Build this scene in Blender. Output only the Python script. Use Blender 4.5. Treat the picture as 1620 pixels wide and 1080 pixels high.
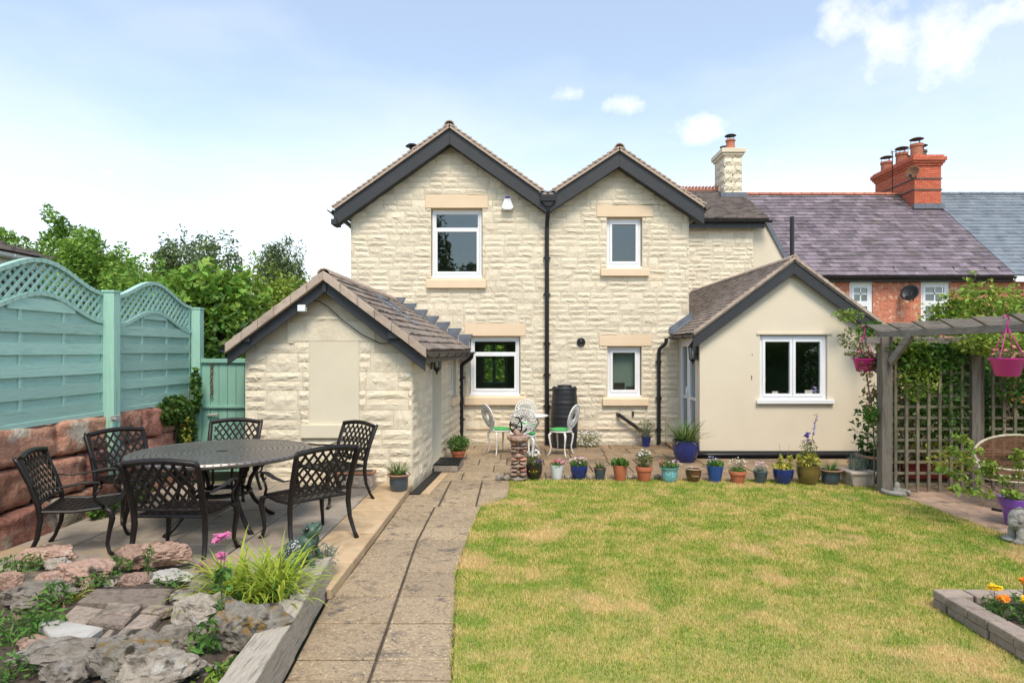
import bpy, bmesh, math, random
import numpy as np
from mathutils import Vector, Matrix, noise as mnoise

random.seed(7)
rng = np.random.default_rng(7)
for o in list(bpy.data.objects):
    bpy.data.objects.remove(o, do_unlink=True)
S = bpy.context.scene
COL = S.collection
R = math.radians

# ------------------------------------------------------------------ camera, sky, sun, exposure
F, CX, CY, EYE = 1000.0, 815.0, 556.0, 1.8
cam_d = bpy.data.cameras.new('camera')
cam = bpy.data.objects.new('camera', cam_d)
COL.objects.link(cam)
cam.location = (0, 0, EYE)
cam.rotation_euler = (R(90), 0, 0)
cam_d.sensor_width = 36
cam_d.lens = F / 1620 * 36
cam_d.shift_x = -5 / 1620
cam_d.shift_y = 16 / 1620
cam_d.clip_start = 0.05
cam_d.clip_end = 2000
S.camera = cam

SUN_EL, SUN_AZ = R(56), R(171)     # azimuth measured clockwise from +Y; a veiled sun high behind the camera
world = bpy.data.worlds.new('World')
S.world = world
world.use_nodes = True
wn, wl = world.node_tree.nodes, world.node_tree.links
wn.clear()
w_out = wn.new('ShaderNodeOutputWorld')
w_bg = wn.new('ShaderNodeBackground')
w_bg.inputs['Strength'].default_value = 0.15
sky = wn.new('ShaderNodeTexSky')
sky.sky_type = 'NISHITA'
sky.sun_disc = False
sky.sun_elevation = SUN_EL
sky.sun_rotation = SUN_AZ
sky.air_density = 0.9
sky.dust_density = 1.2
sky.ozone_density = 0.35
def wmath(op, a, b=None, c=None):
    n = wn.new('ShaderNodeMath'); n.operation = op
    for i, v in enumerate((a, b, c)):
        if v is None: continue
        if isinstance(v, (int, float)): n.inputs[i].default_value = v
        else: wl.new(v, n.inputs[i])
    return n.outputs[0]
tc = wn.new('ShaderNodeTexCoord')
sp = wn.new('ShaderNodeSeparateXYZ'); wl.new(tc.outputs['Generated'], sp.inputs[0])
nz = wn.new('ShaderNodeTexNoise'); nz.inputs['Scale'].default_value = 19
nz.inputs['Detail'].default_value = 8; nz.inputs['Roughness'].default_value = 0.6
wl.new(tc.outputs['Generated'], nz.inputs['Vector'])
nz2 = wn.new('ShaderNodeTexNoise'); nz2.inputs['Scale'].default_value = 1.7
nz2.inputs['Detail'].default_value = 6; nz2.inputs['Roughness'].default_value = 0.55
mp = wn.new('ShaderNodeMapping'); mp.inputs['Scale'].default_value = (1, 1, 2.6)
wl.new(tc.outputs['Generated'], mp.inputs['Vector']); wl.new(mp.outputs[0], nz2.inputs['Vector'])
# high thin veil that thickens towards the horizon, all the way round
el = wmath('MAXIMUM', sp.outputs['Z'], 0.0)
veil = wmath('POWER', wmath('SUBTRACT', 1.0, wmath('MINIMUM', el, 1.0)), 3.4)
veil = wmath('MULTIPLY_ADD', veil, 0.86, wmath('MULTIPLY', wmath('SUBTRACT', nz2.outputs[0], 0.40), 0.7))
veil = wmath('MINIMUM', wmath('MAXIMUM', veil, 0.22), 0.97)
# a few cumulus puffs, each a direction with a soft noisy edge
def puff(px, py, rx, ry):
    d = Vector(((px - CX) / F, 1.0, (CY - py) / F)).normalized()
    dx = wmath('SUBTRACT', sp.outputs['X'], d.x); dz = wmath('SUBTRACT', sp.outputs['Z'], d.z)
    a = wmath('POWER', wmath('ABSOLUTE', wmath('DIVIDE', dx, rx)), 2.0)
    b = wmath('POWER', wmath('ABSOLUTE', wmath('DIVIDE', dz, ry)), 2.0)
    q = wmath('SUBTRACT', 1.25, wmath('ADD', a, b))
    q = wmath('ADD', q, wmath('MULTIPLY', wmath('SUBTRACT', nz.outputs[0], 0.5), 3.4))
    front = wmath('GREATER_THAN', sp.outputs['Y'], 0.0)
    return wmath('MULTIPLY', wmath('MINIMUM', wmath('MAXIMUM', wmath('MULTIPLY', q, 0.42), 0.0), 1.0), front)
cl = puff(1450, 72, 0.105, 0.050)
for a in ((1365, 25, 0.06, 0.05), (1535, 100, 0.065, 0.036), (895, 152, 0.036, 0.018), (980, 170, 0.044, 0.020), (1095, 212, 0.062, 0.030), (1240, 255, 0.07, 0.018), (130, 268, 0.05, 0.014), (1600, 20, .08, .02)):
    cl = wmath('MAXIMUM', cl, puff(*a))
fac = wmath('MAXIMUM', veil, cl)
mixw = wn.new('ShaderNodeMix'); mixw.data_type = 'RGBA'
wl.new(fac, mixw.inputs['Factor'])
tint = wn.new('ShaderNodeMix'); tint.data_type = 'RGBA'; tint.blend_type = 'MULTIPLY'; tint.inputs['Factor'].default_value = 1
wl.new(sky.outputs[0], tint.inputs['A']); tint.inputs['B'].default_value = (.82, .99, 1.0, 1)
wl.new(tint.outputs['Result'], mixw.inputs['A'])
CLOUD = 5.4
mixw.inputs['B'].default_value = (CLOUD * 1.02, CLOUD * .985, CLOUD * .965, 1)
wl.new(mixw.outputs['Result'], w_bg.inputs['Color'])
wl.new(w_bg.outputs[0], w_out.inputs['Surface'])

sun_d = bpy.data.lights.new('sun', 'SUN')
sun_d.energy = 2.0
sun_d.angle = R(20)
sun_d.color = (1.0, 0.87, 0.71)
sun = bpy.data.objects.new('sun', sun_d)
COL.objects.link(sun)
sv = Vector((math.sin(SUN_AZ) * math.cos(SUN_EL), math.cos(SUN_AZ) * math.cos(SUN_EL), math.sin(SUN_EL)))
sun.rotation_euler = sv.to_track_quat('Z', 'Y').to_euler()
sun.location = (-6, -8, 14)
S.view_settings.view_transform = 'Standard'
S.view_settings.look = 'None'
S.view_settings.gamma = 1
S.view_settings.exposure = 0.85
S.view_settings.use_curve_mapping = False
S.render.engine = 'CYCLES'
C_ = S.cycles
C_.max_bounces = 7; C_.diffuse_bounces = 4; C_.glossy_bounces = 3; C_.transmission_bounces = 4; C_.transparent_max_bounces = 6
C_.caustics_reflective = False; C_.caustics_refractive = False
world.cycles.sampling_method = 'MANUAL'; world.cycles.sample_map_resolution = 512

# ------------------------------------------------------------------ measuring helpers (photo pixel -> place)
def G(px, py, z=0.0):
    d = F * (EYE - z) / (py - CY)
    return Vector(((px - CX) * d / F, d, z))
def W(px, py, d):
    return Vector(((px - CX) * d / F, d, EYE - (py - CY) * d / F))

# ------------------------------------------------------------------ materials
def nt(name):
    m = bpy.data.materials.new(name); m.use_nodes = True
    t = m.node_tree
    return m, t.nodes, t.links, t.nodes['Principled BSDF']
def mat(name, cols, scale=4.0, detail=6, rough=0.8, bump=0.0, bscale=60.0, metal=0.0, pv=0.0, spec=0.4,
        stretch=(1, 1, 1), coat=0.0, lohi=(.32, .68), pvramp=0.0, hue=0.0, spots=None, bdist=0.01, rrange=0.0, distort=0.0):
    """noise-ramped colour; pv = how far the per-piece attribute shifts the value; spots = (colour, scale, threshold, softness)"""
    m, n, l, b = nt(name)
    g = n.new('ShaderNodeNewGeometry')
    mpn = n.new('ShaderNodeMapping'); mpn.inputs['Scale'].default_value = stretch
    l.new(g.outputs['Position'], mpn.inputs['Vector'])
    no = n.new('ShaderNodeTexNoise'); no.inputs['Scale'].default_value = scale; no.inputs['Detail'].default_value = detail
    no.inputs['Roughness'].default_value = 0.62; no.inputs['Distortion'].default_value = distort
    l.new(mpn.outputs[0], no.inputs['Vector'])
    if len(cols) == 1: cols = [cols[0], tuple(c * 0.86 for c in cols[0])]
    rp = n.new('ShaderNodeValToRGB')
    lo, hi = lohi
    rp.color_ramp.elements[0].position = lo; rp.color_ramp.elements[0].color = (*cols[0], 1)
    rp.color_ramp.elements[1].position = hi; rp.color_ramp.elements[1].color = (*cols[-1], 1)
    for i, c in enumerate(cols[1:-1]):
        e = rp.color_ramp.elements.new(lo + (hi - lo) * (i + 1) / (len(cols) - 1)); e.color = (*c, 1)
    if pvramp:
        at0 = n.new('ShaderNodeAttribute'); at0.attribute_name = 'pv'; ma = n.new('ShaderNodeMath'); ma.operation = 'MULTIPLY_ADD'; ma.inputs[1].default_value = pvramp; l.new(at0.outputs['Fac'], ma.inputs[0])
        mb_ = n.new('ShaderNodeMath'); mb_.operation = 'SUBTRACT'; mb_.inputs[1].default_value = pvramp / 2; l.new(no.outputs[0], mb_.inputs[0]); l.new(mb_.outputs[0], ma.inputs[2]); l.new(ma.outputs[0], rp.inputs[0])
    else: l.new(no.outputs[0], rp.inputs[0])
    out = rp.outputs[0]
    if spots:
        for (sc, ss, th, so) in (spots if isinstance(spots, list) else [spots]):
            n2 = n.new('ShaderNodeTexNoise'); n2.inputs['Scale'].default_value = ss; n2.inputs['Detail'].default_value = 5
            l.new(mpn.outputs[0], n2.inputs['Vector'])
            mr = n.new('ShaderNodeMapRange'); mr.inputs[1].default_value = th; mr.inputs[2].default_value = th + so
            l.new(n2.outputs[0], mr.inputs[0])
            mx = n.new('ShaderNodeMix'); mx.data_type = 'RGBA'
            l.new(mr.outputs[0], mx.inputs['Factor']); l.new(out, mx.inputs['A']); mx.inputs['B'].default_value = (*sc, 1)
            out = mx.outputs['Result']
    if pv or hue:
        at = n.new('ShaderNodeAttribute'); at.attribute_name = 'pv'
        hs = n.new('ShaderNodeHueSaturation')
        m1 = n.new('ShaderNodeMath'); m1.operation = 'MULTIPLY_ADD'; m1.inputs[1].default_value = 2 * pv; m1.inputs[2].default_value = 1 - pv
        l.new(at.outputs['Fac'], m1.inputs[0]); l.new(m1.outputs[0], hs.inputs['Value'])
        if hue:
            m2 = n.new('ShaderNodeMath'); m2.operation = 'MULTIPLY_ADD'; m2.inputs[1].default_value = 2 * hue; m2.inputs[2].default_value = 0.5 - hue
            m3 = n.new('ShaderNodeMath'); m3.operation = 'FRACT'
            m4 = n.new('ShaderNodeMath'); m4.operation = 'MULTIPLY'; m4.inputs[1].default_value = 7.31
            l.new(at.outputs['Fac'], m4.inputs[0]); l.new(m4.outputs[0], m3.inputs[0]); l.new(m3.outputs[0], m2.inputs[0]); l.new(m2.outputs[0], hs.inputs['Hue'])
        l.new(out, hs.inputs['Color']); out = hs.outputs[0]
    l.new(out, b.inputs['Base Color'])
    b.inputs['Roughness'].default_value = rough
    b.inputs['Metallic'].default_value = metal
    b.inputs['Specular IOR Level'].default_value = spec
    b.inputs['Coat Weight'].default_value = coat
    b.inputs['Coat Roughness'].default_value = 0.08
    if rrange:
        mr = n.new('ShaderNodeMapRange'); mr.inputs[3].default_value = rough - rrange; mr.inputs[4].default_value = rough + rrange
        l.new(no.outputs[0], mr.inputs[0]); l.new(mr.outputs[0], b.inputs['Roughness'])
    if bump:
        nb = n.new('ShaderNodeTexNoise'); nb.inputs['Scale'].default_value = bscale; nb.inputs['Detail'].default_value = 6
        nb.inputs['Roughness'].default_value = 0.65
        l.new(mpn.outputs[0], nb.inputs['Vector'])
        bp = n.new('ShaderNodeBump'); bp.inputs['Strength'].default_value = bump; bp.inputs['Distance'].default_value = bdist
        l.new(nb.outputs[0], bp.inputs['Height']); l.new(bp.outputs[0], b.inputs['Normal'])
    return m
def leafmat(name, c1, c2, c3=None, scale=2.2, trans=0.35, rough=0.55, pv=0.35, hue=0.02, **kw):
    m = mat(name, [c1, c2, c3] if c3 else [c1, c2], scale=scale, rough=rough, pv=pv, hue=hue, spec=0.35, **kw)
    n, l = m.node_tree.nodes, m.node_tree.links
    b = n['Principled BSDF']; out = n['Material Output']
    t = n.new('ShaderNodeBsdfTranslucent'); ms = n.new('ShaderNodeMixShader'); ms.inputs[0].default_value = trans
    src = b.inputs['Base Color'].links[0].from_socket
    l.new(src, t.inputs['Color']); l.new(b.outputs[0], ms.inputs[1]); l.new(t.outputs[0], ms.inputs[2]); l.new(ms.outputs[0], out.inputs['Surface'])
    return m

MT = {}
MT['stone'] = mat('cream_painted_stone', [(.63, .55, .415), (.71, .63, .49), (.67, .59, .45)], scale=2.6, rough=.9, bump=.6, bscale=22, pv=.09, bdist=.018, spots=[((.68, .52, .35), 1.3, .64, .2), ((.50, .435, .325), .9, .60, .25)])
MT['mortar'] = mat('cream_painted_joint', [(.54, .465, .345), (.60, .525, .395)], scale=6, rough=.92, bump=.3, bscale=80)
MT['dressed'] = mat('smooth_sandstone_paint', [(.71, .545, .375), (.75, .59, .42)], scale=2, rough=.85, bump=.08, bscale=120)
MT['infill'] = mat('smooth_cream_infill', [(.63, .57, .44), (.68, .615, .48)], scale=3, rough=.9, bump=.1, bscale=70)
MT['render'] = mat('cream_render', [(.65, .575, .445), (.70, .62, .485)], scale=1.2, rough=.92, bump=.3, bscale=120, bdist=.006, spots=((.60, .52, .39), .7, .58, .3))
MT['black'] = mat('black_paint', [(.028, .030, .034), (.038, .040, .044)], scale=5, rough=.5, bump=.08, bscale=50)
MT['pipe'] = mat('black_plastic_pipe', [(.014, .014, .016), (.02, .02, .022)], rough=.38)
MT['butt'] = mat('black_ribbed_plastic', [(.018, .019, .022), (.026, .027, .03)], rough=.42, scale=3)
MT['upvc'] = mat('white_upvc', [(.80, .81, .83), (.76, .77, .80)], scale=2, rough=.32)
MT['rooftile'] = mat('brown_roof_tile', [(.17, .135, .112), (.25, .205, .175), (.145, .12, .105)], scale=5, rough=.9, bump=.4, bscale=90, pv=.25, spots=((.42, .36, .30), 9, .62, .12))
MT['vergetile'] = mat('pinkish_verge_tile', [(.38, .295, .235), (.46, .365, .295), (.30, .235, .19)], scale=7, rough=.92, bump=.4, bscale=90, pv=.12)
MT['ridge'] = mat('terracotta_ridge', [(.36, .12, .07), (.45, .18, .11)], scale=8, rough=.85, bump=.3, bscale=70, pv=.15)
MT['darktile'] = mat('dark_weathered_tile', [(.085, .07, .062), (.15, .12, .105), (.07, .06, .055)], scale=4, rough=.9, bump=.4, bscale=80, pv=.3, spots=((.40, .36, .33), 7, .68, .08))
MT['slate'] = mat('purple_slate', [(.125, .10, .118), (.185, .15, .172), (.10, .082, .09)], scale=2.2, rough=.62, bump=.25, bscale=30, pv=.34, hue=.03, spots=[((.10, .085, .075), 1.4, .58, .14), ((.30, .26, .30), 2.1, .68, .1)])
MT['slategrey'] = mat('blue_grey_slate', [(.13, .155, .185), (.185, .21, .24)], scale=2, rough=.5, bump=.2, bscale=30, pv=.14)
MT['lead'] = mat('lead_flashing', [(.10, .115, .145), (.17, .185, .215)], scale=6, rough=.5, bump=.2, bscale=30)
MT['timber'] = mat('weathered_grey_timber', [(.13, .115, .10), (.27, .245, .215), (.19, .165, .14)], scale=3, stretch=(9, 1.2, 9), rough=.9, bump=.6, bscale=16, spots=((.10, .10, .06), 1.5, .60, .2))
MT['timberx'] = mat('weathered_grey_timber_across', [(.10, .09, .08), (.22, .20, .18), (.15, .13, .115)], scale=3, stretch=(1.2, 9, 9), rough=.9, bump=.6, bscale=16)
MT['timberz'] = mat('weathered_grey_post', [(.10, .085, .065), (.20, .175, .145), (.14, .12, .095)], scale=3, stretch=(9, 9, .9), rough=.9, bump=.6, bscale=16)
MT['sleeper'] = mat('pale_old_sleeper', [(.23, .195, .155), (.47, .42, .35), (.34, .295, .24)], scale=4, stretch=(12, 1, 12), rough=.92, bump=1.0, bscale=12, spots=((.20, .17, .14), 2.5, .6, .15))
MT['trellis'] = mat('grey_green_trellis', [(.11, .10, .065), (.22, .195, .135)], scale=7, rough=.9, bump=.4, bscale=40, pv=.2)
MT['fence'] = mat('sea_green_fence_paint', [(.29, .515, .445), (.40, .62, .545), (.345, .565, .495)], scale=3, stretch=(14, 1.1, 14), rough=.78, bump=.7, bscale=16, pv=.12, spots=[((.17, .34, .27), 1.6, .66, .12), ((.14, .27, .21), 5, .72, .05)])
MT['fencepost'] = mat('sea_green_post_paint', [(.32, .58, .475), (.42, .68, .57)], scale=3, stretch=(14, 14, .9), rough=.75, bump=.7, bscale=16, spots=((.20, .38, .30), 2, .66, .1))
MT['gate'] = mat('sea_green_gate_paint', [(.21, .42, .34), (.26, .47, .385)], scale=3, stretch=(8, 8, .8), rough=.72, bump=.3, bscale=22, pv=.08)
MT['redstone'] = mat('red_sandstone', [(.26, .11, .075), (.50, .25, .175), (.36, .15, .105)], scale=5, rough=.95, bump=1.0, bscale=14, pv=.40, hue=.015, bdist=.05, spots=[((.50, .42, .33), 2.2, .57, .06), ((.09, .07, .05), 3.6, .60, .1)])
MT['rock'] = mat('grey_brown_rock', [(.15, .125, .095), (.40, .35, .29), (.24, .20, .16)], scale=9, rough=.95, bump=1.0, bscale=30, pv=.3, bdist=.04, spots=[((.46, .43, .38), 14, .57, .08), ((.06, .05, .037), 8, .58, .1)])
MT['rockred'] = mat('reddish_rock', [(.25, .145, .105), (.47, .315, .245), (.33, .20, .15)], scale=8, rough=.95, bump=1.0, bscale=26, pv=.25, bdist=.04, spots=[((.06, .05, .035), 7, .56, .1), ((.50, .40, .33), 12, .60, .08)])
MT['rocklichen'] = mat('lichen_covered_rock', [(.13, .115, .09), (.38, .35, .30)], scale=9, rough=.95, bump=1.0, bscale=30, bdist=.04, spots=[((.25, .155, .05), 15, .54, .10), ((.05, .042, .03), 9, .57, .08)])
MT['paleslab'] = mat('pale_grey_flagstone', [(.34, .32, .29), (.46, .44, .41)], scale=6, rough=.9, bump=.4, bscale=40)
MT['oldbrick'] = mat('worn_brick', [(.16, .125, .10), (.33, .265, .215), (.22, .17, .135)], scale=11, rough=.95, bump=1.0, bscale=40, bdist=.02, pv=.28, spots=((.15, .13, .10), 5, .6, .12))
MT['slab'] = mat('buff_riven_slab', [(.235, .175, .11), (.36, .275, .18), (.165, .125, .085)], scale=6, detail=9, rough=.92, bump=.9, bscale=16, pv=.12, bdist=.018, distort=1.2, spots=[((.12, .10, .085), 6, .58, .12), ((.50, .40, .27), 48, .55, .12), ((.13, .105, .085), 42, .60, .08)])
MT['apron'] = mat('brown_riven_slab', [(.20, .14, .085), (.285, .20, .12), (.15, .105, .07)], scale=2.0, detail=9, rough=.92, bump=.6, bscale=14, pv=.12, bdist=.01, distort=1.0, spots=[((.13, .11, .09), 3, .55, .14), ((.46, .36, .23), 2.4, .63, .08)])
MT['patio'] = mat('grey_sandstone_slab', [(.25, .215, .18), (.33, .285, .235), (.19, .16, .13)], scale=1.6, detail=9, rough=.9, bump=.5, bscale=9, pv=.1, bdist=.01, distort=1.5, spots=((.37, .275, .165), 1.2, .56, .12))
MT['patiogold'] = mat('golden_sandstone_slab', [(.42, .29, .165), (.50, .37, .23), (.34, .235, .14)], scale=2.2, detail=9, rough=.9, bump=.45, bscale=10, pv=.1, bdist=.01, distort=1.2)
MT['pinkslab'] = mat('pink_buff_slab', [(.34, .215, .155), (.44, .30, .215), (.25, .17, .125)], scale=2.2, detail=8, rough=.92, bump=.5, bscale=12, pv=.1, bdist=.01, spots=((.15, .12, .09), 3, .58, .14))
MT['joint'] = mat('sandy_joint', [(.07, .058, .045), (.13, .105, .08)], scale=12, rough=.97, bump=.4, bscale=60)
MT['soil'] = mat('dark_soil', [(.055, .042, .032), (.12, .093, .07)], scale=16, rough=.97, bump=1.0, bscale=45, bdist=.02)
MT['earth'] = mat('ground_earth', [(.10, .11, .05), (.15, .15, .07)], scale=.6, rough=.97)
MT['turf'] = mat('turf_base', [(.16, .23, .04), (.42, .35, .13), (.26, .29, .055)], scale=3.2, detail=9, rough=.97, bump=.5, bscale=60)
MT['bronze'] = mat('dark_bronze_metal', [(.020, .017, .016), (.032, .027, .025)], scale=9, rough=.38, metal=.5, spec=.5, rrange=.08)
MT['tabletop'] = mat('bronze_table_metal', [(.18, .16, .15), (.23, .21, .20)], scale=9, rough=.36, metal=.6, spec=.5, rrange=.08)
MT['whitemetal'] = mat('white_painted_metal', [(.74, .74, .73), (.62, .61, .58)], scale=14, rough=.5, bump=.1, bscale=90)
MT['cushion'] = mat('bright_green_cushion', [(.06, .33, .09), (.08, .40, .12)], scale=9, rough=.85)
MT['blackmetal'] = mat('black_lantern_metal', [(.012, .012, .013), (.022, .022, .023)], rough=.45, metal=.4)
MT['rust'] = mat('rusty_mesh_metal', [(.12, .055, .028), (.22, .11, .06), (.08, .038, .02)], scale=11, rough=.85, metal=.2, bump=.4, bscale=60)
MT['benchwhite'] = mat('flaking_cream_paint', [(.62, .58, .48), (.40, .36, .22), (.55, .52, .42)], scale=9, rough=.7, bump=.3, bscale=50)
MT['brick'] = None
m, n, l, b = nt('red_brick_wall')
g = n.new('ShaderNodeNewGeometry'); sx = n.new('ShaderNodeSeparateXYZ'); l.new(g.outputs['Position'], sx.inputs[0])
ad = n.new('ShaderNodeMath'); ad.operation = 'ADD'; l.new(sx.outputs['X'], ad.inputs[0]); l.new(sx.outputs['Y'], ad.inputs[1])
cb = n.new('ShaderNodeCombineXYZ'); l.new(ad.outputs[0], cb.inputs['X']); l.new(sx.outputs['Z'], cb.inputs['Y'])
bt = n.new('ShaderNodeTexBrick'); l.new(cb.outputs[0], bt.inputs['Vector'])
bt.inputs['Scale'].default_value = 1.0; bt.inputs['Brick Width'].default_value = .225; bt.inputs['Row Height'].default_value = .075
bt.inputs['Mortar Size'].default_value = .011; bt.inputs['Color1'].default_value = (.45, .10, .05, 1); bt.inputs['Color2'].default_value = (.62, .19, .10, 1)
bt.inputs['Mortar'].default_value = (.48, .27, .19, 1)
nb = n.new('ShaderNodeTexNoise'); nb.inputs['Scale'].default_value = 7; nb.inputs['Detail'].default_value = 8; l.new(g.outputs['Position'], nb.inputs['Vector'])
mr = n.new('ShaderNodeMapRange'); mr.inputs[1].default_value = .56; mr.inputs[2].default_value = .66; l.new(nb.outputs[0], mr.inputs[0])
mx = n.new('ShaderNodeMix'); mx.data_type = 'RGBA'; l.new(mr.outputs[0], mx.inputs['Factor']); l.new(bt.outputs['Color'], mx.inputs['A']); mx.inputs['B'].default_value = (.62, .42, .30, 1)
l.new(mx.outputs['Result'], b.inputs['Base Color']); b.inputs['Roughness'].default_value = .92
bp = n.new('ShaderNodeBump'); bp.inputs['Distance'].default_value = .01; bp.inputs['Strength'].default_value = .6; bp.invert = True; l.new(bt.outputs['Fac'], bp.inputs['Height']); l.new(bp.outputs[0], b.inputs['Normal'])
MT['brick'] = m
m2_ = m.copy(); m2_.name = 'orange_brick_stack'; MT['brickstack'] = m2_
for q_ in m2_.node_tree.nodes:
    if q_.type == 'TEX_BRICK': q_.inputs['Color1'].default_value = (.52, .10, .05, 1); q_.inputs['Color2'].default_value = (.66, .17, .09, 1); q_.inputs['Mortar'].default_value = (.30, .10, .06, 1)
    if q_.type == 'MAP_RANGE': q_.inputs[1].default_value = .70; q_.inputs[2].default_value = .78
# window glass: see-through with a mirror share that grows at grazing angles
m, n, l, b = nt('window_glass')
n.remove(b)
tr = n.new('ShaderNodeBsdfTransparent'); tr.inputs[0].default_value = (.80, .84, .83, 1)
gl = n.new('ShaderNodeBsdfGlossy'); gl.inputs['Roughness'].default_value = .0; gl.inputs['Color'].default_value = (.86, .93, .97, 1)
gg = n.new('ShaderNodeNewGeometry'); vd = n.new('ShaderNodeVectorMath'); vd.operation = 'DOT_PRODUCT'; l.new(gg.outputs['Incoming'], vd.inputs[0]); l.new(gg.outputs['Normal'], vd.inputs[1])
def gmath(op, a, b_=None):
    q = n.new('ShaderNodeMath'); q.operation = op
    for i_, v_ in enumerate((a, b_)):
        if v_ is None: continue
        if isinstance(v_, (int, float)): q.inputs[i_].default_value = v_
        else: l.new(v_, q.inputs[i_])
    return q.outputs[0]
sch = gmath('POWER', gmath('SUBTRACT', 1.0, gmath('ABSOLUTE', vd.outputs['Value'])), 5.0)
sch = gmath('ADD', gmath('MULTIPLY', sch, .92), .085)
ms = n.new('ShaderNodeMixShader'); l.new(sch, ms.inputs[0]); l.new(tr.outputs[0], ms.inputs[1]); l.new(gl.outputs[0], ms.inputs[2])
l.new(ms.outputs[0], n['Material Output'].inputs['Surface'])
MT['glass'] = m
MT['room'] = mat('room_plaster', [(.52, .50, .44), (.58, .56, .49)], scale=1.5, rough=.9)
MT['roomgreen'] = mat('room_sage_plaster', [(.36, .42, .36), (.42, .48, .41)], scale=1.5, rough=.9)
MT['curtain'] = mat('pale_curtain', [(.50, .48, .42), (.40, .38, .33)], scale=4, stretch=(14, 14, .5), rough=.95)
MT['darkwood'] = mat('dark_furniture', [(.06, .04, .03), (.10, .07, .05)], scale=8, rough=.7)
# leaves
MT['tree'] = leafmat('hedge_leaves', (.085, .18, .026), (.20, .35, .052), (.31, .47, .085), scale=1.3)
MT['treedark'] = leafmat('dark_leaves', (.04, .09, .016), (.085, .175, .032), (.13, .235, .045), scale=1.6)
MT['treegrey'] = leafmat('grey_green_leaves', (.12, .18, .07), (.21, .28, .12), scale=1.8)
MT['treeyel'] = leafmat('yellow_green_leaves', (.14, .24, .03), (.32, .42, .065), scale=1.5)
MT['lime'] = leafmat('lime_strap_leaves', (.28, .38, .035), (.42, .50, .06), (.20, .31, .04), scale=9, trans=.4, pv=.25)
MT['green'] = leafmat('fresh_green_leaves', (.07, .17, .03), (.14, .27, .05), scale=7)
MT['strap'] = leafmat('strap_leaves', (.06, .13, .03), (.20, .28, .08), scale=9)
MT['greyleaf'] = leafmat('silver_grey_leaves', (.20, .25, .19), (.33, .38, .30), scale=9, trans=.2)
MT['olive'] = leafmat('olive_leaves', (.14, .17, .06), (.24, .26, .11), scale=9)
MT['yellowleaf'] = leafmat('yellow_leaves', (.34, .36, .05), (.50, .46, .09), scale=9)
MT['brownleaf'] = leafmat('dry_brown_leaves', (.16, .09, .045), (.28, .17, .085), scale=9, trans=.2)
MT['grass'] = leafmat('lawn_blades', (.15, .30, .022), (.38, .41, .06), (.66, .50, .21), scale=3.0, trans=.25, pv=.32, rough=.75, lohi=(.37, .66), pvramp=.26, detail=9, spots=[((.72, .52, .25), 1.25, .55, .10), ((.17, .33, .03), 1.6, .60, .12)])
MT['bark'] = mat('bark', [(.08, .06, .045), (.15, .12, .09)], scale=8, stretch=(4, 4, .8), rough=.95, bump=.6, bscale=20)
MT['stem'] = mat('green_stem', [(.07, .12, .03), (.12, .16, .05)], rough=.8)
for nm, c in dict(white=(.82, .82, .78), pink=(.70, .20, .42), paleblue=(.45, .42, .66), purple=(.12, .06, .32), red=(.48, .08, .10), salmon=(.72, .30, .22), marigold=(.80, .26, .012), yellow=(.85, .60, .02), palepink=(.74, .52, .58)).items():
    MT['f_' + nm] = leafmat('petals_' + nm, c, tuple(x * .82 for x in c), scale=30, trans=.2, pv=.15)

# ------------------------------------------------------------------ building helpers
def wloc(o):
    v = Vector((0, 0, 0))
    while o is not None:
        v += o.location; o = o.parent
    return v
def thing(name, label, cat, loc=(0, 0, 0), group=None):
    o = bpy.data.objects.new(name, None); COL.objects.link(o)
    o.empty_display_size = .1
    o.location = loc; o['label'] = label; o['category'] = cat
    if group: o['group'] = group
    return o
def tag(o, label, cat, group=None):
    o['label'] = label; o['category'] = cat
    if group: o['group'] = group
    return o
def struct(o):
    o['kind'] = 'structure'; return o
def link(name, me, mt, parent=None, smooth=False):
    o = bpy.data.objects.new(name, me); COL.objects.link(o)
    if mt is not None and not me.materials: me.materials.append(mt if not isinstance(mt, str) else MT[mt])
    if parent is not None: o.parent = parent
    if smooth:
        me.polygons.foreach_set('use_smooth', [True] * len(me.polygons))
    return o
def np_mesh(name, V, Fc, pv=None):
    """V (n,3), Fc (m,k) array -> mesh with optional per-face pv"""
    me = bpy.data.meshes.new(name)
    V = np.asarray(V, dtype=np.float32); Fc = np.asarray(Fc, dtype=np.int32)
    k = Fc.shape[1]
    me.vertices.add(len(V)); me.vertices.foreach_set('co', V.ravel())
    me.loops.add(Fc.size); me.loops.foreach_set('vertex_index', Fc.ravel())
    me.polygons.add(len(Fc)); me.polygons.foreach_set('loop_start', np.arange(0, Fc.size, k, dtype=np.int32))
    me.update(calc_edges=True)
    if pv is not None:
        a = me.attributes.new('pv', 'FLOAT', 'FACE'); a.data.foreach_set('value', np.asarray(pv, dtype=np.float32))
    return me
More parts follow.
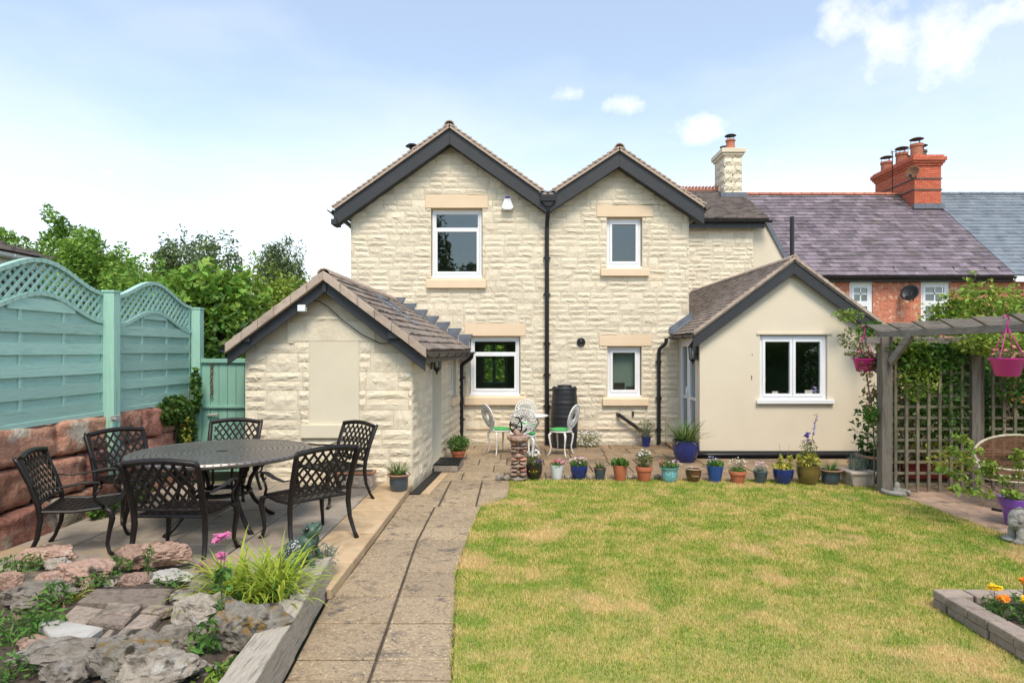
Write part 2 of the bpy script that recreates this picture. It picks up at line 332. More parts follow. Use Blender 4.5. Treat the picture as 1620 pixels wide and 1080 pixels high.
class MB:
    def __init__(s): s.v = []; s.f = []; s.p = []
    def add(s, vs, fs, pv=.5):
        o = len(s.v); s.v += [tuple(v) for v in vs]
        for f in fs: s.f.append(tuple(i + o for i in f)); s.p.append(pv)
        return s
    def box(s, c, d, rz=0.0, pv=.5):
        """centre, full sizes"""
        cs, sn = math.cos(rz), math.sin(rz)
        return s.obox(Vector(c) - Vector((cs * d[0] / 2 - sn * d[1] / 2, sn * d[0] / 2 + cs * d[1] / 2, d[2] / 2)),
                      Vector((cs * d[0], sn * d[0], 0)), Vector((-sn * d[1], cs * d[1], 0)), Vector((0, 0, d[2])), pv)
    def b2(s, x0, x1, y0, y1, z0, z1, pv=.5):
        return s.obox(Vector((x0, y0, z0)), Vector((x1 - x0, 0, 0)), Vector((0, y1 - y0, 0)), Vector((0, 0, z1 - z0)), pv)
    def obox(s, o, a, b, c, pv=.5):
        o = Vector(o); a = Vector(a); b = Vector(b); c = Vector(c)
        vs = [o, o + a, o + a + b, o + b, o + c, o + a + c, o + a + b + c, o + b + c]
        fs = [(0, 3, 2, 1), (4, 5, 6, 7), (0, 1, 5, 4), (1, 2, 6, 5), (2, 3, 7, 6), (3, 0, 4, 7)]
        if a.cross(b).dot(c) < 0: fs = [f[::-1] for f in fs]
        return s.add(vs, fs, pv)
    def bar(s, p, q, w, h, up=(0, 0, 1), pv=.5):
        """square bar from p to q, w across, h along up"""
        p = Vector(p); q = Vector(q); d = (q - p); u = Vector(up)
        u = (u - d * (u.dot(d) / max(d.length_squared, 1e-9)))
        if u.length < 1e-5: u = Vector((1, 0, 0)) if abs(d.x) < abs(d.z) else Vector((0, 0, 1)); u = u - d * (u.dot(d) / d.length_squared)
        u.normalize(); r = d.cross(u).normalized()
        return s.obox(p - r * w / 2 - u * h / 2, r * w, u * h, d, pv)
    def prism(s, pts, ext, pv=.5):
        """planar polygon (3D points) pushed along ext"""
        pts = [Vector(p) for p in pts]; e = Vector(ext); n = len(pts)
        nrm = Vector((0, 0, 0))
        for i in range(n): nrm += pts[i].cross(pts[(i + 1) % n])
        if nrm.dot(e) > 0: pts = pts[::-1]
        vs = pts + [p + e for p in pts]
        fs = [tuple(range(n)), tuple(range(2 * n - 1, n - 1, -1))] + [(i, i + n, (i + 1) % n + n, (i + 1) % n) for i in range(n)]
        return s.add(vs, fs, pv)
    def tube(s, path, rad, seg=8, cap=True, flat=None, pv=.5):
        path = [Vector(p) for p in path]; n = len(path)
        if not hasattr(rad, '__len__'): rad = [rad] * n
        vs = []; up = None
        for i, p in enumerate(path):
            d = (path[min(i + 1, n - 1)] - path[max(i - 1, 0)]).normalized()
            if up is None:
                up = Vector((0, 0, 1)) if abs(d.z) < .9 else Vector((0, 1, 0))
            up = (up - d * up.dot(d)).normalized(); r = d.cross(up)
            fl = flat or 1
            for k in range(seg):
                a = 2 * math.pi * k / seg
                vs.append(p + (r * math.cos(a) + up * math.sin(a) * fl) * rad[i])
        fs = []
        for i in range(n - 1):
            for k in range(seg):
                fs.append((i * seg + k, i * seg + (k + 1) % seg, (i + 1) * seg + (k + 1) % seg, (i + 1) * seg + k))
        if cap: fs += [tuple(range(seg))[::-1], tuple(range((n - 1) * seg, n * seg))]
        return s.add(vs, fs, pv)
    def lathe(s, prof, c=(0, 0, 0), seg=20, pv=.5, wob=None, caps=True):
        """prof [(r,z)...] from bottom to top"""
        c = Vector(c); vs = []; n = len(prof)
        for (r, z) in prof:
            for k in range(seg):
                a = 2 * math.pi * k / seg; rr = r * (1 + (wob(a, z) if wob else 0))
                vs.append(c + Vector((rr * math.cos(a), rr * math.sin(a), z)))
        fs = [(i * seg + k, i * seg + (k + 1) % seg, (i + 1) * seg + (k + 1) % seg, (i + 1) * seg + k) for i in range(n - 1) for k in range(seg)]
        if caps: fs += [tuple(range(seg))[::-1], tuple(range((n - 1) * seg, n * seg))]
        return s.add(vs, fs, pv)
    def torus(s, c, R_, r_, ax=(0, 0, 1), seg=28, ms=6, a0=0, a1=2 * math.pi):
        ax = Vector(ax).normalized(); t = ax.orthogonal().normalized(); b = ax.cross(t)
        full = abs(a1 - a0 - 2 * math.pi) < 1e-4
        pts = [Vector(c) + (t * math.cos(a) + b * math.sin(a)) * R_ for a in np.linspace(a0, a1, seg + 1)]
        return s.tube(pts, r_, ms, cap=not full)
    def mesh(s, name, off=Vector((0, 0, 0))):
        me = bpy.data.meshes.new(name)
        me.from_pydata([(x - off.x, y - off.y, z - off.z) for x, y, z in s.v], [], s.f)
        a = me.attributes.new('pv', 'FLOAT', 'FACE'); a.data.foreach_set('value', s.p)
        return me
    def build(s, name, mt, parent=None, smooth=False, bevel=0, auto=None):
        off = wloc(parent) if parent is not None else Vector((0, 0, 0))
        if parent is None and s.v:
            A = np.array(s.v); off = Vector(((A[:, 0].min() + A[:, 0].max()) / 2, (A[:, 1].min() + A[:, 1].max()) / 2, A[:, 2].min()))
        o = link(name, s.mesh(name, off), mt, parent, smooth or auto)
        if parent is None: o.location = off
        if auto: o.data.set_sharp_from_angle(angle=R(auto))
        if bevel:
            md = o.modifiers.new('bevel', 'BEVEL'); md.width = bevel; md.segments = 2; md.limit_method = 'ANGLE'; md.angle_limit = R(40)
        return o

# --- unit pieces (shared meshes), axes: x along, y outwards, z up, each in 0..1
def unit_rock(k, nx=7, nz=4, rough=.42):
    r = random.Random(k * 13 + 5)
    vs = []; tilt = r.uniform(-.3, .3); lip = r.uniform(.25, .8)
    for j in range(nz + 1):
        for i in range(nx + 1):
            u, v = i / nx, j / nz
            e = min(min(u, 1 - u) * 5.0, min(v, 1 - v) * 3.4, 1)
            d = (.42 + rough * r.uniform(-.75, .75) + tilt * (u - .5) + (lip - .5) * .9 * math.sin(v * 3.1) + (.28 if .3 < v < .6 else -.05))
            x = u + (r.uniform(-.4, .4) / nx if 0 < i < nx else 0); z = v + (r.uniform(-.3, .3) / nz if 0 < j < nz else 0)
            vs.append((x, max(0.0, d) * e if e > 0 else 0.0, z))
    w = nx + 1
    fs = [(j * w + i, (j + 1) * w + i, (j + 1) * w + i + 1, j * w + i + 1) for j in range(nz) for i in range(nx)]
    per = [i for i in range(w)] + [j * w + nx for j in range(1, nz + 1)] + [nz * w + i for i in range(nx - 1, -1, -1)] + [j * w for j in range(nz - 1, 0, -1)]
    n0 = len(vs)
    vs += [(vs[p][0], -1.0, vs[p][2]) for p in per]
    n = len(per)
    fs += [(per[i], per[(i + 1) % n], n0 + (i + 1) % n, n0 + i) for i in range(n)]
    fs = [tuple(f) for f in fs]
    return vs, fs
def unit_box(k, bev=.0):
    vs = [(0, 0, 0), (1, 0, 0), (1, 1, 0), (0, 1, 0), (0, 0, 1), (1, 0, 1), (1, 1, 1), (0, 1, 1)]
    return vs, [(0, 3, 2, 1), (4, 5, 6, 7), (0, 1, 5, 4), (1, 2, 6, 5), (2, 3, 7, 6), (3, 0, 4, 7)]
def unit_slate(k):
    r = random.Random(k); a, b = r.uniform(-.02, .02), r.uniform(-.03, .03)
    vs = [(0, 0, 0), (1, 0, 0), (1, 1 + a, 0), (0, 1 + b, 0), (0, 0, 1), (1, 0, 1), (1, 1 + a, 1 + r.uniform(-.2, .5)), (0, 1 + b, 1 + r.uniform(-.2, .5))]
    return vs, [(0, 3, 2, 1), (4, 5, 6, 7), (0, 1, 5, 4), (1, 2, 6, 5), (2, 3, 7, 6), (3, 0, 4, 7)]
_units = {}
def pieces(parent, name, items, unit, mt, limit=300, variants=24, key=None, rest='rest'):
    """items: (origin, ax, ay, az) with orthogonal axes as full sizes. The largest become objects, the rest one 'stuff' mesh."""
    key = key or (name + (mt if isinstance(mt, str) else mt.name))
    if key not in _units:
        L = []
        for k in range(variants):
            vs, fs = unit(k)
            me = bpy.data.meshes.new(name); me.from_pydata(vs, [], fs)
            a = me.attributes.new('pv', 'FLOAT', 'FACE'); pvv = random.random(); a.data.foreach_set('value', [pvv] * len(fs))
            me.materials.append(MT[mt] if isinstance(mt, str) else mt)
            L.append((me, vs, fs))
        _units[key] = L
    L = _units[key]; off = wloc(parent)
    big = sorted(range(len(items)), key=lambda i: -(items[i][1].length * max(items[i][2].length, items[i][3].length)))
    keep = set(big[:limit]); mb = MB()
    for i, (o, a, b, c) in enumerate(items):
        me, vs, fs = L[random.randrange(len(L))]
        flip = a.cross(b).dot(c) < 0
        if i in keep:
            ob = bpy.data.objects.new(name, me); COL.objects.link(ob); ob.parent = parent
            Mx = Matrix.Identity(4)
            for r_ in range(3):
                Mx[r_][0], Mx[r_][1], Mx[r_][2], Mx[r_][3] = a[r_], b[r_], c[r_], o[r_] - off[r_]
            ob.matrix_basis = Mx
        else:
            mb.add([o + a * v[0] + b * v[1] + c * v[2] for v in vs], [f[::-1] for f in fs] if flip else fs, random.random())
    if mb.v:
        r_ = mb.build(rest, mt, parent); r_['kind'] = 'stuff'

def rect_minus(rects, hole):
    out = []
    hx0, hx1, hz0, hz1 = hole
    for (a, b, c, d) in rects:
        if hx1 <= a or hx0 >= b or hz1 <= c or hz0 >= d: out.append((a, b, c, d)); continue
        if hx0 > a: out.append((a, hx0, c, d))
        if hx1 < b: out.append((hx1, b, c, d))
        m0, m1 = max(a, hx0), min(b, hx1)
        if hz0 > c: out.append((m0, m1, c, hz0))
        if hz1 < d: out.append((m0, m1, hz1, d))
    return out
def masonry(u0, u1, z0, z1, holes, top=None, course=.226, seed=1, wmin=.2, wmax=.46):
    r = random.Random(seed); out = []; z = z0
    while z < z1 - .03:
        h = min(course * r.uniform(.96, 1.04), z1 - z); u = u0 - r.uniform(0, .2)
        while u < u1:
            if r.random() < .34: w = r.uniform(wmin, wmax * .8); segs = [(z, z + h)]
            else: w = r.uniform(wmin * 1.2, wmax); m = z + h * r.uniform(.42, .58); segs = [(z, m), (m, z + h)]
            for (a, b) in segs:
                rs = [(max(u, u0), min(u + w, u1), a, b)]
                for hole in holes: rs = rect_minus(rs, hole)
                for (p, q, c, d) in rs:
                    if q - p < .035 or d - c < .03: continue
                    if top and d > min(top(p), top(q)): continue
                    out.append((p, q, c, d))
            u += w
        z += h
    return out
def wall_cells(mb, O, U, N, u0, u1, z0, z1, holes, th):
    """solid wall of thickness th behind the plane (O,U), with openings"""
    us = sorted({u0, u1, *[h[0] for h in holes], *[h[1] for h in holes]}); zs = sorted({z0, z1, *[h[2] for h in holes], *[h[3] for h in holes]})
    us = [u for u in us if u0 <= u <= u1]; zs = [z for z in zs if z0 <= z <= z1]
    for i in range(len(us) - 1):
        for j in range(len(zs) - 1):
            cu, cz = (us[i] + us[i + 1]) / 2, (zs[j] + zs[j + 1]) / 2
            if any(h[0] < cu < h[1] and h[2] < cz < h[3] for h in holes): continue
            mb.obox(O + U * us[i] + Vector((0, 0, zs[j])) - N * th, U * (us[i + 1] - us[i]), N * th, Vector((0, 0, zs[j + 1] - zs[j])))
def stone_items(rects, O, U, N, gap=.007, proud=.030):
    its = []
    for (p, q, c, d) in rects:
        g = gap / 2
        its.append((O + U * (p + g) + Vector((0, 0, c + g)) + N * .004, U * (q - p - gap), N * proud * random.uniform(.75, 1.2), Vector((0, 0, d - c - gap))))
    return its
def slab_poly(name, pts, z, th, mt, parent, ch=.006):
    """paving slab: polygon with a small chamfer"""
    cx = sum(p[0] for p in pts) / len(pts); cy = sum(p[1] for p in pts) / len(pts)
    n = len(pts); vs = []
    dz = random.uniform(-.003, .003)
    rr = [max(math.hypot(p[0] - cx, p[1] - cy), .01) for p in pts]
    for k, zz in ((0, z - th), (0, z - ch), (1, z)):
        for p, r_ in zip(pts, rr):
            s_ = 1 - (ch * 1.4 / r_ if k else 0)
            vs.append((cx + (p[0] - cx) * s_, cy + (p[1] - cy) * s_, zz + dz))
    area = sum(pts[i][0] * pts[(i + 1) % n][1] - pts[(i + 1) % n][0] * pts[i][1] for i in range(n))
    fs = [(k * n + i, k * n + (i + 1) % n, (k + 1) * n + (i + 1) % n, (k + 1) * n + i) for k in (0, 1) for i in range(n)] + [tuple(range(2 * n, 3 * n))]
    if area < 0: fs = [f[::-1] for f in fs]
    return MB().add(vs, fs, random.random()).build(name, mt, parent)

# --- plants
def leaf_mesh(name, C, L, Wd, N=None, up=.3, fold=.25, rs=None, droop=None):
    """many folded diamond leaves; C (n,3) centres"""
    rs = rs or rng
    C = np.asarray(C); n = len(C)
    L = np.broadcast_to(np.asarray(L, dtype=float), (n,)) * rs.uniform(.42, 1.4, n); Wd = np.broadcast_to(np.asarray(Wd, dtype=float), (n,)) * rs.uniform(.7, 1.2, n)
    nr = rs.normal(size=(n, 3)); nr[:, 2] = np.abs(nr[:, 2]) + up
    if N is not None: nr = nr * .7 + N
    nr /= np.linalg.norm(nr, axis=1)[:, None] + 1e-9
    a = rs.normal(size=(n, 3)); 
    if droop is not None: a[:, 2] -= droop
    a -= nr * (a * nr).sum(1)[:, None]; a /= np.linalg.norm(a, axis=1)[:, None] + 1e-9
    b = np.cross(nr, a)
    l_ = (L / 2)[:, None]; w_ = (Wd / 2)[:, None]
    p0 = C - a * l_; p2 = C + a * l_ - nr * l_ * .25; p1 = C + b * w_ + nr * w_ * fold; p3 = C - b * w_ + nr * w_ * fold
    V = np.stack([p0, p1, p2, p3], 1).reshape(-1, 3)
    I = np.arange(n)[:, None] * 4
    Fc = np.concatenate([np.concatenate([I, I + 1, I + 2], 1), np.concatenate([I, I + 2, I + 3], 1)], 0)
    pv = rs.random(n); return np_mesh(name, V, Fc, np.concatenate([pv, pv]))
def ell_pts(n, c, r, shell=.55, rs=None):
    rs = rs or rng
    d = rs.normal(size=(n, 3)); d /= np.linalg.norm(d, axis=1)[:, None]
    t = (shell ** 3 + (1 - shell ** 3) * rs.random(n)) ** (1 / 3)
    return np.asarray(c) + d * t[:, None] * np.asarray(r)
def leaves(name, mt, parent, C, L, Wd, **k):
    off = wloc(parent) if parent is not None else Vector((0, 0, 0))
    me = leaf_mesh(name, np.asarray(C) - np.array(off), L, Wd, **k)
    return link(name, me, mt, parent)
def blade_mb(mb, base, direction, length, width, droop=.6, seg=5, lean=.3):
    """one arching strap leaf"""
    d = Vector((math.cos(direction), math.sin(direction), 0)); s = d.cross(Vector((0, 0, 1)))
    p = Vector(base); ang = R(90) - lean; vs = []; st = length / seg
    for i in range(seg + 1):
        t = i / seg; w = width * (1 - t ** 2.2) * (.75 + .5 * t * (1 - t)) + .0008
        vs += [p - s * w / 2, p + s * w / 2]
        p = p + (d * math.cos(ang) + Vector((0, 0, math.sin(ang)))) * st; ang -= droop * (.5 + t) * 1.4 / seg * 2
    mb.add(vs, [(2 * i, 2 * i + 1, 2 * i + 3, 2 * i + 2) for i in range(seg)], random.random())
def tuft(name, mt, parent, c, n, length, width, spread=.05, droop=.5, lean=(.05, .6), seg=5):
    mb = MB()
    for i in range(n):
        a = random.uniform(0, 6.283); rr = spread * math.sqrt(random.random())
        blade_mb(mb, (c[0] + rr * math.cos(a), c[1] + rr * math.sin(a), c[2]), a + random.uniform(-.6, .6), length * random.uniform(.55, 1.1), width * random.uniform(.7, 1.2), droop * random.uniform(.5, 1.3), seg, random.uniform(*lean))
    return mb.build(name, mt, parent)
def flowers(name, mt, parent, P, r, petals=5, up=1.0):
    """small open flowers at points P"""
    mb = MB()
    for p in P:
        nrm = Vector((random.gauss(0, .45), random.gauss(0, .45) - .35, up)).normalized(); t = nrm.orthogonal().normalized(); b = nrm.cross(t); a0 = random.random() * 6
        pvv = random.random(); p = Vector(p); rr = r * random.uniform(.75, 1.2)
        for k in range(petals):
            a = a0 + 6.283 * k / petals; e = 6.283 / petals * .46
            q = lambda an, ra, h: p + (t * math.cos(an) + b * math.sin(an)) * ra + nrm * h
            mb.add([p, q(a - e, rr * .7, rr * .2), q(a, rr, rr * .12), q(a + e, rr * .7, rr * .2)], [(0, 1, 2, 3)], pvv)
    o = mb.build(name, mt, parent); o['kind'] = 'stuff'; return o
def stems(name, mt, parent, segs, r=.003):
    mb = MB()
    for (p, q) in segs:
        p = Vector(p); q = Vector(q); m_ = (p + q) / 2 + Vector((random.uniform(-.02, .02), random.uniform(-.02, .02), 0)) * (q - p).length * 2
        mb.tube([p, m_, q], [r, r * .8, r * .5], 4)
    return mb.build(name, mt, parent)

# --- rocks
def rock_mesh(seed, sx, sy, sz, jag=.22, sub=2, flat=0.0):
    r = random.Random(seed); ofs = Vector((seed * 1.7, seed * .9, seed * .3)); bm = bmesh.new(); bmesh.ops.create_icosphere(bm, subdivisions=sub, radius=1)
    planes = []
    for k in range(9):
        d = Vector((r.gauss(0, 1), r.gauss(0, 1), r.gauss(0, .8))).normalized(); planes.append((d, r.uniform(.62, .92)))
    if flat: planes.append((Vector((0, 0, 1)), flat))
    for v in bm.verts:
        for d, t in planes:
            e = v.co.dot(d) - t
            if e > 0: v.co -= d * e * .92
        q_ = v.co.normalized() if sub > 2 else v.co
        v.co *= 1 + jag * (.55 * mnoise.noise(v.co * 2.1 + ofs) + .38 * mnoise.noise(v.co * 5.5 + ofs) + (.2 * mnoise.noise(v.co * 12 + ofs) if sub > 2 else 0))
    for v in bm.verts: v.co = Vector((v.co.x * sx, v.co.y * sy, v.co.z * sz))
    me = bpy.data.meshes.new('rock'); bm.to_mesh(me); bm.free()
    a = me.attributes.new('pv', 'FLOAT', 'FACE'); a.data.foreach_set('value', [r.random()] * len(me.polygons))
    return me
def block_mesh(seed):
    """squared boulder in -.5 .. .5 with worn arrises and a rough face"""
    r = random.Random(seed); ofs = Vector((seed * 1.3, seed * .7, seed * .4)); bm = bmesh.new(); bmesh.ops.create_cube(bm, size=1.0)
    bmesh.ops.subdivide_edges(bm, edges=bm.edges[:], cuts=9, use_grid_fill=True)
    for v in bm.verts:
        c = v.co.copy(); n4 = (abs(c.x * 2) ** 9 + abs(c.y * 2) ** 9 + abs(c.z * 2) ** 9) ** (1 / 9); q = c / max(n4, 1e-6) * (1.0 if n4 > .999 else n4)
        v.co = q * (1 + .10 * mnoise.noise(c * 2.2 + ofs) + .07 * mnoise.noise(c * 5 + ofs) + .04 * mnoise.noise(c * 11 + ofs))
    me = bpy.data.meshes.new('sandstone_block'); bm.to_mesh(me); bm.free(); pvv = r.random()
    a = me.attributes.new('pv', 'FLOAT', 'FACE'); a.data.foreach_set('value', [pvv] * len(me.polygons)); return me
def copy_tree(o, parent=None):
    c = o.copy(); COL.objects.link(c); c.parent = parent
    for ch in o.children: 
        if ch.name in COL.objects: copy_tree(ch, c)
    return c

# ================================================================== the ground and paving
V3 = Vector
X_, Y_, Z_ = V3((1, 0, 0)), V3((0, 1, 0)), V3((0, 0, 1))
g_ = MB(); g_.add([(-400, -300, -.06), (400, -300, -.06), (400, 500, -.06), (-400, 500, -.06)], [(0, 1, 2, 3)])
struct(g_.build('ground', 'earth'))

YF = 12.245; KF = F / YF                       # back wall of the house
hx = lambda px: (px - CX) / KF
hz = lambda py: EYE + (CY - py) / KF
YA = 8.22; KA = F / YA                         # gable wall of the annex
ax_ = lambda px: (px - CX) / KA
az_ = lambda py: EYE + (CY - py) / KA
YE = 10.84; KE = F / YE                        # gable wall of the rendered extension
ex_ = lambda px: (px - CX) / KE
ez_ = lambda py: EYE + (CY - py) / KE

# --- path edges
edgeR = [G(*p) for p in ((715, 1150), (715, 1080), (718, 1005), (722, 955), (722, 906), (731, 880), (744, 845), (757, 812), (764, 800))]
def lerp_x(pts, y):
    if y <= pts[0].y: return pts[0].x
    for a, b in zip(pts, pts[1:]):
        if a.y <= y <= b.y: return a.x + (b.x - a.x) * (y - a.y) / (b.y - a.y)
    return pts[-1].x
pathR = lambda y: lerp_x(edgeR, y)
def pathL(y): return -1.27 - .11 * (y - 3.47) / 1.24 if y < 4.71 else -1.345
pathC = lambda y: -.80 - .12 * (y - 3.44) / 2.3 if y < 6 else -.934
path = MB(); ys = np.linspace(2.6, 7.38, 26)
path.prism([(pathL(2.6) - .05, 2.6, -.05)] + [(pathR(y), y, -.05) for y in ys] + [(-1.42, 7.38, -.05)], (0, 0, .022))
path = struct(path.build('path', 'joint'))
rows = [2.66, 3.06, 3.47, 3.70, 4.20, 4.66, 5.17, 5.62, 6.07, 6.50, 6.93, 7.37]
for r0, r1 in zip(rows, rows[1:]):
    g = .010; y0, y1 = r0 + g, r1 - g
    c0, c1 = pathC(y0), pathC(y1); off = random.choice((0, 0, .0, .03))
    slab_poly('slab', [(pathL(y0) + .01, y0), (c0 - g, y0), (c1 - g, y1), (pathL(y1) + .01, y1)], 0, .04, 'slab', path)
    ym = (y0 + y1) / 2
    slab_poly('slab', [(c0 + g, y0), (pathR(y0) - .01 + random.uniform(-.008, .008), y0), (pathR(ym) - .01, ym), (pathR(y1) - .01, y1), (c1 + g, y1)], 0, .04, 'slab', path)

# --- apron of slabs along the back of the house
apron = MB()
apR = 8.90
apron.prism([(-1.42, 7.38, -.052), (-.38, 7.38, -.052), (-.30, 7.55, -.052), (-.09, 7.75, -.052), (-.055, 8.3, -.052), (-.07, apR, -.052), (5.0, apR, -.052), (6.6, apR, -.052), (6.6, YF, -.052), (-1.42, YF, -.052)], (0, 0, .026))
apron = struct(apron.build('paved_apron', 'joint'))
g = .008
yy = [7.39, 7.85, 8.30, 8.88]
for y0, y1 in zip(yy, yy[1:]):                # short run beside the annex
    rgt = lambda y: -.37 + .29 * min(1, max(0, (y - 7.38) / .42)) ** .7
    for a, b in ((-1.36, -.90), (-.89, -.46)):
        slab_poly('slab', [(a + g, y0 + g), (b - g, y0 + g), (b - g, y1 - g), (a + g, y1 - g)], 0, .04, 'slab', apron)
    slab_poly('slab', [(-.455 + g, y0 + g), (max(rgt(y0 + g), -.41), y0 + g), (max(rgt((y0 + y1) / 2), -.40), (y0 + y1) / 2), (max(rgt(y1), -.40), y1 - g), (-.455 + g, y1 - g)], 0, .04, 'slab', apron)
yy = [8.89, 9.45, 10.05, 10.62, 11.2, 11.75, YF - .03]
for j, (y0, y1) in enumerate(zip(yy, yy[1:])):
    x = -1.36 if y0 < 9.0 else -1.345 + .28 * (y0 - 8.22) / 4.02 + .03
    xs = [x]; w = .6 - (.3 if j % 2 else 0)
    while x + w < 6.5: x += w; xs.append(x); w = random.choice((.6, .6, .45))
    for a, b in zip(xs, xs[1:]):
        if a > 3.05 and y1 > YE: continue
        slab_poly('slab', [(a + g, y0 + g), (b - g, y0 + g), (b - g, y1 - g), (a + g, y1 - g)], 0, .04, 'apron' if a > -.3 else 'slab', apron)

# --- raised patio on the left, .08 above the path
PZ = .08
pat = MB().b2(-4.62, -1.365, 4.55, 8.30, -.055, PZ - .02)
pat = struct(pat.build('raised_patio', 'joint'))
colx = [-4.6, -3.92, -3.1, -2.45, -1.78]
for i, (a, b) in enumerate(zip(colx, colx[1:])):
    y = 4.5 + (.33 if i % 2 else 0) - .33
    while y < 8.2:
        h_ = random.choice((.45, .62, .85)); y1 = min(y + h_, 8.27)
        y0 = max(y, 4.56)
        if y1 - y0 > .06: slab_poly('slab', [(a + g, y0 + g), (b - g, y0 + g), (b - g, y1 - g), (a + g, y1 - g)], PZ, .05, 'patio', pat, .008)
        y = y + h_
y = 4.58
while y < 8.2:
    y1 = min(y + random.choice((.42, .5, .6)), 8.22)
    slab_poly('slab', [(-1.775, y + g), (-1.335, y + g), (-1.335, y1 - g), (-1.775, y1 - g)], PZ, .075, 'patiogold', pat, .008); y = y1

# --- paving under the pergola
pp = MB().b2(4.79, 12, 4.2, 8.88, -.05, -.012)
pp = struct(pp.build('pergola_paving', 'joint'))
for j in range(10):
    y0 = 4.25 + .46 * j; x = 4.8
    k = 0
    while x < 7.6 and y0 < 8.7:
        w = .46 if (k or j % 2) else .23
        slab_poly('slab', [(x + g, y0 + g), (x + w - g, y0 + g), (x + w - g, y0 + .46 - g), (x + g, y0 + .46 - g)], .004, .03, 'pinkslab', pp); x += w; k += 1

# --- lawn
lawn_poly = [(pathR(y) + .005, y) for y in np.linspace(2.6, 7.38, 30)] + [(-.36, 7.40), (-.30, 7.55), (-.10, 7.75), (-.05, 8.3), (-.06, 8.86), (2.2, 8.86), (4.78, 8.82), (4.79, 7.4), (4.82, 6.2), (4.785, 4.2), (4.785, 2.6)]
lw = MB().prism([(x, y, -.05) for x, y in lawn_poly], (0, 0, .046))
lawn = struct(lw.build('lawn', 'turf'))
def in_poly(P, poly):
    x, y = P[:, 0], P[:, 1]; r_ = np.zeros(len(P), bool); n = len(poly)
    for i in range(n):
        x0, y0 = poly[i]; x1, y1 = poly[(i + 1) % n]
        c = ((y0 > y) != (y1 > y)) & (x < (x1 - x0) * (y - y0) / (y1 - y0 + 1e-12) + x0)
        r_ ^= c
    return r_
def grass_field(name, n, poly, z, hmin, hmax, w):
    A = np.array(poly); lo, hi = A.min(0), A.max(0)
    P = rng.uniform(lo, hi, (n, 2))
    # more blades near the camera, where they show
    keep = rng.random(n) < np.clip((5.2 / np.maximum(P[:, 1], 1)) ** 1.3, .25, 1)
    P = P[keep]; P = P[in_poly(P, poly)]; n = len(P); P = P + rng.normal(0, .014, P.shape)
    # longer unclipped blades straggling along the border
    B_ = np.array(poly); B2 = np.roll(B_, -1, 0); sl = np.linalg.norm(B2 - B_, axis=1); ne = 9000
    ix = rng.choice(len(B_), ne, p=sl / sl.sum()); tt = rng.random(ne)[:, None]; E_ = B_[ix] * (1 - tt) + B2[ix] * tt + rng.normal(0, .016, (ne, 2))
    P = np.concatenate([P, E_]); nm = n; n = len(P)
    a = rng.uniform(0, 2 * np.pi, n); h_ = rng.uniform(hmin, hmax, n); h_[nm:] *= rng.uniform(.8, 2.0, n - nm); ln = rng.uniform(.15, 1.0, n)
    d = np.stack([np.cos(a), np.sin(a), np.zeros(n)], 1); s_ = np.stack([-np.sin(a), np.cos(a), np.zeros(n)], 1)
    ww = w * rng.uniform(.7, 1.4, n) * np.clip(P[:, 1] / 5, .8, 1.5)
    b = np.stack([P[:, 0], P[:, 1], np.full(n, z)], 1)
    tip = b + d * (h_ * ln)[:, None] + np.array([0, 0, 1]) * (h_ * np.sqrt(np.maximum(0.05, 1 - ln ** 2 * .8)))[:, None]
    V = np.stack([b - s_ * ww[:, None] / 2, b + s_ * ww[:, None] / 2, tip], 1).reshape(-1, 3)
    return np_mesh(name, V, np.arange(3 * n).reshape(-1, 3), rng.random(n))
gr = link('lawn_grass', grass_field('lawn_grass', 700000, lawn_poly, -.006, .012, .036, .0040), 'grass')
gr['kind'] = 'stuff'; tag(gr, 'short patchy green and straw coloured lawn grass', 'grass'); gr['kind'] = 'stuff'

# ================================================================== windows and doors
def frame_boxes(mb, O, U, N, u0, u1, z0, z1, w, d0, d1):
    """rectangular frame; d0..d1 = how far out along N"""
    for (a, b, c, d) in ((u0, u1, z0, z0 + w), (u0, u1, z1 - w, z1), (u0, u0 + w, z0 + w, z1 - w), (u1 - w, u1, z0 + w, z1 - w)):
        mb.obox(O + U * a + Z_ * c + N * d0, U * (b - a), N * (d1 - d0), Z_ * (d - c))
def window(parent, O, U, N, u0, u1, z0, z1, lights, rec=.085, fw=.05, sw=.05, name='window', handle=False, glass='glass'):
    """lights: list of (fu0, fu1, fz0, fz1, opening) as fractions of the opening"""
    mb = MB(); frame_boxes(mb, O, U, N, u0, u1, z0, z1, fw, -rec - .06, -rec)
    root = mb.build(name, 'upvc', parent, bevel=.004)
    iu0, iu1, iz0, iz1 = u0 + fw, u1 - fw, z0 + fw, z1 - fw
    for (a, b, c, d, op) in lights:
        p0, p1 = iu0 + (iu1 - iu0) * a, iu0 + (iu1 - iu0) * b; q0, q1 = iz0 + (iz1 - iz0) * c, iz0 + (iz1 - iz0) * d
        m2 = MB(); s_ = sw if op else sw * .55
        frame_boxes(m2, O, U, N, p0 + .002, p1 - .002, q0 + .002, q1 - .002, s_, -rec - .05, -rec + (.012 if op else -.006))
        m2.build('sash', 'upvc', root, bevel=.005)
        m3 = MB(); m3.obox(O + U * (p0 + s_ - .004) + Z_ * (q0 + s_ - .004) + N * (-rec - .026), U * (p1 - p0 - 2 * s_ + .008), N * .004, Z_ * (q1 - q0 - 2 * s_ + .008))
        m3.build('pane', glass, root)
    return root
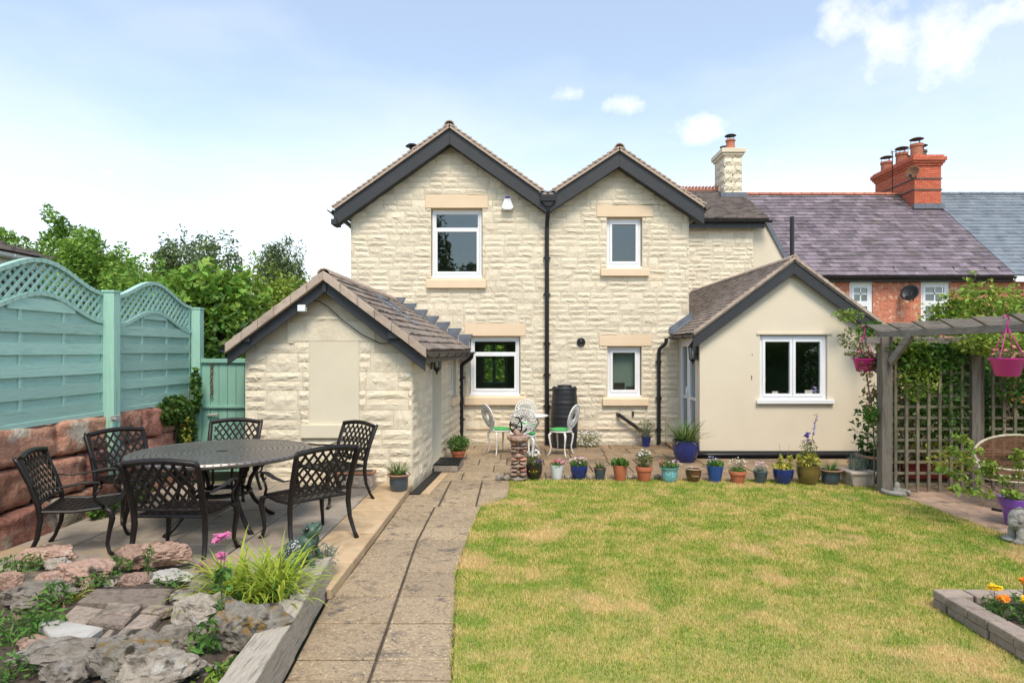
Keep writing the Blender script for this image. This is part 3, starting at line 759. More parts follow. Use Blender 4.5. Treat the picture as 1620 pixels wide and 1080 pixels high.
def room(parent, x0, x1, y0, y1, z0, z1, mt, name='room', back_hole=None):
    mb = MB(); t = .03
    mb.b2(x0 - t, x0, y0, y1, z0, z1); mb.b2(x1, x1 + t, y0, y1, z0, z1)
    mb.b2(x0 - t, x1 + t, y0, y1, z0 - t, z0 - .001); mb.b2(x0 - t, x1 + t, y0, y1, z1 + .001, z1 + t)
    if back_hole: wall_cells(mb, V3((0, y1, 0)), X_, -Y_, x0 - t, x1 + t, z0 - t, z1 + t, [back_hole], -.03)
    else: mb.b2(x0 - t, x1 + t, y1 + .001, y1 + t, z0 - t, z1 + t)
    return mb.build(name, mt, parent)

# ================================================================== roofs
def slope_tiles(A0, A1, E0, E1, gauge, width, th, skip=None, stagger=True):
    """tiles between a ridge line A0-A1 and an eave line E0-E1; returns piece items (x along the ridge, y down the slope, z out)"""
    A0, A1, E0, E1 = map(V3, (A0, A1, E0, E1)); its = []
    Ls = (E0 - A0).length; n = max(1, round(Ls / gauge))
    for i in range(n):
        a0 = A0.lerp(E0, i / n); a1 = A1.lerp(E1, i / n); b0 = A0.lerp(E0, (i + 1) / n)
        along = (a1 - a0); La = along.length; along.normalize()
        dn = (b0 - a0); dn = (dn - along * dn.dot(along)); gl_ = dn.length; dn.normalize()
        nr = along.cross(dn); nr = nr if nr.z > 0 else -nr
        tilt = th * .9 / gl_
        dn2 = (dn + nr * tilt).normalized(); nr2 = (nr - dn * tilt).normalized()
        m_ = max(1, round(La / width)); wd = La / m_
        for j in range(-1 if (stagger and i % 2) else 0, m_):
            s0 = j * wd + (wd / 2 if (stagger and i % 2) else 0); s1 = min(s0 + wd, La); s0 = max(s0, 0)
            if s1 - s0 < .02: continue
            o = a0 + along * (s0 + .0015) + nr * (.002)
            if skip and skip(o + dn * gl_ / 2): continue
            its.append((o, along * (s1 - s0 - .003), dn2 * gl_ * 1.12, nr2 * th * random.uniform(.9, 1.15)))
    return its
def deck(parent, A0, A1, E0, E1, th=.05, mt='darktile', name='roof_deck'):
    mb = MB(); A0, A1, E0, E1 = map(V3, (A0, A1, E0, E1))
    nr = (A1 - A0).cross(E0 - A0).normalized(); nr = nr if nr.z > 0 else -nr
    mb.prism([A0, A1, E1, E0], -nr * th); return mb.build(name, mt, parent)
def barge(parent, pts_top, y0, y1, drop, h, name='bargeboard', mt='black'):
    """board below the roof line between two (x,z) points"""
    (xa, za), (xb, zb) = pts_top
    mb = MB().prism([(xa, y0, za - drop), (xb, y0, zb - drop), (xb, y0, zb - drop - h), (xa, y0, za - drop - h)], (0, y1 - y0, 0))
    return mb.build(name, mt, parent, bevel=.006)
def ridge_caps(parent, A0, A1, r=.09, length=.42, mt='vergetile', name='ridge_tile'):
    A0, A1 = V3(A0), V3(A1); d = (A1 - A0); n = max(1, round(d.length / length)); d /= n
    for i in range(n):
        mb = MB(); p = A0 + d * i; q = p + d * .985; s_ = d.cross(Z_).normalized(); vs = []
        for e, gr_ in ((p, 1.0), (q, .93)):
            for k in range(7):
                a = math.pi * (k / 6); vs.append(e + s_ * math.cos(a) * r * 1.15 * gr_ + Z_ * (math.sin(a) * r * gr_ - r * .45))
            for k in range(6, -1, -1):
                a = math.pi * (k / 6); vs.append(e + s_ * math.cos(a) * (r * 1.15 - .018) * gr_ + Z_ * (math.sin(a) * (r - .018) * gr_ - r * .45))
        n0 = 14
        fs = [(k, (k + 1) % n0, n0 + (k + 1) % n0, n0 + k) for k in range(n0)] + [tuple(range(n0))[::-1], tuple(range(n0, 2 * n0))]
        mb.add(vs, fs, random.random()); mb.build(name, mt, parent)
def gutter(parent, p, q, r=.055, mt='pipe', name='gutter'):
    p, q = V3(p), V3(q); d = (q - p).normalized(); s_ = d.cross(Z_).normalized(); vs = []
    for e in (p, q):
        for k in range(7): a = math.pi + math.pi * k / 6; vs.append(e + s_ * math.cos(a) * r + Z_ * math.sin(a) * r)
        for k in range(6, -1, -1): a = math.pi + math.pi * k / 6; vs.append(e + s_ * math.cos(a) * (r - .007) + Z_ * math.sin(a) * (r - .007))
    fs = [(k, (k + 1) % 14, 14 + (k + 1) % 14, 14 + k) for k in range(14)] + [tuple(range(14))[::-1], tuple(range(14, 28))]
    mb = MB().add(vs, fs)
    L_ = (q - p).length
    for k in range(max(2, int(L_ / .6))):
        t = (k + .5) / max(2, int(L_ / .6)); c = p.lerp(q, t); mb.tube([c + s_ * math.cos(a) * (r + .003) + Z_ * math.sin(a) * (r + .003) for a in np.linspace(math.pi, 2 * math.pi, 8)], .007, 4)
    return mb.build(name, mt, parent)
def pipe(parent, pts, r=.036, name='downpipe', mt='pipe', collars=()):
    P = [V3(p) for p in pts]; Q = [P[0]]
    for i in range(1, len(P) - 1):      # round the bends
        a = (P[i - 1] - P[i]).normalized() * .05; b = (P[i + 1] - P[i]).normalized() * .05
        Q += [P[i] + a, P[i] + (a + b) * .3, P[i] + b]
    Q.append(P[-1]); mb = MB().tube(Q, r, 10)
    for z in collars:
        for a, b in zip(P, P[1:]):
            if abs(a.x - b.x) + abs(a.y - b.y) < .01 and min(a.z, b.z) < z < max(a.z, b.z): mb.lathe([(r * 1.22, -.03), (r * 1.22, .03)], (a.x, a.y, z), 12); mb.box((a.x, a.y + .03, z), (r * 3.4, .02, .03))
    return mb.build(name, mt, parent, auto=40)

# ================================================================== the cream stone house
H = thing('stone_house', 'cream painted stone house with two gables and black bargeboards', 'house', (0, YF, 0))
xl, xr = hx(555), hx(1090)
holes = [(hx(682), hx(763), hz(440), hz(329)), (hx(960), hx(1016), hz(424), hz(343)), (hx(743), hx(823), hz(626), hz(531)), (hx(961), hx(1015), hz(628), hz(547))]
dress = [(hx(673), hx(772), hz(329.5), hz(309)), (hx(675), hx(769), hz(456), hz(441)), (hx(944), hx(1033), hz(343.5), hz(325)), (hx(950), hx(1026), hz(437), hz(424)),
         (hx(735), hx(831), hz(531.5), hz(512)), (hx(735), hx(832), hz(640), hz(626)), (hx(948), hx(1030), hz(547.5), hz(530)), (hx(953), hx(1025), hz(641), hz(628))]
KB = F / (YF - .28)
bx = lambda px: (px - CX) / KB
bz = lambda py: EYE + (CY - py) / KB
apL, tipL, valL = (bx(711), bz(195)), (bx(527), bz(326)), (bx(865), bz(304))
apR_, valR, tipR = (bx(980), bz(231)), (bx(868), bz(304)), (bx(1115), bz(322))
def roofline(x):
    def seg(a, b): return a[1] + (b[1] - a[1]) * (x - a[0]) / (b[0] - a[0])
    if x < apL[0]: return seg(tipL, apL)
    if x < valL[0]: return seg(apL, valL)
    if x < apR_[0]: return seg(valR, apR_)
    return seg(apR_, tipR)
core = MB(); OF = V3((0, YF, 0)); NF = -Y_
ze = 4.66
wall_cells(core, OF, X_, NF, xl, xr, -.05, ze, holes, .24)
core.prism([(xl, YF, ze), (xr, YF, ze), (xr, YF, roofline(xr) - .12), (apR_[0], YF, apR_[1] - .12), (hx(866), YF, 4.75), (apL[0], YF, apL[1] - .12), (xl, YF, roofline(xl) - .12)], (0, .24, 0))
core.b2(xl, xl + .24, YF + .24, 19.5, -.05, 4.6); core.b2(xr - .24, xr, YF + .24, 16.9, -.05, 4.6)
core = core.build('wall', 'mortar', H)
rects = masonry(xl, xr, 0.02, 6.2, holes + dress, lambda x: roofline(x) - .16, seed=3)
pieces(H, 'stone', stone_items(rects, OF, X_, NF, proud=.018), unit_rock, 'stone', 300, rest='stones')
for i, (a, b, c, d) in enumerate(dress):
    sill = i % 2 == 1
    mb = MB().b2(a, b, YF - (.075 if sill else .022), YF - .0, c + .002, d - .002)
    if sill: mb = MB().prism([(a, YF, c), (a, YF - .08, c), (a, YF - .08, d - .03), (a, YF + .02, d)], (b - a, 0, 0))
    mb.build('window_sill' if sill else 'lintel', 'dressed', H, bevel=.006)
one = [(0, 1, 0, 1, True)]; tran = [(0, 1, 0, .735, True), (0, 1, .735, 1, False)]
for hole, li in zip(holes, (tran, one, tran, one)):
    wz0 = hole[2] + .035
    window(H, OF, X_, NF, hole[0] + .012, hole[1] - .012, wz0, hole[3] - .03, li)
    MB().prism([(hole[0], YF + .02, hole[2]), (hole[0], YF + .02, wz0), (hole[0], YF + .20, wz0), (hole[0], YF + .20, hole[2])], (hole[1] - hole[0], 0, 0)).build('inner_sill', 'upvc', H)
    MB().b2(hole[0], hole[1], YF + .06, YF + .20, hole[3] - .03, hole[3]).build('head_trim', 'dressed', H)
room(H, -2.6, .5, YF + .245, YF + 3.2, 3.0, 4.9, 'room')
room(H, .7, 3.0, YF + .245, YF + 2.4, 3.0, 4.9, 'roomgreen')
room(H, -1.0, .45, YF + .245, YF + 3.6, .3, 2.5, 'room', back_hole=(-.80, -.22, 1.0, 2.0))
room(H, .9, 3.0, YF + .245, YF + 1.4, .3, 2.5, 'roomgreen')
# far window seen through the lower left room
yb = YF + 3.56; mb = MB()
frame_boxes(mb, V3((0, yb, 0)), X_, -Y_, -.80, -.22, 1.0, 2.0, .04, 0, .05); mb.b2(-.56, -.49, yb - .05, yb, 1.03, 1.97); mb.b2(-.77, -.25, yb - .05, yb, 1.62, 1.67)
mb.build('far_window_frame', 'upvc', H)
MB().b2(-1.0, -.86, YF + .5, YF + .9, .3, 1.5).build('cabinet', 'darkwood', H)
mb = MB().b2(1.95, 2.15, YF + .16, YF + .24, hz(622), hz(606)); mb.b2(2.19, 2.36, YF + .16, YF + .24, hz(622), hz(612)); mb.build('windowsill_things', 'darkwood', H)
MB().b2(1.72, 2.50, YF + .215, YF + .222, hz(622), hz(550)).build('roller_blind', 'roomgreen', H); MB().b2(2.16, 2.30, YF + .205, YF + .213, 1.78, 1.90).build('hanging_ornament', 'darkwood', H)
# roofs of the two gables
yb0 = YF - .30
for (ap, tl, tr_, y1) in ((apL, tipL, valL, 19.5), (apR_, valR, tipR, 17.2)):
    for tip in (tl, tr_):
        A0, A1, E0, E1 = (ap[0], yb0, ap[1] - .035), (ap[0], y1, ap[1] - .035), (tip[0], yb0, tip[1] - .035), (tip[0], y1, tip[1] - .035)
        deck(H, A0, A1, E0, E1, .04, 'vergetile')
        its = slope_tiles(A0, A1, E0, E1, .118, 99, .026, stagger=False)
        mb = MB()
        for (o, a, b, c) in its: mb.obox(o, a, b, c, random.random())
        r_ = mb.build('tile_courses', 'vergetile', H); r_['kind'] = 'stuff'
        barge(H, (ap, tip), yb0 + .045, yb0 + .075, .085, .30)
        # soffit behind the board
        MB().prism([(ap[0], yb0 + .076, ap[1] - .36), (tip[0], yb0 + .076, tip[1] - .36), (tip[0], yb0 + .076, tip[1] - .34), (ap[0], yb0 + .076, ap[1] - .34)], (0, .24, 0)).build('soffit', 'black', H)
    ridge_caps(H, (ap[0], yb0 - .01, ap[1] + .005), (ap[0], y1, ap[1] + .005), .085)
# timber end blocks and gutters at the outer eaves, hopper in the valley
MB().box((tipL[0] + .02, yb0 + .15, tipL[1] - .30), (.10, .34, .10)).build('eave_block', 'black', H)
gutter(H, (tipL[0] - .05, yb0 - .02, tipL[1] - .07), (tipL[0] - .05, 19, tipL[1] - .07))
gutter(H, (tipR[0] + .05, yb0 - .02, tipR[1] - .07), (tipR[0] + .05, 17, tipR[1] - .07))
xv, zv = hx(866), bz(304)
mb = MB().box((xv, yb0 + .06, zv - .11), (.29, .16, .13)); mb.prism([(xv - .13, yb0 + .0, zv - .175), (xv + .13, yb0 + .0, zv - .175), (xv + .045, yb0 + .0, zv - .27), (xv - .045, yb0 + .0, zv - .27)], (0, .12, 0)); mb.build('rain_hopper', 'pipe', H, bevel=.006)
MB().box((xv, yb0 + .25, zv - .0), (.34, .5, .03)).build('valley_lead', 'lead', H)
mb = MB()
for k in range(5): mb.tube([(xv - .13 + .065 * k, YF + .9, zv + .03), (xv - .13 + .065 * k, YF + .95, zv + .10)], .03, 8)
mb.box((xv, YF + .95, zv + .02), (.36, .12, .06)); mb.build('crested_ridge', 'ridge', H)
pipe(H, [(hx(866), yb0 + .06, zv - .25), (hx(866), yb0 + .06, zv - .36), (hx(865), YF - .075, zv - .60), (hx(865), YF - .075, .02)], .042, collars=(3.6, 2.9, 1.95, 1.35, .75))
MB().tube([(hx(866), YF - .07, hz(616)), (hx(874), YF - .12, hz(616))], .018, 8).build('diverter_pipe', 'pipe', H)
# lead flashing steps where the annex roof meets the wall
p0, p1 = (hx(620), hz(472)), (hx(744), hz(540)); n = 7
for i in range(n):
    xa = p0[0] + (p1[0] - p0[0]) * i / n; xb = p0[0] + (p1[0] - p0[0]) * (i + 1) / n; za = p0[1] + (p1[1] - p0[1]) * i / n; zb_ = p0[1] + (p1[1] - p0[1]) * (i + 1) / n
    MB().prism([(xa, YF - .040, za - .22), (xa, YF - .040, za + .02), (xb + .05, YF - .040, za + .02), (xb - .02, YF - .040, zb_ + .02), (xb - .02, YF - .040, zb_ - .25)], (0, .034, 0)).build('lead_step', 'lead', H)
# alarm box, vent, cable, capped spur, leaning waste pipe
ca = V3((hx(803), YF - .06, hz(324)))
mb = MB().prism([(ca.x - .055, YF - .12, ca.z + .10), (ca.x + .055, YF - .12, ca.z + .10), (ca.x + .12, YF - .12, ca.z - .08), (ca.x + .07, YF - .12, ca.z - .12), (ca.x - .07, YF - .12, ca.z - .12), (ca.x - .12, YF - .12, ca.z - .08)], (0, .09, 0))
al = mb.build('alarm_box', 'upvc', H, bevel=.012)
MB().box((ca.x, YF - .10, ca.z + .118), (.09, .06, .03)).build('strobe', MT['f_purple'], al)
vc = V3((hx(919), YF - .03, hz(541))); mb = MB(); mb.torus(vc, .062, .022, -Y_, 20, 8); mb.torus(vc, .028, .012, -Y_, 14, 6); mb.tube([vc + Y_ * .05, vc - Y_ * .012], .05, 14)
mb.build('flue_vent', 'pipe', H, smooth=True)
MB().tube([(hx(738), YF - .034, hz(677)), (hx(866), YF - .036, hz(677.5)), (hx(1045), YF - .034, hz(678))], .009, 6).build('cable', 'dressed', H)
MB().tube([(hx(979), YF - .11, hz(656)), (hx(1013), YF - .11, hz(680))], .036, 10).build('waste_pipe', 'pipe', H)
MB().tube([(hx(979), YF - .11, hz(656)), (hx(977), YF + .0, hz(655))], .036, 10).build('waste_elbow', 'pipe', H)
MB().box((hx(1001), YF - .03, hz(654)), (.03, .03, .09)).build('tap_stub', 'blackmetal', H)
# gutter pipe at the corner with the extension
pipe(H, [(hx(1051), YF - .16, hz(535)), (hx(1051), YF - .16, hz(543)), (hx(1041), YF - .075, hz(552)), (hx(1041), YF - .075, .02)], .036, collars=(1.6, .9, .3))
mb = MB().tube([(hx(1046), YF - .05, hz(657)), (hx(1053), YF - .05, hz(657)), (hx(1053), YF - .05, hz(697)), (hx(1046), YF - .05, hz(697))], .012, 6); mb.build('condensate_pipe', 'dressed', H)

# --- main range of the house behind, on the right, with its own roof and chimney
YW = 16.9; KW = F / YW
qx = lambda px: (px - CX) / KW
qz = lambda py: EYE + (CY - py) / KW
mb = MB().b2(qx(1080), qx(1192), YW, YW + .3, 2.2, qz(351)); mb.build('range_wall', 'mortar', H)
rc = masonry(qx(1080), qx(1192), 3.0, qz(354), [], seed=9)
pieces(H, 'range_stone', stone_items(rc, V3((0, YW, 0)), X_, NF, proud=.026), unit_rock, 'stone', 150, key='stonecream_painted_stone' if 'stonecream_painted_stone' in _units else None)
MB().prism([(qx(1192), YW + .05, 2.2), (qx(1262), YW + .05, 2.2), (qx(1245), YW + .05, qz(412)), (qx(1214), YW + .05, qz(352)), (qx(1192), YW + .05, qz(352))], (0, .3, 0)).build('rendered_return', 'render', H)
MB().bar((qx(1213), YW + .02, qz(350)), (qx(1247), YW + .02, qz(414)), .10, .05, up=(0, 1, 0)).build('verge_board', 'lead', H)
ey, ry = YW - .25, 18.95
ex0, ex1 = (1060 - CX) * ey / F, (1217 - CX) * ey / F
ez0 = EYE + (CY - 346) * ey / F; rz0 = EYE + (CY - 302) * ry / F
A0, A1, E0, E1 = (ex0, ry, rz0), (ex1, ry, rz0), (ex0, ey, ez0), (ex1, ey, ez0)
deck(H, A0, A1, E0, E1, .05)
its = slope_tiles(A0, A1, E0, E1, .105, .20, .016)
mb = MB()
for (o, a, b, c) in its: mb.obox(o, a, b, c, random.random())
r_ = mb.build('range_roof_tiles', 'darktile', H); r_['kind'] = 'stuff'
MB().b2(ex0, ex1 - .1, ey + .04, ey + .07, ez0 - .24, ez0 - .03).build('fascia', 'black', H, bevel=.005)
gutter(H, (ex0, ey - .02, ez0 - .05), (ex1 + .06, ey - .02, ez0 - .05), .06)
mb = MB()
for k in range(int((ex1 - ex0) / .2)):
    x = ex0 + .2 * k + .1; mb.box((x, ry, rz0 + .02), (.19, .16, .06)); mb.tube([(x - .05, ry - .05, rz0 + .10), (x - .05, ry + .05, rz0 + .10)], .035, 8); mb.tube([(x + .05, ry - .05, rz0 + .10), (x + .05, ry + .05, rz0 + .10)], .035, 8)
mb.build('crested_ridge', 'ridge', H)
# chimney
cx0, cx1, cy0, cy1 = 6.08, 6.60, 18.4, 19.25
zt = EYE + (CY - 246) * 18.4 / F; mb = MB().b2(cx0, cx1, cy0, cy1, 5.6, zt)
ch = mb.build('chimney', 'mortar', H)
its = []
for (O, U, N, Lw) in ((V3((cx0, cy0, 0)), X_, -Y_, cx1 - cx0), (V3((cx0, cy1, 0)), -Y_, -X_, cy1 - cy0)):
    z = 6.0; k = 0
    while z < zt - .05:
        h_ = min(.24, zt - z); m_ = (.45 if k % 2 else .6) * Lw
        for (a, b) in ((0, m_), (m_, Lw)): its.append((O + U * (a + .004) + Z_ * (z + .004), U * (b - a - .008), N * .05, Z_ * (h_ - .008)))
        z += h_; k += 1
pieces(ch, 'chimney_stone', its, unit_rock, 'stone', 60)
mb = MB().b2(cx0 - .05, cx1 + .05, cy0 - .05, cy1 + .05, zt, zt + .07); mb.b2(cx0 - .09, cx1 + .09, cy0 - .09, cy1 + .09, zt + .07, zt + .20); mb.build('chimney_cap', 'stone', ch, bevel=.015)
MB().box(((cx0 + cx1) / 2, cy0 - .02, 6.28), (.75, .14, .26)).build('lead_apron', 'lead', ch)
pc = V3((6.34, 18.62, zt + .2)); pot = MB().lathe([(.14, 0), (.15, .04), (.13, .08), (.12, .26), (.145, .28), (.14, .32), (.10, .32)], pc, 16).build('chimney_pot', 'ridge', ch, auto=35)
MB().lathe([(.17, .44), (.12, .47), (.02, .50)], pc, 16).build('cowl', 'blackmetal', ch, auto=40); mb = MB()
for k in range(3): a = k * 2.1; mb.tube([pc + V3((.1 * math.cos(a), .1 * math.sin(a), .30)), pc + V3((.1 * math.cos(a), .1 * math.sin(a), .46))], .008, 5)
mb.build('cowl_stay', 'blackmetal', ch)
pc2 = V3((6.3, 19.05, zt + .2)); MB().lathe([(.14, 0), (.12, .08), (.11, .22), (.13, .26), (.09, .26)], pc2, 14).build('chimney_pot', 'darktile', ch, auto=35)
# flue cowl just showing over the left slope
MB().lathe([(.16, 0), (.10, .05), (.02, .07)], ((652 - CX) * 15 / F, 15, EYE + (CY - 232) * 15 / F), 14).build('flue_cowl', 'blackmetal', H, auto=40)
MB().lathe([(.06, -1.2), (.06, .0)], ((652 - CX) * 15 / F, 15, EYE + (CY - 232) * 15 / F), 10).build('flue_pipe', 'blackmetal', H)
# vent stack on the extension ridge side
MB().lathe([(.05, 0), (.05, 1.0)], ((1253 - CX) * 14.5 / F, 14.5, EYE + (CY - 412) * 14.5 / F), 10).build('soil_stack', 'pipe', H)

# ================================================================== the annex
AN = thing('stone_annex', 'low cream stone annex with tiled gable roof and blank rendered panel', 'outbuilding', (-2.4, YA, 0))
FL, FR = V3((ax_(388), YA, 0)), V3((ax_(652), YA, 0))
BR = V3((-1.06, YF - .03, 0))
US = (BR - FR); LS = US.length; US = US.normalized(); NS = US.cross(Z_).normalized()
NS = NS if NS.x > 0 else -NS
YV = YA - .22; KV = F / YV
vx = lambda px: (px - CX) / KV
vz = lambda py: EYE + (CY - py) / KV
apA, tlA, trA = (vx(512), vz(430)), (vx(357), vz(545)), (vx(671), vz(549))
def rl(x):
    if x < apA[0]: return tlA[1] + (apA[1] - tlA[1]) * (x - tlA[0]) / (apA[0] - tlA[0])
    return apA[1] + (trA[1] - apA[1]) * (x - apA[0]) / (trA[0] - apA[0])
OA = V3((0, YA, 0))
core = MB(); wall_cells(core, OA, X_, NF, FL.x, FR.x, -.05, rl(FR.x) - .16, [], .22)
zeA = rl(FR.x) - .16
core.prism([(FL.x, YA, zeA), (FR.x, YA, zeA), (apA[0], YA, apA[1] - .10), (FL.x, YA, rl(FL.x) - .12)], (0, .22, 0))
doorS = (1.22, 2.02, .10, 1.80); winS = (2.95, 3.50, .98, 1.72)
wall_cells(core, FR + NS * 0, US, NS, 0.0, LS, -.05, zeA, [doorS, winS], .2)
core.build('wall', 'mortar', AN)
blank = [(ax_(455), ax_(593), az_(540), az_(509)), (ax_(490), ax_(568), az_(672), az_(540)), (ax_(477), ax_(580), az_(692), az_(671))]
rc = masonry(FL.x, FR.x, .06, 3, blank, lambda x: rl(x) - .13, course=.245, seed=21, wmin=.22, wmax=.55)
its = stone_items(rc, OA, X_, NF, proud=.022)
rs_ = masonry(0, LS, .02, zeA, [doorS, (doorS[0] - .03, doorS[1] + .0, doorS[3], 2.2), winS, (winS[0] - .08, winS[1] + .08, winS[2] - .14, winS[2])], course=.245, seed=22, wmin=.22, wmax=.5)
its += stone_items(rs_, FR, US, NS, proud=.018)
pieces(AN, 'stone', its, unit_rock, 'stone', 300, key='annexstone')
MB().b2(blank[0][0], blank[0][1], YA - .012, YA, blank[0][2] + .002, blank[0][3]).build('blank_lintel', 'stone', AN, bevel=.004)
MB().b2(blank[1][0], blank[1][1], YA - .010, YA, blank[1][2], blank[1][3]).build('blank_panel', 'infill', AN)
MB().b2(blank[2][0], blank[2][1], YA - .05, YA, blank[2][2], blank[2][3]).build('blank_sill', 'infill', AN, bevel=.006)
# side door recess and narrow window
mb = MB(); mb.obox(FR + US * doorS[0] + Z_ * doorS[2] - NS * .17, US * (doorS[1] - doorS[0]), NS * .03, Z_ * (doorS[3] - doorS[2])); dr = mb.build('door', 'upvc', AN)
for za, zb_ in ((.25, .9), (1.0, 1.65)):
    mb = MB(); mb.obox(FR + US * (doorS[0] + .12) + Z_ * za - NS * .14, US * (doorS[1] - doorS[0] - .24), NS * .012, Z_ * (zb_ - za)); mb.build('door_panel', 'upvc', dr, bevel=.006)
mb = MB(); mb.obox(FR + US * (doorS[1] - .012) + Z_ * doorS[2] - NS * .17, US * .012, NS * .175, Z_ * (doorS[3] - doorS[2])); mb.build('door_jamb', 'infill', AN)
window(AN, FR, US, NS, winS[0], winS[1], winS[2], winS[3], one, rec=.06)
mb = MB(); mb.obox(FR + US * (winS[0] - .08) + Z_ * (winS[2] - .13), US * (winS[1] - winS[0] + .16), NS * .06, Z_ * .13); mb.build('window_sill', 'dressed', AN, bevel=.005)
mb = MB(); mb.obox(FR + US * 2.7 - NS * 1.2 + Z_ * .3, US * 1.05, NS * .02, Z_ * 1.5); mb.build('inner_wall', 'room', AN)
# roof
A0, A1 = V3((apA[0], YV, apA[1] - .02)), V3((-2.36, YF - .05, apA[1] - .02))
E0, E1 = V3((trA[0] + .03, YV, trA[1] - .05)), V3((-.86, YF - .05, trA[1] - .03))
L0, L1 = V3((tlA[0], YV, tlA[1] - .02)), V3((tlA[0] + .05, YF - .05, tlA[1] - .02))
deck(AN, A0, A1, E0, E1, .04, 'vergetile'); deck(AN, A0, A1, L0, L1, .04, 'vergetile')
pieces(AN, 'roof_tile', slope_tiles(A0, A1, E0, E1, .16, .27, .024), unit_slate, 'rooftile', 300, key='annextile')
mb = MB()
for (o, a, b, c) in slope_tiles(A0, A1, L0, L1, .16, 99, .024, stagger=False): mb.obox(o, a, b, c, random.random())
r_ = mb.build('far_slope_tiles', 'rooftile', AN); r_['kind'] = 'stuff'
# verge strip (mortared undercloak, pinkish)
for (ap, tp) in ((apA, tlA), (apA, (E0.x, E0.z + .02))):
    n = 6
    for k in range(n):
        xa, za = ap[0] + (tp[0] - ap[0]) * k / n, ap[1] + (tp[1] - ap[1]) * k / n; xb, zb_ = ap[0] + (tp[0] - ap[0]) * (k + .985) / n, ap[1] + (tp[1] - ap[1]) * (k + .985) / n
        MB().prism([(xa, YV - .035, za + .012), (xb, YV - .035, zb_ + .012), (xb, YV - .035, zb_ - .105), (xa, YV - .035, za - .105)], (0, .10, 0), random.random()).build('verge_tile', 'vergetile', AN, bevel=.006)
barge(AN, (apA, tlA), YV + .04, YV + .07, .10, .16); barge(AN, (apA, (E0.x - .02, E0.z)), YV + .04, YV + .07, .10, .16)
MB().box((apA[0], YV + .03, apA[1] - .17), (.05, .03, .17)).build('king_block', 'black', AN)
for px, py in ((627, 531), (398, 536)): MB().box((ax_(px), YA - .12, az_(py)), (.13, .2, .09)).build('purlin_end', 'black', AN, bevel=.008)
ridge_caps(AN, A0 + Z_ * .03, A1 + Z_ * .03, .08)
gutter(AN, E0 + V3((.05, .02, -.03)), E1 + V3((.05, -.04, -.03)), .05)
mb = MB(); mb.bar(E0 + V3((-.03, .1, -.10)), E1 + V3((-.03, -.05, -.10)), .03, .10); mb.build('fascia', 'timberx', AN)
gutter(AN, L0 + V3((-.05, .02, -.03)), L1 + V3((-.05, -.04, -.03)), .05)
pipe(AN, [(E1.x + .04, YF - .25, E1.z - .06), (E1.x + .04, YF - .25, E1.z - .14), (hx(731), YF - .11, E1.z - .28), (hx(731), YF - .11, .03)], .036, collars=(1.3, .5))
# roof window on the sunny slope
dn = (E0 - A0).normalized(); al_ = (A1 - A0).normalized(); nr = al_.cross(dn); nr = nr if nr.z > 0 else -nr
o_ = A0 + dn * .30 + al_ * 1.55 + nr * .035
mb = MB()
for (s0, s1, t0, t1) in ((0, .78, 0, .06), (0, .78, .69, .75), (0, .06, .06, .69), (.72, .78, .06, .69)): mb.obox(o_ + al_ * s0 + dn * t0, al_ * (s1 - s0), dn * (t1 - t0), nr * .05)
sk = mb.build('roof_window', 'lead', AN, bevel=.006)
mb = MB(); mb.obox(o_ + al_ * .05 + dn * .05 + nr * .02, al_ * .68, dn * .65, nr * .01); mb.build('pane', 'glass', sk)
# white sensor lamp with its cable
sn = MB().box((ax_(485), YA - .17, az_(489)), (.10, .08, .085)); sn.tube([(ax_(485), YA - .15, az_(489)), (ax_(487), YA, az_(480))], .015, 6); sn.build('security_sensor', 'upvc', AN, bevel=.008)
cab = [(ax_(489), YA - .045, az_(478)), (ax_(505), YA - .045, az_(476)), (ax_(520), YA - .045, az_(485)), (ax_(545), YA - .045, az_(508)), (ax_(575), YA - .045, az_(530)), (ax_(603), YA - .045, az_(543)), (ax_(622), YA - .045, az_(543)), (ax_(630), YA - .05, az_(536))]
MB().tube(cab, .006, 5).build('cable', 'pipe', AN)

# ================================================================== the rendered extension
EX = thing('rendered_extension', 'cream rendered single storey extension with wide white casement window', 'extension', (4.7, YE, 0))
e0, e1 = ex_(1107), 6.30
YG = YE - .14; KG = F / YG
apE, tlE = ((1257 - CX) / KG, EYE + (CY - 406) / KG), ((1097 - CX) / KG, EYE + (CY - 525) / KG)
trE = (2 * apE[0] - tlE[0], tlE[1])
wh = (ex_(1202), ex_(1309), ez_(634), ez_(530))
rle = lambda x: apE[1] - abs(x - apE[0]) * (apE[1] - tlE[1]) / (apE[0] - tlE[0])
core = MB(); OE = V3((0, YE, 0)); ze = rle(e0) - .1
wall_cells(core, OE, X_, NF, e0, e1, .10, ze, [wh], .22)
core.prism([(e0, YE, ze), (e1, YE, ze), (apE[0], YE, apE[1] - .08)], (0, .22, 0))
dE = (.16, 1.32, .06, 2.03)                     # french door on the side wall, measured from the front corner
OS = V3((e0, YE, 0))
wall_cells(core, OS, Y_, -X_, 0.221, YF - YE - .03, .0, ze, [dE], .2)
core.b2(e1 - .2, e1, YE + .22, 16.8, 0, ze)
core.build('wall', 'render', EX)
MB().b2(e0 - .004, e1, YE - .012, YE + .2, -.03, .10).build('plinth', 'black', EX)
MB().tube([(e0 - .03, YE + .3, .04), (e0 - .02, YE - .05, .04), (e0 + .15, YE - .06, .04), (e1, YE - .06, .045)], .032, 8).build('ground_pipe', 'pipe', EX, smooth=True)
window(EX, OE, X_, NF, wh[0] + .006, wh[1] - .006, wh[2] + .02, wh[3] - .012, [(0, .5, 0, 1, True), (.5, 1, 0, 1, True)], rec=.045)
MB().b2(ex_(1196), ex_(1318), YE - .06, YE + .05, ez_(638), ez_(632)).build('window_sill', 'upvc', EX, bevel=.004)
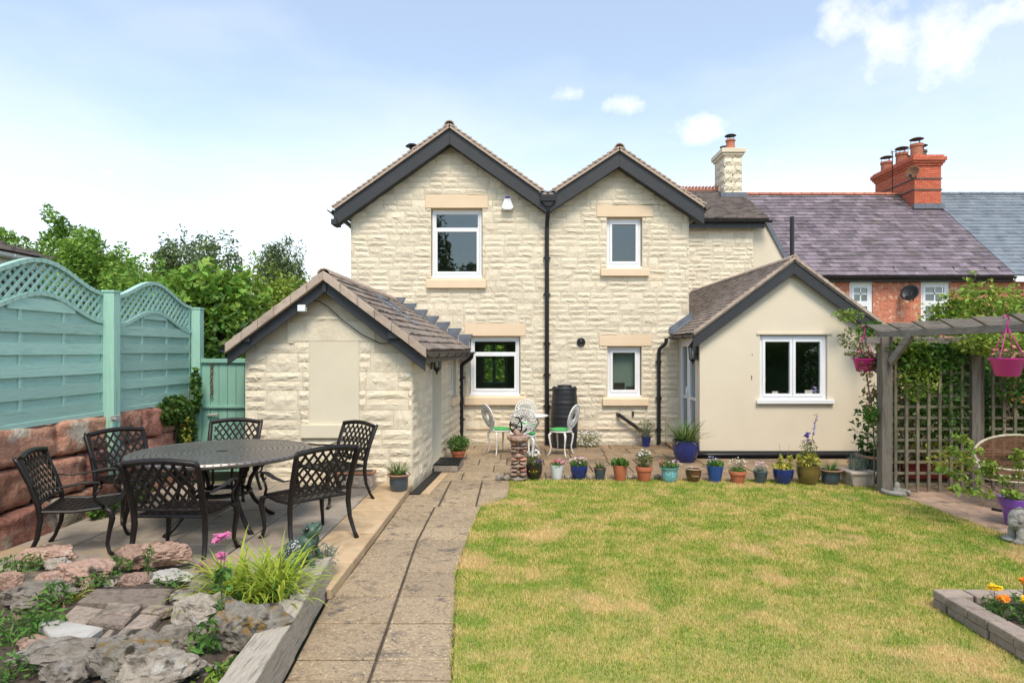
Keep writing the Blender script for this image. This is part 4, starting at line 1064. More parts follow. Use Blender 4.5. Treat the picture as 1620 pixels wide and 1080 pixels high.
MB().b2(ex_(1197), ex_(1316), YE - .022, YE, ez_(529), ez_(526)).build('drip_bead', 'render', EX)
for px, py, a_ in ((1190, 561, .01), (1189, 597, .035)): MB().box((ex_(px), YE - .004, ez_(py)), (.012, .006, a_ * 2)).build('wall_mark', 'rust', EX)
room(EX, e0 + .3, e1 - .25, YE + .225, YE + 2.6, .3, 2.2, 'roomgreen')
mb = MB(); mb.b2(4.25, 5.0, YE + 2.2, YE + 2.5, .3, 1.9)
bk = mb.build('bookcase', 'darkwood', EX)
for i in range(4):
    for k in range(9):
        MB().b2(4.28 + .078 * k, 4.28 + .078 * k + random.uniform(.03, .06), YE + 2.14, YE + 2.2, .5 + .36 * i, .5 + .36 * i + random.uniform(.16, .26)).build('book', random.choice(('room', 'oldbrick', 'curtain', 'darkwood')), bk)
for (px, w, h_) in ((1224, .10, .065), (1276, .13, .085)): MB().b2(ex_(px), ex_(px) + w, YE + .06, YE + .075, ez_(625), ez_(625) + h_).build('card', 'paleslab', EX)
leaves('windowsill_posy', 'f_paleblue', EX, ell_pts(90, (ex_(1292), YE + .08, ez_(617)), (.05, .03, .07)), .03, .02)
leaves('windowsill_plant', 'yellowleaf', EX, ell_pts(70, (ex_(1212), YE + .09, ez_(600)), (.03, .03, .09)), .035, .02)
# french doors
fd = None
U, N = Y_, -X_
mb = MB(); frame_boxes(mb, OS, U, N, dE[0], dE[1], dE[2], dE[3], .05, -.10, -.02); fd = mb.build('french_door', 'upvc', EX, bevel=.004)
for (a, b) in ((dE[0] + .05, (dE[0] + dE[1]) / 2 - .002), ((dE[0] + dE[1]) / 2 + .002, dE[1] - .05)):
    mb = MB(); frame_boxes(mb, OS, U, N, a, b, dE[2] + .05, dE[3] - .05, .085, -.09, -.008)
    mb.obox(OS + U * (a + .08) + Z_ * .93 + N * (-.085), U * (b - a - .16), N * .07, Z_ * .05); lf = mb.build('door_leaf', 'upvc', fd, bevel=.004)
    mb = MB(); mb.obox(OS + U * (a + .08) + Z_ * (dE[2] + .12) + N * (-.05), U * (b - a - .16), N * .006, Z_ * (dE[3] - dE[2] - .24)); mb.build('pane', 'glass', lf)
mb = MB(); mb.obox(OS + U * .72 + Z_ * 1.0 + N * (-.01), U * .03, N * .05, Z_ * .16); mb.obox(OS + U * .62 + Z_ * 1.06 + N * .03, U * .12, N * .015, Z_ * .02); mb.build('handle', 'upvc', fd)
mb = MB()
for k in range(14):
    y_ = .2 + .08 * k; mb.tube([OS + U * y_ + N * (-.2) + Z_ * .1, OS + U * y_ + N * (-.2) + Z_ * 2.0], .035, 6)
mb.build('curtain', 'curtain', EX, smooth=True)
mb = MB().b2(e0 - .28, e0, YE + .05, YE + 1.36, .0, .055); mb.build('door_step', 'apron', EX, bevel=.008)
# roof
A0, A1, E0, E1 = V3((apE[0], YG, apE[1] - .03)), V3((apE[0], 16.8, apE[1] - .03)), V3((tlE[0], YG, tlE[1] - .03)), V3((tlE[0], 16.8, tlE[1] - .03))
Rr0, Rr1 = V3((trE[0], YG, trE[1] - .03)), V3((trE[0], 16.8, trE[1] - .03))
t_ = (3.40 - A0.x) / (E0.x - A0.x)
deck(EX, A0, A1, A0.lerp(E0, t_), A1.lerp(E1, t_), .04, 'rooftile'); deck(EX, A0.lerp(E0, t_), A0.lerp(E0, t_) + Y_ * (YF - .05 - YG), E0, E0 + Y_ * (YF - .05 - YG), .04, 'rooftile'); deck(EX, A0, A1, Rr0, Rr1, .04, 'rooftile')
its = slope_tiles(A0, A1, E0, E1, .098, .19, .018, skip=lambda p: p.y > YF - .12 and p.x < 3.45)
mb = MB()
for (o, a, b, c) in its: mb.obox(o, a, b, c, random.random())
r_ = mb.build('roof_tiles', 'rooftile', EX); r_['kind'] = 'stuff'
mb = MB()
for (o, a, b, c) in slope_tiles(A0, A1, Rr0, Rr1, .098, 99, .018, stagger=False): mb.obox(o, a, b, c, random.random())
r_ = mb.build('far_slope_tiles', 'rooftile', EX); r_['kind'] = 'stuff'
for tp in (tlE, trE):
    barge(EX, (apE, tp), YG + .02, YG + .05, .055, .235)
    MB().prism([(apE[0], YG + .051, apE[1] - .10), (tp[0], YG + .051, tp[1] - .10), (tp[0], YG + .051, tp[1] - .08), (apE[0], YG + .051, apE[1] - .08)], (0, .13, 0)).build('soffit', 'black', EX)
    mb = MB(); n = 18
    for k in range(n):
        xa, za = apE[0] + (tp[0] - apE[0]) * k / n, apE[1] + (tp[1] - apE[1]) * k / n; xb, zb_ = apE[0] + (tp[0] - apE[0]) * (k + .97) / n, apE[1] + (tp[1] - apE[1]) * (k + .97) / n
        mb.prism([(xa, YG - .02, za + .006), (xb, YG - .02, zb_ + .018), (xb, YG - .02, zb_ - .045), (xa, YG - .02, za - .045)], (0, .08, 0), random.random())
    r_ = mb.build('verge_mortar', 'vergetile', EX); r_['kind'] = 'stuff'
ridge_caps(EX, A0 + Z_ * .025, A1 + Z_ * .025, .07)
gutter(EX, E0 + V3((-.04, .0, -.02)), V3((E0.x - .04, YF - .10, E0.z - .02)), .05)
MB().prism([(3.0, YF - .06, tlE[1] - .02), (3.42, YF - .06, tlE[1] + .30), (3.42, YF - .06, tlE[1] + .44), (2.97, YF - .06, tlE[1] + .13)], (0, .03, 0)).build('lead_abutment', 'lead', EX)
mb = MB(); mb.prism([(3.0, YF - .28, tlE[1] + .0), (3.38, YF - .28, tlE[1] + .285), (3.38, YF - .06, tlE[1] + .30), (3.0, YF - .06, tlE[1] + .015)], (-.006, 0, .012)); mb.build('lead_soaker', 'lead', EX)

# ================================================================== the terrace behind
YT = 22.2; YTR = 26.7
tx = lambda px: (px - CX) * YT / F
tz = lambda py: EYE + (CY - py) * YT / F
rx_ = lambda px: (px - CX) * YTR / F
zE, zR = tz(437), EYE + (CY - 308) * YTR / F
xb_ = tx(1596)
TH = thing('terraced_house', 'red brick terraced house with purple slate roof and tall chimney', 'house', (13, YT, 0))
TH2 = thing('terraced_house', 'terraced house with newer blue grey slate roof at right edge', 'house', (22, YT, 0))
wins = [(tx(1344), tx(1381), tz(520), tz(447)), (tx(1457), tx(1503), tz(520), tz(446))]
mb = MB(); wall_cells(mb, V3((0, YT, 0)), X_, NF, 8.5, xb_, 0, zE - .12, wins, .3); mb.b2(8.5, 8.8, YT + .3, 31, 0, zE); mb.build('wall', 'brick', TH)
mb = MB().b2(xb_ + .002, 36, YT + .004, YT + .3, 0, zE - .12); mb.build('wall', 'brick', TH2)
for w_ in wins:
    wd = window(TH, V3((0, YT, 0)), X_, NF, w_[0], w_[1], w_[2], w_[3], [(0, 1, .55, 1, True), (0, 1, 0, .55, True)], rec=.05, fw=.09, sw=.09)
    mb = MB(); xm = (w_[0] + w_[1]) / 2; mb.b2(xm - .025, xm + .025, YT + .05, YT + .09, w_[2], w_[3]); zq = w_[2] + (w_[3] - w_[2]) * .76; mb.b2(w_[0], w_[1], YT + .05, YT + .09, zq - .025, zq + .025); mb.build('glazing_bar', 'upvc', wd)
    n = 9; arc = [(w_[0] + (w_[1] - w_[0]) * k / n, YT - .01, w_[3] + .0 + .10 * math.sin(math.pi * k / n)) for k in range(n + 1)]
    MB().prism([(w_[0], YT - .01, w_[3] - .03)] + arc + [(w_[1], YT - .01, w_[3] - .03)], (0, .10, 0)).build('arched_head', 'upvc', TH)
    MB().b2(w_[0] + .1, w_[1] - .1, YT + .25, YT + .26, w_[2] + .05, w_[3] - .05).build('blind', 'curtain', TH)
A0, A1, E0, E1 = V3((8.5, YTR, zR)), V3((xb_, YTR, zR)), V3((8.5, YT - .25, zE)), V3((xb_, YT - .25, zE))
deck(TH, A0, A1, E0, E1, .05, 'slate')
it = slope_tiles(A0, A1, E0, E1, .255, .36, .022)
it.sort(key=lambda q: q[0].y)
pieces(TH, 'roof_slate', it, unit_slate, 'slate', 300, rest='roof_slates')
B0, B1, D0, D1 = V3((xb_ + .01, YTR, zR + .02)), V3((36, YTR, zR + .02)), V3((xb_ + .01, YT - .25, zE + .02)), V3((36, YT - .25, zE + .02))
deck(TH2, B0, B1, D0, D1, .05, 'slategrey')
it = [q for q in slope_tiles(B0, B1, D0, D1, .255, .36, .020)]
vis = [q for q in it if (q[0].x / q[0].y) < .86]
pieces(TH2, 'roof_slate', vis, unit_slate, 'slategrey', 300, rest='roof_slates')
ridge_caps(TH, A0 + Z_ * .03, A1 + Z_ * .03, .13, .45, 'ridge'); ridge_caps(TH2, B0 + Z_ * .03, B1 + Z_ * .03, .12, .45, 'slategrey')
gutter(TH, E0 + V3((0, -.06, -.05)), E1 + V3((0, -.06, -.05)), .07); MB().b2(xb_, 36, YT - .30, YT - .24, zE - .22, zE - .02).build('fascia', 'upvc', TH2)
MB().b2(8.5, xb_, YT - .2, YT + .0, zE - .2, zE - .07).build('fascia', 'black', TH)
mb = MB()
for px in (1413, 1462, 1508, 1558, 1580): mb.bar((tx(px), YT - .3, zE - .05), (tx(px) + .05, YT + .1, zE + .35), .025, .03)
mb.build('gutter_bracket', 'blackmetal', TH)
# stack with corbelled head, five pots, aerial and dishes
sx0, sx1, sy0, sy1 = (1447 - CX) * 25.6 / F, (1489 - CX) * 25.6 / F, 25.6, 28.4
zt = EYE + (CY - 262) * 25.6 / F
stk = MB().b2(sx0, sx1, sy0, sy1, 6.5, zt); stk = stk.build('chimney_stack', 'brickstack', TH)
for k, (o_, z0_, z1_) in enumerate(((.05, zt, zt + .09), (.10, zt + .09, zt + .18), (.15, zt + .18, zt + .34), (.08, zt + .34, zt + .42))): MB().b2(sx0 - o_, sx1 + o_, sy0 - o_, sy1 + o_, z0_, z1_).build('corbel_course', 'brickstack', stk, bevel=.01)
for z_ in (zt - .55, zt - 1.0): MB().b2(sx0 - .03, sx1 + .03, sy0 - .03, sy1 + .03, z_, z_ + .05).build('string_course', 'darktile', stk)
MB().b2(sx0 - .08, sx1 + .08, sy0 - .10, sy0 + .0, EYE + (CY - 330) * 25.5 / F, EYE + (CY - 322) * 25.5 / F).build('lead_apron', 'lead', stk)
for k, (py, h_, m_) in enumerate(((25.95, .55, 'ridge'), (26.4, .42, 'darktile'), (26.95, .5, 'ridge'), (27.5, .3, 'darktile'), (28.05, .45, 'ridge'))):
    xx = sx0 + (.30 if k % 2 == 0 else .75); c_ = V3((xx, py, zt + .42))
    pt = MB().lathe([(.23, 0), (.22, h_ * .75), (.25, h_ * .8), (.25, h_), (.19, h_)], c_, 16).build('chimney_pot', m_, stk, auto=35)
    MB().lathe([(.27, h_ + .20), (.18, h_ + .25), (.02, h_ + .28)], c_, 16).build('rain_cowl', 'darktile', pt, auto=40)
    mb = MB()
    for q in range(3): a = q * 2.1 + .4; mb.tube([c_ + V3((.2 * math.cos(a), .2 * math.sin(a), h_ - .05)), c_ + V3((.2 * math.cos(a), .2 * math.sin(a), h_ + .23))], .012, 5)
    mb.build('cowl_stay', 'blackmetal', pt)
def dish(parent, c, r, aim, mt):
    aim = V3(aim).normalized(); t = aim.orthogonal().normalized(); b = aim.cross(t); vs = []; n = 18
    for j in range(5):
        rr = r * (j + .001) / 4
        for k in range(n): a = 6.283 * k / n; vs.append(V3(c) + (t * math.cos(a) + b * math.sin(a)) * rr + aim * (rr * rr / r * .35))
    mb = MB().add(vs, [(j * n + k, j * n + (k + 1) % n, (j + 1) * n + (k + 1) % n, (j + 1) * n + k) for j in range(4) for k in range(n)])
    d = mb.build('satellite_dish', mt, parent, smooth=True)
    md = d.modifiers.new('thick', 'SOLIDIFY'); md.thickness = .015
    tip = V3(c) + aim * r * 1.0 - Z_ * r * .8
    MB().tube([V3(c) - Z_ * r * .9, tip], .018, 5).build('feed_arm', 'blackmetal', d); MB().box(tip, (.09, .09, .09)).build('feed_horn', 'blackmetal', d)
    MB().tube([V3(c), V3(c) - aim * r * .7, V3(c) - aim * r * .8 - Z_ * r * .5], .025, 6).build('dish_bracket', 'blackmetal', d)
dish(TH, (tx(1431), YT - .35, tz(466)), .30, (-.75, -.6, .35), 'butt')
dish(TH, ((1445 - CX) * 25.3 / F, 25.3, EYE + (CY - 274) * 25.3 / F), .28, (-.8, -.5, .3), 'rust')
xa, ya, za = sx0 - .3, 26.6, zt + .3
mb = MB().tube([(xa, ya, za - 1.3), (xa, ya, za + .6)], .018, 5); mb.tube([(xa - .1, ya, za + .55), (xa + .7, ya - .3, za + .62)], .012, 5)
for k in range(5): mb.tube([(xa + .14 * k - .05, ya - .06 * k, za + .42 + .012 * k), (xa + .14 * k - .05, ya - .06 * k, za + .68 + .012 * k)], .008, 4)
mb.tube([(xa, ya, za - 1.2), (sx0, ya, za - 1.2)], .02, 5); mb.build('aerial', 'blackmetal', TH)

# ================================================================== fence, gate and sandstone wall on the left
XW = -4.57                                       # face of the sandstone wall
def fence_panel(y0, y1, zb, ze_, zm, le, lm, label):
    """boards up to an arched top (ze_ at the ends, zm in the middle), lattice above up to le / lm"""
    xf = XW - .03
    t = thing('lattice_fence', label, 'fence', (xf, (y0 + y1) / 2, zb), 'arched fence panels')
    arch = lambda y, a, b: a + (b - a) * (.5 - .5 * math.cos(2 * math.pi * (y - y0) / (y1 - y0)))
    z = zb + .05; k = 0
    while z < zm - .02:
        h_ = .115; zt_ = z + h_
        # a board is cut where the arch comes down
        ys = [y for y in np.linspace(y0 + .03, y1 - .03, 33) if arch(y, ze_, zm) - .03 > z + .015]
        if len(ys) > 3:
            top = [(xf, y, min(zt_, arch(y, ze_, zm) - .02)) for y in ys]
            pts = [(xf, ys[0], z)] + top + [(xf, ys[-1], z)]
            d = .0 if k % 2 else .022
            MB().prism([(p[0] + d, p[1], p[2]) for p in pts], (.013, 0, 0), random.random()).build('board', 'fence', t)
        z += .105; k += 1
    for f in (.0, .34, .66, 1.0):
        y = y0 + .02 + (y1 - y0 - .04) * f
        MB().b2(xf - .02, xf + .03, y - .02, y + .02, zb, arch(y, ze_, zm)).build('batten', 'fence', t, bevel=.004)
    n = 22
    for (a, b, nm) in ((ze_, zm, 'arched_rail'), (le, lm, 'top_rail')):
        P = [V3((xf + .012, y, arch(y, a, b))) for y in np.linspace(y0, y1, n)]
        mb = MB()
        for p, q in zip(P, P[1:]): mb.bar(p - (q - p) * .04, q, .062, .042)
        mb.build(nm, 'fence', t)
    MB().b2(xf - .01, xf + .045, y0, y1, zb, zb + .05).build('bottom_rail', 'fence', t, bevel=.004)
    for y in (y0 + .02, y1 - .02): MB().b2(xf - .02, xf + .03, y - .018, y + .018, ze_, le).build('lattice_stile', 'fence', t)
    # diagonal laths between the two arches
    for s_ in (1, -1):
        yy_ = y0 - 1.2
        while yy_ < y1 + 1.2:
            pts = []
            for i in range(60):
                y = yy_ + s_ * (i * .02); zz = 1.9 + i * .02
                if y0 + .03 < y < y1 - .03 and arch(y, ze_, zm) + .015 < zz < arch(y, le, lm) - .015: pts.append(V3((xf + .012 + s_ * .007, y, zz)))
            if len(pts) > 1: MB().bar(pts[0], pts[-1], .012, .029, up=(0, s_ * -1, 1)).build('lath', 'fence', t)
            yy_ += .106
    return t
fence_panel(5.22, 7.03, 1.09, 2.13, 2.36, 2.44, 2.68, 'near sea green fence panel with arched lattice top, at the left edge')
fence_panel(7.15, 8.90, 1.10, 2.08, 2.30, 2.42, 2.66, 'sea green arched lattice fence panel between the two posts')
for (y, zt_, lb) in ((7.06, 2.46, 'sea green square fence post beside the chairs, left of the two'), (8.97, 2.40, 'sea green square fence post beside the wooden gate')):
    t = thing('fence_post', lb, 'post', (XW + .05, y, PZ))
    MB().b2(XW + .0, XW + .125, y - .06, y + .06, PZ - .05, zt_).build('shaft', 'fencepost', t, bevel=.006)
    MB().b2(XW - .01, XW + .135, y - .07, y + .07, zt_, zt_ + .02).build('cap', 'fencepost', t)
    if y < 8:
        for z in (.62, 1.03):
            MB().b2(XW + .126, XW + .135, y - .12, y + .05, z, z + .06).build('steel_strap', 'paleslab', t, bevel=.003)
            MB().tube([(XW + .13, y - .09, z + .03), (XW + .17, y - .09, z + .03)], .012, 6).build('bolt', 'paleslab', t)
# gate
GY = 8.98
t = thing('wooden_gate', 'sea green boarded gate between fence post and stone annex', 'gate', (-4.0, GY, PZ))
x = -4.45
while x < -3.35:
    MB().b2(x + .003, x + .118, GY, GY + .02, PZ + .02, 1.68, random.random()).build('board', 'gate', t); x += .121
for z in (1.0, 1.64): MB().b2(-4.45, -3.35, GY - .035, GY - .001, z, z + (.06 if z > 1.5 else .035)).build('rail', 'gate', t, bevel=.004)
mb = MB()
for k in range(11): mb.torus((-4.30 + .004 * math.sin(k), GY - .03, 1.62 - .045 * k), .02, .006, (1, 0, 0) if k % 2 else (0, 1, 0), 8, 4)
mb.build('rusty_chain', 'rust', t)
MB().tube([(-4.36, GY - .03, .90), (-4.2, GY - .04, .91)], .015, 6).build('latch', 'paleslab', t)
# wall of big sandstone blocks
t = thing('sandstone_wall', 'low retaining wall of big red sandstone blocks under the fence', 'wall', (XW - .2, 6.5, 0))
MB().b2(XW - .55, XW - .06, 3.2, 8.9, -.05, 1.06).build('wall_core', 'soil', t)
sizes = [(.0, .36), (.36, .74), (.74, 1.10)]
for ci, (za, zb_) in enumerate(sizes):
    y = 3.3 - random.uniform(0, .3); k = 0
    while y < 8.85:
        w = random.choice((.42, .55, .7, .85)); y1 = min(y + w, 8.88); hh = zb_ - za
        me = block_mesh(300 + ci * 40 + k)
        o = link('sandstone_block', me, 'redstone', t, True)
        o.location = V3((XW - .16 + (.10 if ci == 0 else random.uniform(-.02, .03)), (y + y1) / 2, (za + zb_) / 2)) - wloc(t)
        o.scale = (.42, (y1 - y) * .985, hh * .97); o.rotation_euler = (random.uniform(-.05, .05), 0, 0); y = y1; k += 1
# ivy spilling at the far end of the wall
t = thing('ivy_plant', 'dark ivy with small yellow leaves spilling over the far end of the wall', 'plant', (-4.45, 8.4, PZ))
P = np.concatenate([ell_pts(700, (-4.50, 8.35, 1.02), (.14, .38, .20)), ell_pts(350, (-4.47, 8.6, .72), (.10, .22, .34)), ell_pts(220, (-4.42, 8.75, 1.25), (.07, .08, .35))])
leaves('foliage', 'treedark', t, P, .07, .06, up=.1)
leaves('pale_leaves', 'yellowleaf', t, ell_pts(60, (-4.38, 8.42, .75), (.06, .10, .22)), .05, .045)
stems('vine', 'bark', t, [((-4.5, 8.4, .08), (-4.48, 8.4, .9)), ((-4.46, 8.6, .08), (-4.45, 8.65, 1.3))], .012)
t = thing('fern_plant', 'green leafy weeds at the foot of the sandstone wall behind the chairs', 'plant', (-4.3, 7.2, PZ))
leaves('foliage', 'green', t, np.concatenate([ell_pts(200, (-4.32, 7.25, .22), (.12, .3, .16)), ell_pts(160, (-4.3, 6.6, .16), (.10, .22, .10))]), .07, .05)
stems('stem', 'stem', t, [((-4.32, 7.25, .08), (-4.3, 7.3, .3)), ((-4.3, 6.6, .08), (-4.3, 6.55, .25))], .005)

# ================================================================== trees behind the fence
def tree(name, label, base, height, radii, mt, n, leaf=(.12, .07), group='trees behind the fence', lumps=13, seed=1, droop=None, low=.25):
    rs = np.random.default_rng(seed); r_ = random.Random(seed)
    t = thing(name, label, 'tree', base, group)
    b = V3(base); rx, ry, rz = radii
    c = b + Z_ * (height - rz)
    mb = MB(); mb.tube([b, b + V3((.05, .02, height * .3)), c], [.13, .10, .04], 8); pts = []
    for k in range(lumps):
        a = r_.uniform(0, 6.283); e = r_.uniform(-.55, 1.0); q = c + V3((math.cos(a) * rx * .68 * math.sqrt(max(0, 1 - e * e * .8)), math.sin(a) * ry * .68 * math.sqrt(max(0, 1 - e * e * .8)), e * rz * .74))
        mb.tube([b + Z_ * height * r_.uniform(.2, .45), (c + q) / 2 - Z_ * .1, q], [.05, .03, .012], 6)
        s_ = r_.uniform(.32, .56); pts.append(ell_pts(int(n / lumps), q, (rx * s_, ry * s_, rz * s_ * .85), .35, rs))
    # loose sprays that break the outline
    for k in range(lumps * 5):
        d = V3((r_.gauss(0, 1), r_.gauss(0, 1), r_.gauss(.4, .8))).normalized(); q = c + V3((d.x * rx, d.y * ry, d.z * rz)) * r_.uniform(.78, 1.12)
        pts.append(ell_pts(max(6, int(n / lumps / 22)), q, (.16, .16, .26), .1, rs))
    mb.build('trunk', 'bark', t, smooth=True)
    leaves('crown', mt, t, np.concatenate(pts), leaf[0], leaf[1], rs=rs, droop=droop)
    return t
def base_at(px, d): return ((px - CX) * d / F, d, -.05)
def top_h(py, d): return EYE + (CY - py) * d / F + .05
TREES = [
 ('broadleaf_tree', 'tall bushy green tree rising above the shed roof at far left', 60, 14.5, 352, (1.9, 1.5, 2.2), 'tree', 30000, (.11, .055)),
 ('broadleaf_tree', 'green bushy tree stepping down right of the tallest one', 150, 14.0, 386, (1.0, 1.1, 1.9), 'tree', 16000, (.11, .055)),
 ('laurel_bush', 'mid green bush just above the middle fence post', 222, 12.0, 424, (.9, .9, 1.5), 'tree', 9000, (.11, .055)),
 ('birch_tree', 'thin upright grey green tree above the gate, left of the drooping one', 292, 15.0, 373, (.75, .8, 1.7), 'treegrey', 5200, (.11, .05)),
 ('sapling_tree', 'slender leafy sapling poking above the hedge beside the thin grey tree', 345, 14.0, 374, (.6, .6, 1.6), 'treegrey', 3200, (.11, .055)),
 ('weeping_tree', 'drooping grey green tree left of the annex ridge', 442, 16.0, 382, (.8, .8, 1.8), 'treegrey', 5200, (.15, .035)),
 ('broadleaf_bush', 'large leaved green bush behind the second fence panel', 275, 10.6, 436, (1.0, .8, 1.6), 'tree', 6000, (.17, .10)),
 ('broadleaf_bush', 'large leaved bush directly behind the gate and second post', 345, 10.4, 428, (1.0, .7, 1.7), 'tree', 8000, (.16, .095)),
 ('yellow_bush', 'yellow green feathery bush beside the annex roof', 425, 12.5, 428, (1.2, .9, 1.8), 'treeyel', 14000, (.10, .045)),
 ('dark_bush', 'dark bush low behind the gate', 372, 9.9, 512, (.7, .45, 1.0), 'treedark', 3000, (.13, .08)),
]
for i, (nm, lb, px, d, py, rad, mt, n, lf) in enumerate(TREES):
    h_ = top_h(py, d); rz = min(rad[2], h_ / 2.05)
    tree(nm, lb, base_at(px, d), h_, (rad[0], rad[1], rz), mt, n, lf, seed=40 + i, droop=1.5 if 'weeping' in nm else None)
# trees of the garden behind the camera, which the upper window mirrors
for i, (x, y, h_, rx) in enumerate(((-4.75, -13, 9.6, 1.0), (-4.3, -17, 7.6, .9), (-3.3, -18, 7.7, .75), (-2.55, -17.5, 7.7, .7))):
    tree('mirrored_tree', ('tall garden tree mirrored at the left of the upper window', 'rounded garden tree mirrored in the upper window', 'second rounded tree mirrored in the upper window', 'rightmost small tree mirrored in the upper window')[i], (x, y, -.05), h_, (rx, rx, h_ * .36), 'treedark', 2600, (.22, .14), group='trees mirrored in the upper window', seed=80 + i)
t = thing('boundary_hedge', 'long dark hedge mirrored low in the ground floor windows', 'hedge', (0, -9, 0))
leaves('foliage', 'treedark', t, np.stack([rng.uniform(-14, 14, 9000), rng.uniform(-9.5, -8.6, 9000), rng.uniform(0, 3.6, 9000)], 1), .26, .17)
MB().b2(-14, 14, -9.3, -8.9, -.05, 3.3).build('hedge_core', 'treedark', t)
# hedge behind the house, seen through the lower left window
t = thing('garden_hedge', 'green hedge seen through the house in the lower left window', 'hedge', (-.3, 27.5, 0))
leaves('foliage', 'treeyel', t, np.stack([rng.uniform(-3.6, 2.2, 2600), rng.uniform(27.1, 27.8, 2600), rng.uniform(0, 3.2, 2600)], 1), .2, .14)
MB().b2(-3.6, 2.2, 27.4, 27.6, -.05, 2.9).build('hedge_core', 'treedark', t)

# neighbour's shed on the far left
t = thing('garden_shed', 'neighbouring shed with brown roof and white gutter, at far left', 'shed', (-9.5, 9, 0))
zs = 3.36; MB().b2(-11.5, -8.05, 7.2, 10.7, -.05, zs - .05).build('wall', 'darkwood', t)
A0, A1, E0, E1 = V3((-9.9, 7.0, zs + .62)), V3((-9.9, 10.85, zs + .62)), V3((-7.95, 7.0, zs)), V3((-7.95, 10.85, zs))
deck(t, A0, A1, E0, E1, .05, 'rooftile')
pieces(t, 'roof_tile', slope_tiles(A0, A1, E0, E1, .3, .33, .03), unit_slate, 'rooftile', 300, key='shedtile')
gutter(t, E0 + V3((.06, 0, -.04)), E1 + V3((.06, 0, -.04)), .07, 'upvc'); MB().b2(-8.04, -7.99, 7.0, 10.85, zs - .20, zs - .03).build('fascia', 'upvc', t)
MB().prism([(-9.9, 10.80, zs + .60), (-7.95, 10.80, zs - .02), (-7.95, 10.80, zs - .16), (-9.9, 10.80, zs + .44)], (0, .03, 0)).build('bargeboard', 'upvc', t)

# ================================================================== patio table and chairs
def lattice(mb, fn, w, h_, pitch, bw, bt, ang=60, clip=None, sub=3, nrm=None):
    """crossing bars over a w x h field; fn maps (u, v) to a point"""
    ta = math.tan(R(ang))
    for s_ in (1, -1):
        c = -h_ / ta
        while c < w + h_ / ta:
            # line u = c + s*v/ta, clipped to the field
            lo, hi = 0.0, h_
            for edge in (0.0, w):
                vv = (edge - c) * ta * s_
                if s_ * 1 > 0:
                    if edge == 0.0: lo = max(lo, vv)
                    else: hi = min(hi, vv)
                else:
                    if edge == 0.0: hi = min(hi, vv)
                    else: lo = max(lo, vv)
            if hi - lo > .02:
                P = [V3(fn(c + s_ * v / ta, v)) for v in np.linspace(lo, hi, sub + 1)]
                for p, q in zip(P, P[1:]): mb.bar(p, q, bt, bw, up=nrm or (1, 0, 0)) if nrm is None else mb.bar(p, q, bw, bt, up=nrm)
            c += pitch
def make_chair():
    t = thing('patio_chair', 'dark cast metal lattice chair', 'chair', (0, 0, 0), 'dark lattice patio chairs')
    sw, sd, sh = .50, .46, .43
    seat = lambda u, v: (u - sw / 2, v - sd / 2, sh - .018 * math.sin(math.pi * v / sd) - .006 * math.sin(math.pi * u / sw))
    mb = MB(); lattice(mb, seat, sw, sd, .062, .020, .010, 55, nrm=(0, 0, 1))
    mb.tube([seat(0, 0), seat(0, sd * .5), seat(0, sd)], .016, 8); mb.tube([seat(sw, 0), seat(sw, sd * .5), seat(sw, sd)], .016, 8)
    mb.tube([seat(0, sd), (-.12, sd / 2 + .02, sh), (.12, sd / 2 + .02, sh), seat(sw, sd)], .017, 8); mb.tube([seat(0, 0), seat(sw, 0)], .014, 8)
    mb.build('seat', 'bronze', t, auto=45)
    # backrest: leaning lattice panel with arched head
    bw_, bh = .47, .41
    def bk(u, v):
        f = v / bh; uu = (u / bw_ - .5)
        return (uu * (bw_ + .04 * f), -sd / 2 - .012 - .12 * f - .022 * math.cos(uu * math.pi), sh + .065 + v + (.03 * math.cos(uu * math.pi) if f > .9 else .03 * f * math.cos(uu * math.pi)))
    mb = MB(); lattice(mb, bk, bw_ - .03, bh - .03, .066, .018, .010, 58, nrm=(0, 1, 0), sub=4)
    for v in (0.0, bh):
        mb2 = [bk(bw_ * k / 10, v) for k in range(11)]
        mb.tube(mb2, .022 if v else .014, 8, flat=1.25 if v else 1)
    for u in (.0, bw_): mb.tube([bk(u, bh * k / 5) for k in range(6)], .013, 6)
    mb.build('backrest', 'bronze', t, auto=45)
    for s_ in (-1, 1):
        # rear upright and leg in one sweep
        P = [(s_ * .275, -.40, .925), (s_ * .27, -.375, .88), (s_ * .262, -.30, .68), (s_ * .255, -.245, .48), (s_ * .255, -.232, .36), (s_ * .262, -.25, .2), (s_ * .275, -.30, .06), (s_ * .28, -.335, 0)]
        MB().tube(P, [.014, .021, .02, .022, .022, .018, .016, .02], 8).build('leg', 'bronze', t, smooth=True)
        P = [(s_ * .25, .20, .43), (s_ * .268, .255, .40), (s_ * .272, .27, .33), (s_ * .262, .245, .2), (s_ * .262, .232, .1), (s_ * .272, .25, .03), (s_ * .28, .28, 0)]
        MB().tube(P, [.02, .026, .024, .018, .015, .015, .02], 8).build('leg', 'bronze', t, smooth=True)
        P = [(s_ * .262, -.29, .66), (s_ * .285, -.19, .635), (s_ * .30, -.05, .65), (s_ * .305, .09, .68), (s_ * .30, .18, .67), (s_ * .295, .205, .63), (s_ * .29, .175, .60), (s_ * .285, .15, .615)]
        ar = MB().tube(P, [.012, .016, .022, .024, .020, .015, .012, .010], 8, flat=.5).build('armrest', 'bronze', t, smooth=True)
        MB().tube([(s_ * .295, .19, .61), (s_ * .29, .15, .56), (s_ * .282, .15, .51), (s_ * .268, .21, .44)], .012, 6).build('arm_support', 'bronze', ar, smooth=True)
    return t
ch0 = make_chair()
